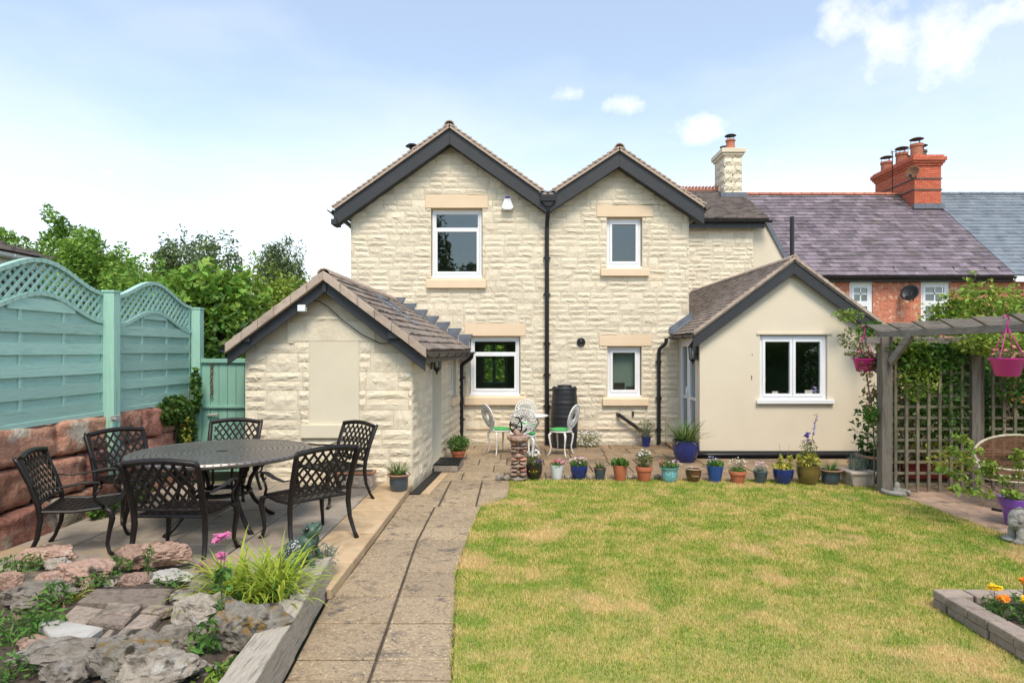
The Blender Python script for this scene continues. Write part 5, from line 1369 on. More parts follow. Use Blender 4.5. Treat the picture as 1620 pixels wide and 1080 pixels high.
CH = [((-2.76, 5.30), (.02, 1), 'dark lattice chair with its back to the camera, in front of the table'),
      ((-1.93, 5.86), (-.72, .69), 'dark lattice chair at the right front of the table by the frog'),
      ((-3.78, 5.55), (.94, .34), 'dark lattice chair seen side on at the far left'),
      ((-4.02, 6.72), (.88, -.47), 'dark lattice chair against the sandstone wall beside the fence post'),
      ((-3.46, 7.52), (.08, -1), 'dark lattice chair behind the table in front of the gate'),
      ((-2.12, 7.32), (-.62, -.78), 'dark lattice chair behind the table under the blank panel')]
for i, (p, f_, lb) in enumerate(CH):
    o = ch0 if i == 0 else copy_tree(ch0)
    o.scale = (1.12, 1.03, .93); o.location = (p[0], p[1], PZ); o.rotation_euler.z = math.atan2(-f_[0], f_[1]); o['label'] = lb
TB = V3((-2.91, 6.28, PZ))
t = thing('patio_table', 'large round dark metal table with pierced ring pattern top', 'table', TB)
mb = MB(); TR, TZ = .83, .735
for k in range(15):
    r0 = .06 + .052 * k; r1 = r0 + .038; mb.lathe([(r0, -.008), (r1, -.008), (r1, .0), (r0, .0), (r0, -.008)], TB + Z_ * TZ, 64, caps=False)
for k in range(15):
    r0 = .06 + .052 * k + .028; m_ = int(10 + 5.2 * k)
    for q in range(m_):
        a = 6.283 * q / m_ + (k % 2) * .1; d = V3((math.cos(a), math.sin(a), 0)); mb.bar(TB + d * r0 + Z_ * (TZ - .004), TB + d * (r0 + .028) + Z_ * (TZ - .004), .022, .007)
mb.build('pierced_top', 'tabletop', t)
mb = MB().lathe([(.79, -.03), (.815, -.045), (.84, -.035), (.845, -.012), (.835, .003), (.80, .003), (.79, -.004), (.79, -.03)], TB + Z_ * TZ, 72, caps=False); mb.build('rim', 'tabletop', t, auto=40)
MB().lathe([(.0, -.022), (.785, -.022), (.785, -.016), (.0, -.016)], TB + Z_ * TZ, 48, caps=False).build('under_tray', 'tabletop', t)
mb = MB().lathe([(.50, -.10), (.52, -.10), (.52, -.02), (.50, -.02), (.50, -.10)], TB + Z_ * TZ, 48, caps=False); mb.build('apron', 'bronze', t)
for k in range(4):
    a = R(45) + k * math.pi / 2 + .12; d = V3((math.cos(a), math.sin(a), 0))
    P = [TB + d * .50 + Z_ * .70, TB + d * .42 + Z_ * .58, TB + d * .30 + Z_ * .42, TB + d * .27 + Z_ * .32, TB + d * .34 + Z_ * .2, TB + d * .47 + Z_ * .06, TB + d * .55 + Z_ * .0]
    lg = MB().tube(P, [.028, .024, .022, .024, .022, .02, .026], 8).build('leg', 'bronze', t, smooth=True)
    mb = MB()
    for s_ in (.06, .12, .18): mb.torus(TB + d * (.34 + s_ * .6) + Z_ * (.45 + s_), .05, .010, d.cross(Z_), 12, 5)
    mb.tube([TB + d * .2 + Z_ * .68, TB + d * .18 + Z_ * .4, TB + d * .27 + Z_ * .3], .014, 6); mb.build('scroll_work', 'bronze', lg)
mb = MB(); mb.torus(TB + Z_ * .33, .27, .016, Z_, 32, 8); mb.torus(TB + Z_ * .33, .16, .010, Z_, 24, 6)
for k in range(8): a = k * math.pi / 4; d = V3((math.cos(a), math.sin(a), 0)); mb.tube([TB + d * .16 + Z_ * .33, TB + d * .27 + Z_ * .33], .009, 5)
mb.build('stretcher_ring', 'bronze', t, smooth=True)

# ================================================================== white bistro set by the house
def bistro_chair():
    t = thing('bistro_chair', 'white cast metal bistro chair', 'chair', (0, 0, 0), 'white bistro chairs')
    MB().lathe([(.0, .405), (.17, .405), (.195, .415), (.195, .425), (.17, .432), (.0, .43)], (0, 0, 0), 24, caps=False).build('seat', 'whitemetal', t, auto=40)
    MB().lathe([(.0, .432), (.165, .432), (.18, .445), (.172, .462), (.12, .470), (.0, .471)], (0, .015, 0), 24, caps=False).build('cushion', 'cushion', t, smooth=True)
    def bk(a, r): # shield shaped back plate
        x = math.sin(a) * r * .20; z = .68 + math.cos(a) * r * .205; return V3((x, -.17 - (z - .45) * .30, z))
    mb = MB(); n = 28
    mb.tube([bk(6.283 * k / n, 1) for k in range(n + 1)], .012, 6, cap=False); mb.tube([bk(6.283 * k / n, .72) for k in range(n + 1)], .008, 5, cap=False); mb.tube([bk(6.283 * k / n, .36) for k in range(n + 1)], .008, 5, cap=False)
    for k in range(22): a = 6.283 * k / 22; mb.tube([bk(a, .3), bk(a + .12, .72), bk(a, 1)], .011, 5)
    for k in range(11): mb.torus(bk(6.283 * k / 11, .86), .017, .006, (0, 1, .3), 8, 4)
    mb.tube([bk(math.pi - .5, .98), (-.09, -.16, .43)], .014, 6); mb.tube([bk(math.pi + .5, .98), (.09, -.16, .43)], .014, 6); mb.tube([bk(math.pi, .98), (0, -.165, .43)], .018, 6)
    mb.build('backrest', 'whitemetal', t, smooth=True)
    for sx in (-1, 1):
        for sy in (-1, 1):
            q = lambda r_, z: (sx * r_ * .72, sy * r_ * .72, z)
            MB().tube([q(.16, .41), q(.215, .36), q(.205, .26), q(.18, .15), q(.20, .06), q(.245, .0)], [.020, .022, .017, .012, .011, .015], 7).build('leg', 'whitemetal', t, smooth=True)
    return t
bc0 = bistro_chair()
for i, (x, y, f_, lb) in enumerate(((-.27, 11.12, (.86, .5), 'white bistro chair left of the small table, facing right'), (.80, 11.0, (-.86, .5), 'white bistro chair in front of the water butt, facing left'),
                                 (.16, 10.45, (.1, 1), 'white bistro chair with its back to the lawn behind the sundial pillar'), (.20, 11.75, (0, -1), 'white bistro chair against the house wall behind the table'))):
    o = bc0 if i == 0 else copy_tree(bc0)
    o.location = (x, y, 0); o.rotation_euler.z = math.atan2(-f_[0], f_[1]); o['label'] = lb
t = thing('bistro_table', 'small white cast metal bistro table under the window', 'table', (.24, 11.1, 0)); B = V3((.24, 11.1, 0))
MB().lathe([(.0, .66), (.31, .66), (.335, .67), (.335, .685), (.31, .692), (.0, .69)], B, 32, caps=False, wob=lambda a, z: .03 * math.cos(8 * a)).build('table_top', 'whitemetal', t, auto=40)
for k in range(3):
    a = k * 2.094 + .5; d = V3((math.cos(a), math.sin(a), 0)); MB().tube([B + d * .14 + Z_ * .66, B + d * .20 + Z_ * .55, B + d * .08 + Z_ * .35, B + d * .14 + Z_ * .15, B + d * .27], [.018, .018, .014, .014, .018], 7).build('leg', 'whitemetal', t, smooth=True)
MB().torus(B + Z_ * .36, .085, .009, Z_, 18, 6).build('stretcher_ring', 'whitemetal', t, smooth=True)

# water butt
t = thing('water_butt', 'tall black ribbed plastic water butt beside the downpipe', 'water butt', (.93, 11.92, 0)); c_ = V3((.93, 11.92, 0))
pr = [(.0, 0), (.215, 0), (.225, .02)]
for k in range(12):
    z = .04 + .088 * k; r_ = .225 + .03 * math.sin(math.pi * k / 11.5); pr += [(r_, z), (r_ + (.007 if k % 3 == 0 else .002), z + .012), (r_, z + .024)]
pr += [(.228, 1.10), (.21, 1.12)]
MB().lathe(pr, c_, 32, caps=False).build('barrel', 'butt', t, smooth=True)
MB().lathe([(.235, 1.085), (.24, 1.11), (.23, 1.13), (.14, 1.145), (.135, 1.17), (.06, 1.18), (.0, 1.18)], c_, 32, caps=False).build('lid', 'butt', t, auto=40)
mb = MB()
for k in range(6): a = k * 1.047; mb.box(c_ + V3((math.cos(a) * .19, math.sin(a) * .19, 1.14)), (.05, .02, .02), a)
mb.build('lid_rib', 'butt', t)
MB().tube([c_ + V3((0, -.22, .22)), c_ + V3((0, -.28, .21)), c_ + V3((0, -.29, .17))], .014, 6).build('tap', 'pipe', t)

# ================================================================== pots
def gloss(name, c, c2=None, rough=.16, scale=6, spots=None, bump=0): return mat(name, [c, c2 or tuple(x * .7 for x in c)], scale=scale, rough=rough, spec=.6, coat=.4, spots=spots, bump=bump, bscale=50)
PM = dict(black=gloss('black_glaze', (.018, .017, .016)), white=gloss('white_glaze', (.74, .76, .78), (.66, .69, .72), .3), blue=gloss('cobalt_glaze', (.012, .035, .20), (.006, .018, .12), .12),
          slate=gloss('blue_grey_glaze', (.05, .09, .13), (.035, .05, .065), .35), terra=mat('terracotta', [(.40, .115, .055), (.47, .16, .08)], scale=7, rough=.85, bump=.15, bscale=60, spots=((.52, .33, .22), 5, .62, .12)),
          turq=gloss('speckled_turquoise_glaze', (.10, .38, .42), (.06, .28, .33), .2, 9, spots=((.42, .62, .62), 60, .54, .05)), brown=gloss('brown_glaze', (.14, .05, .02), (.06, .03, .02), .25), bright=gloss('bright_blue_glaze', (.015, .075, .30), (.012, .06, .25), .35),
          olive=gloss('olive_ochre_glaze', (.17, .12, .035), (.10, .075, .025), .25, 5), tan=mat('tan_clay_rim', [(.52, .38, .24), (.60, .46, .32)], rough=.8), rim=mat('red_brown_clay_rim', [(.36, .17, .10), (.42, .22, .14)], rough=.75),
          pink=mat('pink_plastic', [(.62, .045, .30), (.56, .04, .27)], rough=.32), lilac=mat('purple_plastic', [(.22, .09, .42), (.26, .11, .47)], rough=.35), green=gloss('dark_green_glaze', (.012, .05, .045), (.01, .03, .03), .25),
          stone=mat('cast_stone', [(.42, .35, .28), (.52, .45, .38), (.34, .28, .22)], scale=9, rough=.92, bump=.5, bscale=50, spots=((.30, .17, .11), 4, .6, .12)))
def pot_profile(style, r, h_):
    if style == 'bulge': return [(r * .62, 0), (r * .66, .01), (r * .88, h_ * .35), (r * .99, h_ * .68), (r * .97, h_ * .88), (r * 1.0, h_ * .94), (r * 1.05, h_), (r * .98, h_ + .004), (r * .88, h_ - .012), (r * .86, h_ * .8)]
    if style == 'taper': return [(r * .66, 0), (r * .68, .006), (r * .97, h_ * .93), (r * 1.0, h_), (r * .94, h_ + .003), (r * .88, h_ - .02), (r * .82, h_ * .75)]
    if style == 'rimmed': return [(r * .64, 0), (r * .66, .006), (r * .86, h_ * .70), (r * .96, h_ * .72), (r * 1.0, h_ * .97), (r * .98, h_), (r * .90, h_), (r * .86, h_ - .02), (r * .8, h_ * .75)]
    if style == 'ribbed':
        P = [(r * .6, 0), (r * .64, .008)]
        for k in range(9): f = k / 8; P += [(r * (.70 + .30 * math.sin(f * 1.75)), h_ * (.06 + .84 * f)), (r * (.73 + .30 * math.sin(f * 1.75)), h_ * (.06 + .84 * f) + h_ * .05)]
        return P + [(r * 1.02, h_), (r * .95, h_ + .004), (r * .88, h_ - .015), (r * .84, h_ * .8)]
    if style == 'flared': return [(r * .60, 0), (r * .64, .008), (r * .78, h_ * .25), (r * .82, h_ * .62), (r * .80, h_ * .78), (r * .98, h_ * .93), (r * 1.02, h_ * .97), (r * 1.0, h_), (r * .86, h_ - .006), (r * .78, h_ * .8)]
def potted(px, py, w, h_, style, m_, label, z=0.0, rim=None, name='potted_plant', flute=0, seg=28):
    b = G(px, py, z); s_ = F / b.y; r = w / 2 / s_; hh = h_ / s_
    t = thing(name, label, 'potted plant', b, 'plant pots')
    pr = pot_profile(style, r, hh)
    wob = (lambda a, zz: .03 * math.cos(flute * a) if zz < hh * .9 else 0) if flute else None
    p = MB().lathe(pr, b, seg if not flute else 60, caps=False, wob=wob).build('pot', PM[m_], t, smooth=True)
    p.data.set_sharp_from_angle(angle=R(50))
    if rim: MB().lathe([(r * 1.0, hh * .93), (r * 1.06, hh * .95), (r * 1.06, hh * 1.0), (r * .97, hh * 1.015), (r * .90, hh * .98)], b, seg, caps=False).build('rim', PM[rim], t, smooth=True)
    MB().lathe([(0, hh * .86), (r * .87, hh * .86)], b, 16, caps=False).build('soil', 'soil', t)
    return t, V3((b.x, b.y, hh * .88 + z)), r, s_
def bush(t, c, r, h_, n, mt='green', L=.045, Wd=.022, name='foliage', st=8, **k):
    P = ell_pts(n, (c.x, c.y, c.z + h_ * .5), (r, r, h_ * .55), .25); P[:, 2] = np.maximum(P[:, 2], c.z + .005)
    leaves(name, mt, t, P, L, Wd, **k)
    stems('stem', 'stem', t, [((c.x, c.y, c.z - .02), (c.x + random.uniform(-.7, .7) * r, c.y + random.uniform(-.7, .7) * r, c.z + h_ * random.uniform(.5, .95))) for _ in range(st)], .0035)
def blooms(t, c, r, h_, n, mt, size=.02, name='flowers', petals=5):
    P = []
    for _ in range(n):
        a = random.uniform(0, 6.283); rr = r * math.sqrt(random.random()); P.append((c.x + rr * math.cos(a), c.y + rr * math.sin(a), c.z + h_ * (1.05 - .45 * (rr / r) ** 2) + random.uniform(-.02, .02)))
    flowers(name, 'f_' + mt, t, P, size, petals)
    stems('flower_stem', 'stem', t, [((c.x, c.y, c.z), p) for p in P[:14]], .002)

t, c, r, s_ = potted(845, 757, 27, 23, 'bulge', 'black', 'black glazed pot of white daisies and a purple bloom beside the sundial pillar')
bush(t, c, .12, .14, 240, 'olive', .05, .018); blooms(t, c + V3((-.03, 0, .06)), .14, .16, 46, 'white', .016); blooms(t, c + V3((.07, -.06, .0)), .05, .08, 16, 'purple', .02); blooms(t, c + V3((.0, -.10, -.10)), .09, .06, 12, 'yellow', .012)
t, c, r, s_ = potted(881, 757, 23, 22, 'taper', 'white', 'white glazed tapered pot with small red and pink flowers', flute=0)
bush(t, c, .11, .06, 120); blooms(t, c, .11, .08, 26, 'red', .02); blooms(t, c + V3((.05, 0, 0)), .07, .09, 14, 'palepink', .018)
t, c, r, s_ = potted(916, 757, 27, 21, 'ribbed', 'blue', 'ribbed cobalt blue pot with pale pink flowers, third in the row')
bush(t, c, .13, .10, 260); blooms(t, c, .14, .13, 34, 'palepink', .018)
t, c, r, s_ = potted(949, 758, 20, 18, 'taper', 'slate', 'small blue grey pot with spiky olive herb', rim='brown')
tuft('foliage', 'olive', t, c, 60, .16, .008, .05, .35, (.0, .5)); bush(t, c, .07, .06, 70, 'olive', .03, .01)
t, c, r, s_ = potted(981, 759, 24, 24, 'taper', 'terra', 'plain tapered terracotta pot with glossy green leaves hanging over its rim')
bush(t, c, .12, .11, 150, 'green', .075, .05, droop=.6)
t, c, r, s_ = potted(1019, 760, 27, 23, 'rimmed', 'terra', 'rimmed terracotta pot with a tall white flowered olive bush')
bush(t, c, .13, .24, 380, 'olive', .045, .02); blooms(t, c + Z_ * .05, .11, .19, 34, 'white', .016)
t, c, r, s_ = potted(1059, 761, 31, 23, 'flared', 'turq', 'speckled turquoise pot with green foliage and salmon flowers')
bush(t, c, .14, .10, 240, 'green', .045, .025); blooms(t, c + V3((-.10, 0, .0)), .06, .10, 20, 'salmon', .02); blooms(t, c + V3((.06, 0, .02)), .10, .10, 16, 'palepink', .015)
t, c, r, s_ = potted(1097, 761, 25, 21, 'bulge', 'brown', 'empty looking brown glazed pot with a pale tan rim and lettering', rim='tan')
leaves('seedlings', 'white' if False else 'greyleaf', t, ell_pts(14, (c.x - .06, c.y, c.z + .04), (.05, .04, .02)), .03, .02)
cu = bpy.data.curves.new('lettering', 'FONT'); cu.body = 'Celery'; cu.size = .036; cu.extrude = .001; cu.align_x = 'CENTER'; cu.align_y = 'CENTER'; cu.shear = .2
bpy.context.view_layer.update()
ft = bpy.data.objects.new('lettering', cu); COL.objects.link(ft); dg = bpy.context.evaluated_depsgraph_get(); me_ = bpy.data.meshes.new_from_object(ft.evaluated_get(dg)); bpy.data.objects.remove(ft, do_unlink=True)
hh = 21 / s_
for v in me_.vertices: ang = v.co.x / (r * .93); rr_ = r * (.955 if v.co.z > 0 else .945) + .004; v.co = V3((math.sin(ang) * rr_, -math.cos(ang) * rr_, hh * .50 + v.co.y))
link('lettering', me_, PM['tan'], t)
t, c, r, s_ = potted(1131, 761, 27, 25, 'taper', 'bright', 'bright blue tapered pot with leafy green plant and tiny pale blue flowers')
bush(t, c, .12, .10, 240, 'green', .05, .026); blooms(t, c + V3((-.04, 0, .02)), .10, .11, 26, 'paleblue', .012)
t, c, r, s_ = potted(1167, 763, 28, 19, 'rimmed', 'terra', 'short wide terracotta pot with airy white flowers')
bush(t, c, .12, .06, 160, 'green', .04, .02); blooms(t, c + Z_ * .02, .13, .16, 24, 'white', .012)
t, c, r, s_ = potted(1203, 763, 23, 18, 'taper', 'slate', 'dark slate pot of grey cushion plant dotted with pale pink', rim=None)
bush(t, c, .10, .09, 240, 'greyleaf', .03, .012); blooms(t, c + Z_ * .02, .11, .11, 34, 'palepink', .012)
t, c, r, s_ = potted(1239, 764, 31, 23, 'ribbed', 'blue', 'ribbed cobalt blue pot with yellow leaved plants near the lawn corner')
bush(t, c, .15, .10, 240, 'yellowleaf', .045, .03); bush(t, c + V3((-.04, 0, .05)), .04, .16, 70, 'yellowleaf', .04, .026, st=4); bush(t, c + V3((.09, 0, .05)), .04, .17, 70, 'yellowleaf', .04, .026, st=4)
stems('tall_stem', 'stem', t, [(c, c + V3((-.06, 0, .38))), (c, c + V3((.09, 0, .36)))], .003)
t, c, r, s_ = potted(1279, 765, 36, 29, 'bulge', 'olive', 'large olive glazed pot with tall purple delphinium spikes')
bush(t, c, .16, .20, 260, 'yellowleaf', .06, .035); bush(t, c + Z_ * .12, .12, .26, 150, 'olive', .05, .02)
stems('flower_stalk', 'stem', t, [(c, c + V3((.10, .0, .68))), (c, c + V3((-.02, 0, .44)))], .005)
P = [(c.x + .06 + .05 * k / 34 + random.uniform(-.022, .022), c.y + random.uniform(-.022, .022), c.z + .44 + .30 * k / 34) for k in range(34)]; flowers('delphinium_spike', 'f_paleblue', t, P[:17], .018); flowers('delphinium_tip', 'f_purple', t, P[17:], .013)
flowers('purple_bloom', 'f_purple', t, [(c.x - .02 + random.gauss(0, .018), c.y + random.gauss(0, .018), c.z + .44 + random.gauss(0, .02)) for _ in range(26)], .022)
t, c, r, s_ = potted(1314, 765, 34, 23, 'flared', 'slate', 'dark wide pot with flared brown rim and grassy green leaves', rim='rim')
tuft('foliage', 'green', t, c, 34, .20, .013, .05, .5, (.1, .9))
# square stone planter with lavender
b = G(1357, 766); t = thing('potted_plant', 'square cast stone planter of silver lavender beside the white rock', 'potted plant', b, 'plant pots')
vs = []; 
mb = MB()
for (wa, wb, za, zb_) in ((.135, .165, .0, .16), (.185, .185, .16, .20)):
    mb.add([b + V3((sx * q, sy * q, z)) for (q, z) in ((wa, za), (wb, zb_)) for sx, sy in ((-1, -1), (1, -1), (1, 1), (-1, 1))], [(0, 1, 5, 4), (1, 2, 6, 5), (2, 3, 7, 6), (3, 0, 4, 7), (3, 2, 1, 0), (4, 5, 6, 7)])
mb.build('pot', PM['stone'], t, bevel=.01); c = b + Z_ * .2
P = [c + V3((random.uniform(-.10, .10), random.uniform(-.10, .10), 0)) for _ in range(70)]
mb = MB()
for p in P: blade_mb(mb, p, random.uniform(0, 6.3), random.uniform(.14, .25), .012, .15, 3, random.uniform(.0, .45))
mb.build('lavender_stems', 'greyleaf', t); leaves('foliage', 'greyleaf', t, ell_pts(420, c + Z_ * .12, (.14, .13, .13), .2), .035, .009)
# big fluted blue pot by the french doors
t, c, r, s_ = potted(1085, 730, 41, 34, 'bulge', 'blue', 'big fluted cobalt pot of strap leaved agapanthus by the french doors', flute=22)
tuft('foliage', 'strap', t, c, 130, .50, .028, .13, .45, (.1, 1.05), 6); tuft('pale_bases', 'yellowleaf', t, c, 34, .24, .02, .14, .7, (.5, 1.2))
t, c, r, s_ = potted(1022, 706, 16, 16, 'taper', 'blue', 'small dark blue pot with grey lavender below the small window')
leaves('foliage', 'olive', t, ell_pts(520, c + Z_ * .16, (.19, .15, .20), .2), .05, .010); tuft('lavender_stems', 'greyleaf', t, c, 80, .36, .008, .05, .2, (.0, .55))
t, c, r, s_ = potted(631, 776, 36, 27, 'flared', 'slate', 'blue grey pot with brown rim and spiky leaves at the annex corner', z=PZ, rim='rim')
tuft('foliage', 'strap', t, c, 70, .24, .014, .08, .4, (.0, .8)); flowers('white_tag', 'f_white', t, [(c.x + .11, c.y - .06, c.z + .04)], .03, 4)
t, c, r, s_ = potted(725, 728, 24, 16, 'rimmed', 'terra', 'terracotta pot of dense green herbs beside the annex downpipe')
bush(t, c, .19, .26, 900, 'green', .04, .026)
# long trough against the annex
b = G(553, 775, PZ); t = thing('stone_trough', 'long cast stone trough with brown rim against the annex wall', 'planter', b)
b = V3((b.x, 8.06, PZ)); MB().box(b + Z_ * .085, (.50, .17, .17)).build('body', PM['stone'], t, bevel=.02); MB().box(b + Z_ * .185, (.54, .20, .03)).build('rim', PM['rim'], t, bevel=.008); MB().box(b + Z_ * .202, (.48, .15, .006)).build('soil', 'soil', t)
mb = MB()
for k in range(4):
    mb.torus(b + V3((-.18 + .12 * k, -.087, .09)), .045, .008, Y_, 14, 5)
mb.build('moulded_swag', PM['stone'], t)
# pots behind the trellis
b = V3((4.98, 8.72, 0)); t = thing('green_pot', 'large dark green glazed pot behind the pergola post', 'pot', b); MB().lathe(pot_profile('bulge', .24, .36), b, 28, caps=False).build('body', PM['green'], t, smooth=True); MB().lathe([(.245, .34), (.26, .35), (.26, .38), (.22, .38)], b, 28, caps=False).build('rim', PM['rim'], t, smooth=True)
b = V3((5.55, 8.55, 0)); t = thing('red_trough', 'red plastic trough behind the trellis', 'planter', b); MB().prism([(b.x - .30, b.y - .1, .10), (b.x + .30, b.y - .1, .10), (b.x + .35, b.y - .1, .30), (b.x - .35, b.y - .1, .30)], (0, .2, 0)).build('body', mat('red_plastic', [(.24, .035, .03), (.20, .03, .025)], rough=.4), t, bevel=.012); MB().box(b + V3((0, 0, .30)), (.76, .25, .03)).build('rim', mat('red_plastic_rim', [(.28, .05, .04)], rough=.4), t); MB().box(b + Z_ * .05, (.5, .14, .10)).build('stand', 'darkwood', t); leaves('plants', 'yellowleaf', t, ell_pts(120, b + Z_ * .38, (.3, .1, .1)), .05, .035)
# daisies by the butt
t = thing('daisy_clump', 'clump of small white daisies at the foot of the house wall', 'plant', (1.38, 11.95, 0))
P = ell_pts(420, (1.38, 11.95, .13), (.30, .18, .15), .2); P[:, 2] = np.maximum(P[:, 2], .01); leaves('foliage', 'olive', t, P, .06, .012); flowers('flowers', 'f_white', t, [tuple(p) for p in ell_pts(150, (1.38, 11.9, .17), (.33, .19, .16), .6) if p[2] > .03], .015, 6)
stems('stem', 'stem', t, [((1.38 + random.uniform(-.2, .2), 11.95, 0), (1.38 + random.uniform(-.3, .3), 11.95, .25)) for _ in range(14)], .003)
# loose pebbles between the pots
for i, px in enumerate((898, 933, 998, 1040)):
    b = G(px, 757); o = link('dark_stone', rock_mesh(500 + i, .06, .05, .04, .1, 2), 'rock', None, True); o.location = b + Z_ * .03; tag(o, ('small dark stone right of the white pot', 'small dark stone right of the third, ribbed blue pot', 'small dark stone right of the tapered terracotta pot', 'small dark stone right of the rimmed terracotta pot')[i], 'stone', 'stones between the pots')
o = link('white_rock', rock_mesh(77, .14, .10, .10, .2, 3), mat('white_quartz', [(.72, .70, .66), (.60, .57, .52)], scale=12, rough=.85, bump=.7, bscale=40, spots=((.25, .22, .2), 7, .64, .1)), None); o.location = G(1372, 765) + Z_ * .06; tag(o, 'white quartz rock beside the square planter', 'rock')

# ================================================================== sundial pillar
b = G(820, 759); t = thing('sundial_pillar', 'stacked rubble stone pillar carrying an iron armillary sundial', 'sundial', b); z = 0.0; k = 0
while z < .50:
    h_ = random.uniform(.045, .075); n = random.choice((1, 2, 2))
    for q in range(n):
        w = .24 / n; me = rock_mesh(600 + k * 3 + q, w / 2 * 1.08, .12, h_ / 2 * 1.12, .12, 2); o = link('stone', me, random.choice(('rockred', 'rock', 'rockred', 'redstone')), t); o.location = V3((-.12 + w * (q + .5) + random.uniform(-.01, .01), random.uniform(-.01, .01), z + h_ / 2))
    z += h_ * .93; k += 1
MB().lathe([(.0, z), (.12, z), (.155, z + .03), (.16, z + .07), (.13, z + .08), (.0, z + .08)], b, 12, caps=False).build('capstone', 'rockred', t)
me = rock_mesh(640, .07, .06, .06, .2, 2); o = link('topstone', me, 'rockred', t); o.location = V3((0, 0, z + .12))
C0 = b + V3((0, 0, z + .30)); mb = MB(); mb.torus(C0 - Z_ * .08, .12, .011, (.2, 1, .1), 30, 6, 1.0, 4.4); mb.torus(C0 - Z_ * .08, .115, .010, (.1, .25, 1), 30, 6, .2, 3.6); mb.torus(C0 - Z_ * .06, .10, .011, (1, .5, .2), 30, 6, .3, 5.2)
mb.tube([C0 + V3((-.09, .0, -.17)), C0 + V3((.06, 0, .04))], .008, 6); mb.tube([b + Z_ * (z + .08), b + Z_ * (z + .14)], .012, 6); mb.build('armillary', 'blackmetal', t, smooth=True)
for i, (dx, w) in enumerate(((-.26, .07), (-.17, .06))):
    o = link('edging_stone', rock_mesh(660 + i, w, .05, .05, .2, 2), 'rock', None); o.location = b + V3((dx, -.02, .04)); tag(o, ('grey edging stone left of the sundial pillar', 'edging stone touching the sundial pillar foot')[i], 'stone', 'stones at the pillar foot')

# ================================================================== lanterns, mat, drain
def lantern(loc, nx, label):
    t = thing('wall_lantern', label, 'lantern', loc, 'black wall lanterns'); L = V3(loc); n = V3((nx, 0, 0)); c = L + n * .09
    MB().box(L + n * .008, (.016, .07, .24)).build('back_plate', 'blackmetal', t, bevel=.004)
    MB().lathe([(.075, .10), (.085, .105), (.05, .16), (.022, .19), (.012, .22), (.0, .225)], c, 6, caps=False).build('cap', 'blackmetal', t)
    MB().lathe([(.0, -.20), (.010, -.19), (.014, -.165), (.03, -.14), (.055, -.115), (.06, -.10), (.0, -.10)], c, 6, caps=False).build('base', 'blackmetal', t)
    MB().lathe([(.052, -.10), (.068, .10)], c, 6, caps=False).build('glass', 'glass', t); mb = MB()
    for k in range(6): a = k * math.pi / 3; mb.tube([c + V3((.057 * math.cos(a), .057 * math.sin(a), -.105)), c + V3((.074 * math.cos(a), .074 * math.sin(a), .105))], .006, 5)
    mb.build('cage_bar', 'blackmetal', t); MB().tube([c - Z_ * .08, c + Z_ * .05], .018, 8).build('bulb', 'upvc', t, smooth=True); MB().tube([L + n * .01 - Z_ * .02, L + n * .05 + Z_ * .0, c - Z_ * .13], .009, 6).build('bracket', 'blackmetal', t)
p = FR + US * 1.02 + NS * .035; lantern((p.x, p.y, 1.66), 1, 'black carriage lantern on the side wall of the stone annex')
lantern((e0 - .002, YE + .10, 1.77), -1, 'black half lantern beside the french doors of the extension')
b = FR + US * (doorS[0] + .36) + NS * .21; ang = math.atan2(US.y, US.x) - math.pi / 2
t = thing('door_step', 'low concrete door step at the annex side door', 'step', (b.x, b.y, 0)); mb = MB(); mb.box((b.x, b.y, .045), (.36, .62, .09), ang); mb.build('step_block', 'patio', t, bevel=.01)
t = thing('door_mat', 'black pierced rubber mat on the annex door step', 'mat', (b.x, b.y, .09)); mb = MB(); n1, n2 = 7, 11
for i in range(n1 + 1): mb.box((b.x + (-.17 + .34 * i / n1), b.y, .105), (.018, .62, .024), ang)
for i in range(n2 + 1): mb.box((b.x, b.y - .30 + .60 * i / n2, .105), (.36, .018, .022), ang)
mb.box((b.x, b.y, .094), (.35, .60, .006), ang); mb.build('rubber_grid', 'pipe', t)
t = thing('drain_channel', 'black slotted drain channel at the foot of the annex side wall', 'drain', (-1.2, 8.6, 0))
a_, c_ = V3((-1.265, 7.95, .008)), V3((-1.16, 9.42, .008)); mb = MB(); mb.bar(a_, c_, .13, .012); mb.build('channel', 'pipe', t); mb = MB()
for k in range(4): o_ = V3((-.05 + .033 * k, 0, .008)); mb.bar(a_ + o_, c_ + o_, .010, .010)
mb.build('grating', 'butt', t)
o = MB().bar(a_ + V3((.135, .02, -.002)), c_ + V3((.125, -.12, -.002)), .11, .016).build('kerb_stone', 'patiogold', None); tag(o, 'pale stone strip along the drain channel', 'kerb')

# ================================================================== pergola
PG = thing('pergola', 'weathered grey timber pergola with trellis at right', 'pergola', (4.75, 8.1, 0))
XB = 4.80
MB().b2(4.675, 4.81, 8.05, 8.18, -.02, 1.985).build('post', 'timberz', PG, bevel=.008)
MB().b2(4.735, 4.865, 4.50, 4.63, -.02, 1.985).build('post', 'timberz', PG, bevel=.008)
MB().b2(5.83, 5.94, 8.06, 8.17, -.02, 2.0).build('post', 'timberz', PG, bevel=.006); MB().b2(5.96, 6.06, 8.16, 8.28, -.02, 2.0).build('post', 'timberz', PG, bevel=.006)
MB().b2(7.6, 7.72, 8.06, 8.18, -.02, 2.0).build('post', 'timberz', PG, bevel=.006)
MB().b2(XB - .03, XB + .03, 4.4, 8.42, 1.985, 2.065).build('beam', 'timber', PG, bevel=.005); MB().b2(7.62, 7.68, 4.4, 8.42, 1.985, 2.065).build('beam', 'timber', PG, bevel=.005)
MB().b2(4.5, 7.8, 8.09, 8.15, 1.90, 1.984).build('cross_beam', 'timberx', PG, bevel=.005)
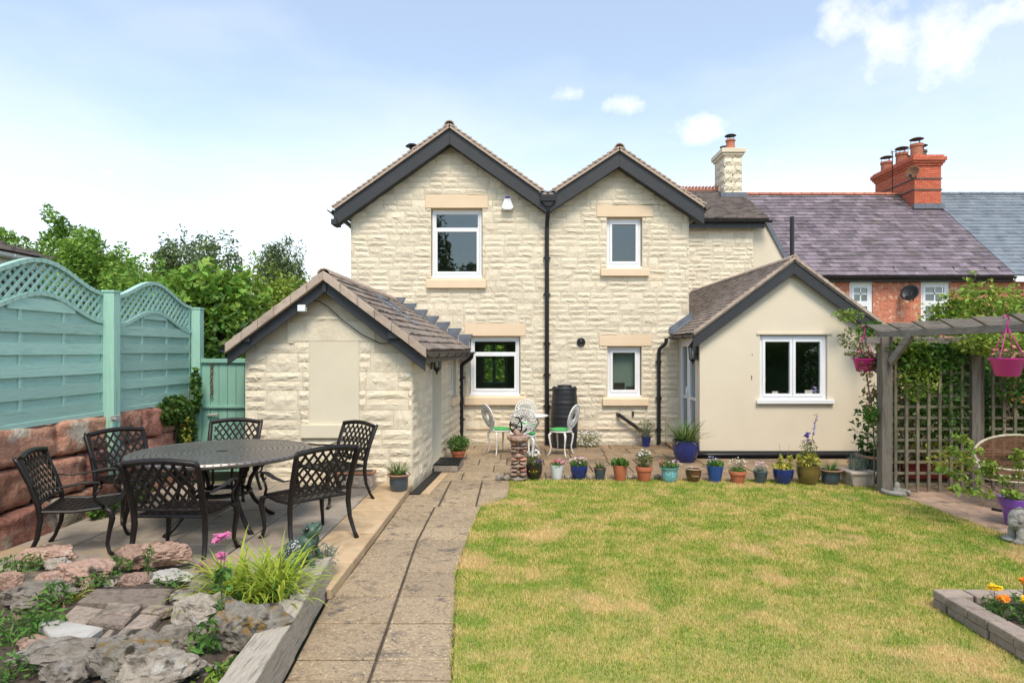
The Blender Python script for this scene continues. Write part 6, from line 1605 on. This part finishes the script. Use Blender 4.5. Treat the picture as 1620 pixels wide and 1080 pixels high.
for y in (8.32, 7.83, 7.345, 6.875, 6.40, 5.90, 5.42, 4.9):
    MB().prism([(4.60, y - .02, 2.155), (4.76, y - .02, 2.067), (7.9, y - .02, 2.067), (7.9, y - .02, 2.155)], (0, .045, 0)).build('rafter', 'timberx', PG, bevel=.004)
mb = MB(); mb.bar((4.77, 8.03, 1.66), (4.79, 7.66, 2.0), .05, .09, up=(0, 1, 1)); mb.build('brace', 'timber', PG, bevel=.004)
mb = MB(); mb.bar((4.79, 5.02, 1.64), (4.80, 5.60, 2.0), .05, .10, up=(0, -1, 1)); mb.build('brace', 'timber', PG, bevel=.004)
for (xa, xb2) in ((4.83, 5.83), (6.08, 7.58)):
    x = xa + .04
    while x < xb2: MB().b2(x - .018, x + .018, 8.085, 8.103, .02, 1.72, random.random()).build('trellis_upright', 'trellis', PG); x += .142
    z = .10
    while z < 1.72: MB().b2(xa, xb2, 8.104, 8.120, z - .016, z + .016, random.random()).build('trellis_rail', 'trellis', PG); z += .142
def climber(label, clouds, vines, name='climbing_plant', group=None):
    c = clouds[0][0]; t = thing(name, label, 'climbing plant', (c[0], c[1], 0), group)
    for (c_, r_, n, m_, L, Wd) in clouds: leaves('foliage', m_, t, ell_pts(n, c_, r_, .15), L, Wd, up=.25)
    stems('vine', 'bark', t, vines, .012); return t
climber('leafy green climber massed over the top of the trellis', [((5.3, 8.22, 1.72), (.62, .24, .30), 2600, 'green', .085, .04), ((5.0, 8.16, 1.84), (.34, .2, .16), 700, 'treeyel', .08, .04), ((5.62, 8.2, 1.50), (.25, .15, .28), 500, 'green', .10, .03), ((5.15, 8.05, 1.45), (.28, .05, .30), 330, 'treeyel', .075, .03), ((5.6, 8.05, 1.1), (.2, .05, .5), 170, 'green', .07, .03), ((6.0, 7.9, 1.9), (.5, .4, .16), 900, 'treeyel', .08, .045)],
        [((5.1, 8.2, 0), (5.05, 8.2, 1.8)), ((5.5, 8.2, 0), (5.6, 8.2, 1.7)), ((5.0, 8.15, .3), (5.5, 8.15, 1.0)), ((5.3, 8.14, .4), (5.0, 8.14, 1.2))])
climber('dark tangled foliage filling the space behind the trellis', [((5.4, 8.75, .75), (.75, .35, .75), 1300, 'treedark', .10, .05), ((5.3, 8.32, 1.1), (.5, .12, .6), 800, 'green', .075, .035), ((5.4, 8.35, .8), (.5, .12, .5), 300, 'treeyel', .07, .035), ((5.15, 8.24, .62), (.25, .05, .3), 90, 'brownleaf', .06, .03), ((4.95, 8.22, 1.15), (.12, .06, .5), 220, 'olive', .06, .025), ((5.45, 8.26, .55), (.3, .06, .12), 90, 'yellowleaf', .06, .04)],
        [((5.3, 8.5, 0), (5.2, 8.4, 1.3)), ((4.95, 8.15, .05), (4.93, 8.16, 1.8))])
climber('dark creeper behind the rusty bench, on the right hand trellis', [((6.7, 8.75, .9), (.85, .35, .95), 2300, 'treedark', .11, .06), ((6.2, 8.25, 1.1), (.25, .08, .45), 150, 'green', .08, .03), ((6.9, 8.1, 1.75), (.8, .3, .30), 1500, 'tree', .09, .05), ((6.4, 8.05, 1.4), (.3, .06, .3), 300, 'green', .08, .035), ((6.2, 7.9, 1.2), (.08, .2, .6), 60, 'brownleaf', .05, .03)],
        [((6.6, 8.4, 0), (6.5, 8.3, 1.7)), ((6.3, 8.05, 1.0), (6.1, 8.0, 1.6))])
climber('wispy climber with reddish leaves trailing left of the pergola post', [((4.50, 8.42, 1.96), (.20, .14, .16), 120, 'olive', .07, .035), ((4.62, 8.3, 1.62), (.12, .12, .20), 170, 'brownleaf', .07, .04), ((4.60, 8.2, 1.22), (.10, .08, .22), 60, 'brownleaf', .06, .03), ((4.60, 8.15, .98), (.12, .08, .11), 90, 'green', .09, .05), ((4.66, 8.15, .70), (.05, .05, .2), 20, 'olive', .06, .03), ((4.95, 8.4, 1.98), (.25, .15, .12), 160, 'treeyel', .07, .04)],
        [((4.66, 8.2, 0), (4.62, 8.2, 1.2)), ((4.62, 8.2, 1.1), (4.5, 8.3, 2.0))])
climber('green creeper on the far verge of the extension roof', [((5.55, 10.55, 2.40), (.28, .10, .12), 160, 'treeyel', .07, .035), ((5.95, 10.5, 2.15), (.3, .15, .16), 300, 'green', .08, .04)], [((5.9, 10.6, 0), (5.8, 10.6, 2.2))])
tree('round_bush', 'rounded bright green bush above the pergola in front of the brick wall', (8.1, 10.6, -.05), 2.86, (1.45, .9, 1.05), 'treeyel', 10000, (.10, .06), group=None, seed=120)
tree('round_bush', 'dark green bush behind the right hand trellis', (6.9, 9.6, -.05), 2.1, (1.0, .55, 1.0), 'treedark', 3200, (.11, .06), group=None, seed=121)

# hanging baskets
def basket(loc, drop, label, trail=True):
    L = V3(loc); t = thing('hanging_basket', label, 'hanging basket', L - Z_ * drop, 'pink hanging baskets'); c = L - Z_ * drop
    MB().lathe([(.0, -.17), (.085, -.17), (.095, -.165), (.135, -.02), (.15, -.012), (.152, .0), (.14, .0), (.125, -.02), (.09, -.15)], c, 28, caps=False).build('bowl', PM['pink'], t, auto=50)
    MB().lathe([(0, -.025), (.125, -.025)], c, 16, caps=False).build('soil', 'soil', t); mb = MB()
    for k in range(4): a = k * math.pi / 2 + .5; mb.tube([c + V3((.145 * math.cos(a), .145 * math.sin(a), -.01)), c + V3((.012 * math.cos(a), .012 * math.sin(a), drop - .10))], .0045, 5)
    mb.build('hanger_strand', PM['pink'], t); mb = MB(); mb.tube([c + Z_ * (drop - .12), c + Z_ * (drop - .04), c + V3((.015, 0, drop - .005)), c + V3((.0, 0, drop + .028)), c + V3((-.028, 0, drop + .03)), c + V3((-.04, 0, drop - .0))], .007, 6); mb.build('hook', PM['pink'], t, smooth=True)
    P = ell_pts(230, c + Z_ * .03, (.15, .14, .06), .2); leaves('foliage', 'olive', t, P, .04, .02); flowers('flowers', 'f_salmon', t, [tuple(p) for p in ell_pts(46, c + Z_ * .04, (.15, .14, .07), .6) if p[2] > c.z], .018)
    if trail: leaves('trailing_sprays', 'olive', t, np.concatenate([ell_pts(50, c + V3((-.18, -.03, .06)), (.12, .04, .03)), ell_pts(40, c + V3((-.05, 0, .16)), (.12, .06, .05))]), .05, .025)
basket((4.605, 8.34, 2.11), .40, 'pink hanging basket beside the far pergola post')
basket((4.61, 5.92, 2.11), .37, 'nearer, larger looking pink hanging basket at the right edge', False)

# rusty bench
BN = V3((5.98, 7.40, 0)); t = thing('garden_bench', 'rusty mesh garden bench with curved white frame under the pergola', 'bench', BN)
def bback(a, r_): return BN + V3((math.cos(a) * .60 * r_ * (1 if math.sin(a) < 0 else .98), .12 + .10 * math.cos(a) ** 2 * -1 + .06 * math.sin(a) * r_, .60 + math.sin(a) * .20 * r_))
n = 40; mb = MB(); mb.tube([bback(6.283 * k / n, 1) for k in range(n + 1)], .016, 7, cap=False); fr_ = mb.build('back_frame', 'benchwhite', t, smooth=True)
def sheet(fn, nu, nv, mt, name, th=.006):
    vs = [fn(i / nu, j / nv) for j in range(nv + 1) for i in range(nu + 1)]; w = nu + 1
    o = MB().add(vs, [(j * w + i, j * w + i + 1, (j + 1) * w + i + 1, (j + 1) * w + i) for j in range(nv) for i in range(nu)]).build(name, mt, t, smooth=True); md = o.modifiers.new('s', 'SOLIDIFY'); md.thickness = th; return o
def wires(fn, name, nu=34, nv=13, r_=.0035):
    mb = MB()
    for k in range(1, nu):
        c = -1 + 2 * k / nu; s2 = math.sqrt(1 - c * c); mb.tube([fn(math.atan2(q * s2, c), math.hypot(c, q * s2)) for q in (-.999, -.5, .001, .5, .999)], r_, 4)
    for k in range(1, nv):
        s2 = -1 + 2 * k / nv; c = math.sqrt(1 - s2 * s2); mb.tube([fn(math.atan2(s2, q * c), math.hypot(q * c, s2)) for q in (-.999, -.6, -.2, .2, .6, .999)], r_, 4)
    return mb.build(name, 'rust', t)
wires(bback, 'back_mesh', 62, 24, .0048)
def bseat(a, r_): return BN + V3((math.cos(a) * .58 * r_, -.16 + math.sin(a) * .26 * r_, .40 - .03 * (1 - r_)))
mb = MB(); mb.tube([bseat(6.283 * k / n, 1) for k in range(n + 1)], .016, 7, cap=False); mb.tube([bseat(6.283 * k / n, 1) - Z_ * .055 for k in range(n + 1)], .012, 6, cap=False); mb.build('seat_frame', 'benchwhite', t, smooth=True)
wires(bseat, 'seat_mesh', 60, 26, .0048); sheet(lambda u, v: bseat(6.283 * u, 1) - Z_ * .055 * v, 40, 1, 'rust', 'seat_skirt')
for sx in (-1, 1):
    MB().tube([BN + V3((sx * .50, -.02, .52)), BN + V3((sx * .56, -.06, .40)), BN + V3((sx * .55, -.06, .2)), BN + V3((sx * .55, -.05, .0))], .022, 8).build('leg', 'benchwhite', t, smooth=True)
    MB().tube([BN + V3((sx * .56, .10, .60)), BN + V3((sx * .58, .0, .50)), BN + V3((sx * .56, -.06, .40))], .016, 7).build('arm', 'benchwhite', t, smooth=True)
    lg = MB().tube([BN + V3((sx * .26, -.34, .36)), BN + V3((sx * .22, -.33, .22)), BN + V3((sx * .24, -.34, .0))], .016, 7).build('leg', 'benchwhite', t, smooth=True)
    MB().torus(BN + V3((sx * .42, -.2, .02)), .16, .016, Z_, 24, 6, 2.6, 5.9).build('foot_hoop', 'blackmetal', t, smooth=True)
# purple pot with a young shrub in front of the bench
b = V3((5.22, 6.55, 0)); t = thing('potted_plant', 'purple plastic pot with a young variegated shrub in front of the bench', 'potted plant', b, 'plant pots')
MB().lathe([(.10, 0), (.115, .01), (.15, .20), (.168, .205), (.185, .285), (.175, .29), (.16, .26), (.15, .22)], b, 28, caps=False).build('pot', PM['lilac'], t, auto=50); MB().lathe([(0, .25), (.16, .25)], b, 16, caps=False).build('soil', 'soil', t)
seg = []; cl = []
for (dx, dz, dy) in ((-.75, .30, .1), (-.60, .48, .15), (-.45, .62, .2), (-.70, .12, -.1), (.1, .45, .1), (.30, .30, 0), (-.25, .35, .1), (-.15, .08, -.08)):
    q = b + V3((dx, dy, .28 + dz)); seg.append((b + Z_ * .25, q))
    for f in (.55, .75, .9, 1.0): cl.append(ell_pts(16, (b + Z_ * .25).lerp(q, f), (.09, .07, .05), .1))
stems('branch', 'bark', t, seg, .006); leaves('foliage', 'treeyel', t, np.concatenate(cl), .075, .045); leaves('pale_flower_leaves', 'yellowleaf', t, ell_pts(170, b + V3((-.55, .2, .62)), (.28, .12, .13), .1), .045, .03)
# stone animal ornament (remeshed into one body)
def blob(name, parts, vox, mt, label, cat, smooth=4):
    bm = bmesh.new()
    for (c, r_, rot) in parts:
        Mx = Matrix.Translation(V3(c)) @ (rot.to_4x4() if rot else Matrix.Identity(4)) @ Matrix.Diagonal((r_[0], r_[1], r_[2], 1))
        bmesh.ops.create_icosphere(bm, subdivisions=3, radius=1, matrix=Mx)
    me = bpy.data.meshes.new(name); bm.to_mesh(me); bm.free(); o = link(name, me, mt, None)
    rm = o.modifiers.new('remesh', 'REMESH'); rm.mode = 'VOXEL'; rm.voxel_size = vox; rm.use_smooth_shade = True
    sm = o.modifiers.new('smooth', 'SMOOTH'); sm.iterations = smooth; sm.factor = .5
    if label: tag(o, label, cat)
    return o
statue = MT['statue'] = mat('lichened_cast_stone', [(.20, .19, .165), (.40, .385, .345), (.28, .265, .23)], scale=14, rough=.95, bump=1.0, bscale=40, bdist=.02, spots=((.09, .085, .07), 9, .58, .1))
b = G(1616, 858); Ry = lambda d: Matrix.Rotation(R(d), 3, 'Y')
o = blob('stone_lion', [((.16, .05, .17), (.17, .10, .13), None), ((-.01, 0, .22), (.10, .095, .11), None), ((-.08, -.01, .19), (.05, .055, .045), None), ((-.105, -.01, .17), (.025, .035, .025), None), ((-.045, -.05, .07), (.035, .035, .10), None), ((-.045, .06, .07), (.035, .035, .10), None), ((-.065, -.05, .02), (.05, .04, .025), None), ((-.065, .06, .02), (.05, .04, .025), None),
         ((.27, -.05, .09), (.10, .06, .09), None), ((.27, .09, .09), (.10, .06, .09), None), ((.19, -.08, .025), (.09, .04, .025), None), ((.19, .12, .025), (.09, .04, .025), None), ((.02, -.05, .30), (.025, .02, .03), None), ((.02, .05, .30), (.025, .02, .03), None), ((.07, 0, .17), (.09, .11, .14), None), ((.12, .05, .02), (.26, .16, .02), None)], .011, 'statue', 'weathered stone lion ornament on the lawn edge at far right', 'ornament', 2)
o.location = b
# little stone dish with a bird
b = G(1417, 781, .004); t = thing('bird_bath', 'low grey stone dish with a small stone figure by the pergola post', 'bird bath', b)
MB().lathe([(.0, 0), (.15, 0), (.165, .02), (.16, .055), (.13, .055), (.11, .03), (.0, .03)], b, 22, caps=False).build('dish', 'statue', t, smooth=True); MB().lathe([(.05, .03), (.045, .06), (.03, .09), (.035, .11), (.02, .14), (.0, .15)], b + V3((.03, .02, 0)), 12, caps=False).build('figure', 'statue', t, smooth=True)

# ================================================================== brick edged flower bed on the right
BX, BY = 2.94, 4.47
t = thing('brick_planter', 'low raised flower bed edged with two courses of grey blocks', 'planter', (BX, BY, 0))
MB().b2(BX + .10, 6.0, 2.4, BY - .10, -.03, .075).build('soil', 'soil', t)
def block(x, y, z, lx, ly, lz, rz):
    o = MB().box((x, y, z + lz / 2), (lx, ly, lz), rz, random.random()).build('block', 'blockm', t); md = o.modifiers.new('bevel', 'BEVEL'); md.width = .009; md.segments = 2
MT['blockm'] = mat('tumbled_grey_block', [(.21, .165, .135), (.32, .265, .22), (.27, .20, .165)], scale=10, rough=.93, bump=.5, bscale=60, pv=.24, spots=((.42, .34, .26), 3, .62, .15))
for ci, (z, lz, off, inset) in enumerate(((.0, .058, .0, .012), (.060, .064, .10, .0))):
    y = BY - off
    block(BX + .11, BY - .065, z, .20, .13, lz, random.uniform(-.03, .03))
    y = BY - .14
    while y > 2.4: w = random.choice((.17, .21, .24)); block(BX + .07 + inset + random.uniform(-.006, .006), y - w / 2, z, .135, w - .008, lz, random.uniform(-.03, .03)); y -= w
    x = BX + .22
    while x < 5.2: w = random.choice((.17, .21)); block(x + w / 2, BY - .07 - inset, z, w - .008, .135, lz, random.uniform(-.03, .03)); x += w
for i, (px, py, m_, h_, lb) in enumerate(((1571, 968, 'yellow', .17, 'yellow marigold in the block edged bed, leftmost'), (1584, 980, 'marigold', .14, 'orange marigold in front of the yellow one in the bed'), (1618, 965, 'marigold', .20, 'tall deep orange marigold at the right edge of the bed'), (1622, 985, 'yellow', .15, 'golden marigold at the right edge of the bed'))):
    b = G(px, py, .075); t = thing('marigold_plant', lb, 'flower', b, 'marigolds')
    bush(t, b, .07, .11, 80, 'treedark', .05, .014, st=5)
    for q in range(2 if i == 2 else 1):
        c = b + V3((.045 * q, -.01, h_ - .04 * q)); mb = []
        flowers('bloom', 'f_' + m_, t, [tuple(c + V3((random.gauss(0, .014), random.gauss(0, .014), random.gauss(0, .006)))) for _ in range(16)], .026, 6); stems('flower_stem', 'stem', t, [(b, c)], .004)

# ================================================================== rockery on the left
BZ = .15
poly = [(-1.42, 4.72), (-2.2, 4.78), (-3.2, 4.74), (-4.5, 4.72), (-5.4, 4.6), (-5.4, 2.2), (-1.25, 2.2)]
nx_, ny_ = 34, 24; vs = []; 
for j in range(ny_ + 1):
    for i in range(nx_ + 1):
        x = -5.4 + 4.0 * i / nx_; y = 2.2 + 2.56 * j / ny_; e = min(1, (nx_ - i) / 2 + .2, (ny_ - j) / 3); vs.append((x + (.02 if i == nx_ else 0), y, .03 + (BZ - .03) * e + .03 * math.sin(x * 7 + y * 3) * math.sin(y * 9) + random.uniform(-.012, .012)))
w = nx_ + 1
bed = MB().add(vs, [(j * w + i, j * w + i + 1, (j + 1) * w + i + 1, (j + 1) * w + i) for j in range(ny_) for i in range(nx_)]).build('rockery_soil', 'soil', None, smooth=True); struct(bed)
def sleeper(p, q, w_, h_, label, mt='sleeper'):
    mb = MB(); p, q = V3(p), V3(q); d = (q - p).normalized(); r_ = d.cross(Z_); n = 10
    for zz in (0,):
        pass
    vs = []
    for i in range(n + 1):
        c = p.lerp(q, i / n)
        for (a, z) in ((-w_ / 2, 0), (w_ / 2, 0), (w_ / 2 + .0, h_), (-w_ / 2, h_)): vs.append(c + r_ * (a + random.uniform(-.004, .004)) + Z_ * (z + (random.uniform(-.006, .006) if z else 0)))
    fs = [(4 * i + k, 4 * i + (k + 1) % 4, 4 * i + 4 + (k + 1) % 4, 4 * i + 4 + k) for i in range(n) for k in range(4)] + [(3, 2, 1, 0), (4 * n, 4 * n + 1, 4 * n + 2, 4 * n + 3)]
    o = mb.add(vs, fs).build('timber_sleeper', mt, None, bevel=.008); tag(o, label, 'sleeper', 'timber sleepers'); return o
lx = lambda y: -1.38 + .11 * (4.71 - y) / 1.24
sleeper((lx(4.71) - .085, 4.71, 0), (lx(3.70) - .085, 3.70, 0), .16, .245, 'far weathered sleeper edging the rockery beside the frog')
sleeper((lx(3.69) - .085, 3.69, 0), (lx(2.4) - .085, 2.4, 0), .17, .25, 'near weathered sleeper edging the rockery at the bottom of the picture')
sleeper((-1.385, 4.755, 0), (-1.85, 4.775, 0), .08, .25, 'short sleeper closing the far end of the rockery behind the frog')
RK = [(62, 893, 66, 26, 'rockred', 'flat reddish rock at the far left rear of the rockery'), (85, 906, 34, 24, 'rock', 'pale angular stone in front of the flat reddish rock'), (120, 926, 70, 38, 'rockred', 'rounded pink sandstone boulder in the middle of the rockery'),
      (205, 897, 50, 36, 'rockred', 'dark red angular rock below the front chair'), (248, 896, 62, 36, 'rockred', 'pinkish pointed rock right of the dark red one'), (72, 932, 36, 28, 'rockred', 'small reddish rock left of the pink boulder'), (10, 940, 34, 40, 'rockred', 'reddish rock cut by the left edge'),
      (40, 962, 90, 30, 'rock', 'long flat grey rock at the left edge'), (208, 931, 40, 24, 'rockred', 'small round reddish rock behind the bricks'), (262, 928, 56, 24, 'paleslab', 'pale whitish stone behind the lime green plant'), (285, 960, 40, 28, 'rock', 'grey stone right of the long brick row'),
      (315, 1000, 82, 58, 'rock', 'big dark grey boulder left of the lichen boulder'), (385, 1026, 96, 80, 'rocklichen', 'big pale boulder with orange lichen beside the near sleeper'), (278, 1037, 66, 46, 'rock', 'angular grey rock in front of the dark boulder'), (190, 1080, 112, 66, 'rocklichen', 'large lichen crusted rock below the flagstone'),
      (232, 1098, 110, 58, 'rock', 'rough grey rock at the bottom edge'), (290, 1078, 36, 40, 'rocklichen', 'small mossy orange stone right of the rough grey rock'), (58, 1072, 118, 44, 'rock', 'layered grey rock in the bottom left corner'), (95, 1094, 70, 44, 'rock', 'pale grey rock at the bottom left'),
      (330, 908, 40, 22, 'rockred', 'small buff rock behind the lime green plant'), (478, 893, 62, 14, 'rockred', 'flat reddish stone under the frog'), (468, 917, 56, 14, 'rock', 'thin flat stone on the sleeper in front of the frog'), (45, 1030, 40, 20, 'rockred', 'small pinkish stone left of the flagstone'), (150, 905, 40, 16, 'rock', 'low grey stone at the rear edge of the rockery')]
for i, (px, py, w_, h_, m_, lb) in enumerate(RK):
    b = G(px, py, BZ - .01 if px < 440 else .16); k = b.y / F; sx = w_ / 2 * k * 1.3; sz = h_ / 2 * k * 1.12
    o = link('garden_rock', rock_mesh(700 + i, sx, sx * random.uniform(.6, .8), sz, .42, 4, .75), m_, None); o.location = b + V3((0, sx * .5, sz * .62)); o.rotation_euler.z = 0; tag(o, lb, 'rock', 'rockery stones')
for i, (px, py, w_, m_, lb) in enumerate(((140, 931, 30, 'rockred', 'small red stone between the pink boulder and the long stone kerb'), (176, 927, 26, 'rock', 'small grey stone just behind the long stone kerb'), (312, 938, 36, 'rock', 'grey stone tucked under the left of the daylily'), (240, 1026, 34, 'rockred', 'small reddish stone between the bricks and the angular grey rock'),
        (332, 1068, 40, 'rock', 'grey stone beside the creeping weed at the bottom edge'), (20, 985, 38, 'rockred', 'reddish stone half hidden in the leafy ground cover'), (122, 1050, 36, 'rock', 'grey stone between the flagstone and the lichen crusted rock'), (366, 1052, 32, 'rockred', 'small reddish stone between the lichen boulder and near sleeper'))):
    b = G(px, py, BZ - .02); sx = w_ / 2 * b.y / F
    o = link('loose_stone', rock_mesh(900 + i, sx, sx * .8, sx * .62, .4, 3, .7), m_, None); o.location = b + Z_ * sx * .3; o.rotation_euler.z = i * 1.1; tag(o, lb, 'stone', 'loose rockery stones')
# bricks and flags laid in the rockery
FLG = [('brick', 'long worn stone kerb laid across the middle of the rockery', [(122, 955), (258, 962), (272, 935), (150, 936)], 'oldbrick', .07), ('flagstone', 'pale grey triangular flagstone in the rockery', [(60, 985), (103, 1034), (163, 993), (90, 980)], 'paleslab', .07), ('brick', 'wide worn brick beside the flagstone', [(95, 978), (135, 985), (168, 962), (120, 956)], 'oldbrick', .05),
       ('brick', 'square pinkish brick in the centre of the rockery', [(160, 972), (208, 976), (227, 958), (172, 955)], 'oldbrick', .05), ('brick', 'narrow brick below the square pinkish one', [(140, 985), (197, 990), (208, 978), (158, 974)], 'oldbrick', .05), ('brick', 'pale mossy brick pointing at the dark boulder', [(185, 1004), (222, 1008), (254, 975), (222, 972)], 'oldbrick', .06), ('brick', 'grey brick right of the square pinkish brick', [(222, 970), (250, 973), (280, 962), (236, 960)], 'oldbrick', .05), ('brick', 'small red brick end beside the flagstone tip', [(156, 1012), (170, 1013), (182, 997), (174, 996)], 'oldbrick', .05)]
for nm, lb, pts, m_, th in FLG:
    P = [G(px, py, BZ + .05) for px, py in pts]; o = slab_poly(nm, [(p.x, p.y) for p in P], BZ + .05 + random.uniform(0, .02), th, m_, None, .010); tag(o, lb, 'brick' if nm == 'brick' else 'flagstone', 'paving pieces in the rockery')
# plants of the rockery
b = G(385, 968, BZ); t = thing('daylily_plant', 'lime green strap leaved daylily clump in the rockery', 'plant', b); b = b + V3((0, .15, 0))
for (dx, dy, n, L) in ((-.14, 0, 95, .50), (.12, .05, 95, .50), (.0, .1, 60, .52), (.02, -.08, 50, .42), (.24, -.1, 40, .44)): tuft('strap_leaves', 'lime', t, b + V3((dx, dy, 0)), n, L * 1.0, .021, .09, .8, (.05, .95), 7)
leaves('basal_leaves', 'green', t, ell_pts(260, b + V3((.05, -.08, .07)), (.34, .16, .08)), .07, .035)
b = G(352, 1010, BZ); t = thing('pink_flower', 'tall slender stem with two pink flowers in front of the daylily', 'flower', b); k = b.y / F
p1, p2 = W(358, 848, b.y), W(350, 879, b.y); stems('stem', 'stem', t, [(b, p1), (b + Z_ * .2, p2)], .004)
for p in (p1, p1 + V3((-.045, 0, -.01)), p2): flowers('bloom', 'f_pink', t, [tuple(p + V3((random.gauss(0, .012), random.gauss(0, .012), random.gauss(0, .008)))) for _ in range(12)], .022, 5)
leaves('foliage', 'green', t, np.concatenate([ell_pts(40, b + V3((0, 0, .10)), (.07, .06, .10)), ell_pts(30, b + V3((0.0, 0, .34)), (.06, .05, .08))]), .06, .04)
WEED = [(30, 905, .22, .12, 'green', .05, .02, 420, 'feathery green weeds behind the long flat rock'), (30, 1005, .30, .12, 'green', .075, .022, 560, 'leafy green ground cover at the left of the flagstone'), (85, 965, .15, .17, 'green', .07, .018, 260, 'upright green weed beside the flagstone'), (150, 925, .20, .08, 'green', .06, .02, 240, 'green sprigs behind the long stone kerb'), (185, 905, .12, .12, 'green', .06, .02, 140, 'green sprigs below the dark red rock'),
        (235, 905, .06, .20, 'green', .05, .018, 110, 'thin upright weed between the two red rocks'), (325, 1040, .10, .20, 'green', .07, .028, 160, 'toothed green weed between the boulders'), (375, 1068, .16, .08, 'green', .06, .03, 260, 'creeping green weed beside the near sleeper'), (455, 940, .12, .09, 'treedark', .06, .035, 240, 'dark low leaves beside the far sleeper'), (350, 1085, .22, .06, 'treeyel', .06, .03, 240, 'pale green creeping weed at the bottom edge'), (100, 1050, .20, .07, 'green', .06, .022, 240, 'weeds between the flagstone and the corner rock'), (15, 1075, .16, .12, 'green', .055, .016, 240, 'grassy weeds in the bottom left corner'), (270, 925, .14, .07, 'green', .05, .022, 160, 'green sprigs behind the pale stone')]
for (px, py, r_, h_, m_, L, Wd, n, lb) in WEED:
    b = G(px, py, BZ); t = thing('weed_clump', lb, 'weeds', b, 'weeds in the rockery'); bush(t, b, r_ * .82, h_, int(n * .5), m_, L * .85, Wd * .9, st=8)
t = thing('yellow_leaf_plant', 'small yellowing strap plant behind the flagstone', 'plant', G(112, 950, BZ)); tuft('strap_leaves', 'yellowleaf', t, G(112, 950, BZ), 22, .18, .018, .05, .9, (.3, 1.2)); leaves('foliage', 'brownleaf', t, ell_pts(24, G(100, 955, BZ + .04), (.08, .05, .04)), .04, .02)
b = V3((-1.46, 4.93, PZ)); t = thing('stonecrop_plant', 'blue grey stonecrop spilling over the rockery corner behind the frog', 'plant', b); P = ell_pts(420, (-1.52, 4.86, .22), (.17, .07, .12), .3); leaves('foliage', 'greyleaf', t, P, .04, .014, up=.8); leaves('pale_tips', 'yellowleaf', t, ell_pts(110, (-1.56, 4.80, .25), (.16, .06, .03)), .02, .016); tuft('spikes', 'greyleaf', t, (-1.48, 4.88, .2), 50, .17, .008, .10, .3, (0, .7))
# frog ornament
fm = mat('green_bronze_frog', [(.045, .085, .06), (.075, .125, .09)], scale=14, rough=.4, bump=.3, bscale=60)
fb = mat('mosaic_frog_back', [(.03, .045, .04), (.05, .065, .06)], scale=20, rough=.3, spots=[((.50, .52, .48), 85, .56, .03), ((.015, .02, .03), 60, .56, .04)])
b = V3((-1.60, 4.66, .20)); Rz = lambda d: Matrix.Rotation(R(d), 3, 'Y')
o = blob('frog_ornament', [((-.02, 0, .11), (.115, .085, .075), Rz(-38)), ((.055, 0, .18), (.06, .065, .055), Rz(-40)), ((.085, 0, .245), (.062, .055, .042), Rz(-50)), ((.115, 0, .275), (.045, .042, .018), Rz(-58)), ((.128, 0, .245), (.045, .036, .014), Rz(-58)), ((.06, -.042, .272), (.022, .018, .022), None), ((.06, .042, .272), (.022, .018, .022), None),
     ((.085, -.07, .15), (.022, .022, .055), Rz(18)), ((.105, -.075, .08), (.016, .016, .06), Rz(-24)), ((.125, -.075, .03), (.017, .016, .04), Rz(-20)), ((.145, -.078, .006), (.035, .026, .008), None), ((.085, .07, .15), (.022, .022, .055), Rz(18)), ((.105, .075, .08), (.016, .016, .06), Rz(-24)), ((.125, .075, .03), (.017, .016, .04), Rz(-20)), ((.145, .078, .006), (.035, .026, .008), None),
     ((-.02, -.085, .065), (.075, .032, .042), Rz(20)), ((.0, -.095, .02), (.085, .024, .018), None), ((.05, -.10, .008), (.045, .03, .009), None), ((-.02, .085, .065), (.075, .032, .042), Rz(20)), ((.0, .095, .02), (.085, .024, .018), None), ((-.07, 0, .04), (.06, .06, .045), None)], .0055, fm, 'green frog ornament looking up on the rockery corner', 'ornament', 3)
o.location = b; o.scale = (1.18, 1.18, 1.12)
e_ = MB()
for s_ in (-1, 1): e_.lathe([(0, -.017), (.012, -.012), (.017, 0), (.012, .012), (0, .017)], (.072, s_ * .050, .275), 12, caps=False)
e_.build('eye', gloss('frog_eye', (.008, .008, .008)), None, smooth=True).parent = o; bpy.data.objects['eye'].location = (0, 0, 0)
me_ = bpy.data.objects['eye'].data
off_ = V3((.072, 0, .258))
for v in me_.vertices: v.co += off_
mb = MB(); n_u, n_v = 14, 9; vs = []
Rr = Rz(-38)
for j in range(n_v + 1):
    for i in range(n_u + 1):
        th = math.pi * (.12 + .72 * i / n_u); ph = R(-78 + 156 * j / n_v); p = V3((math.cos(th) * .119, math.sin(ph) * math.sin(th) * .089, math.cos(ph) * math.sin(th) * .079)); vs.append(V3((-.02, 0, .11)) + Rr @ p)
w = n_u + 1; sb = mb.add(vs, [(j * w + i, (j + 1) * w + i, (j + 1) * w + i + 1, j * w + i + 1) for j in range(n_v) for i in range(n_u)]).build('mosaic_back', fb, o, smooth=True)
for v in sb.data.vertices: v.co += V3(o.location)
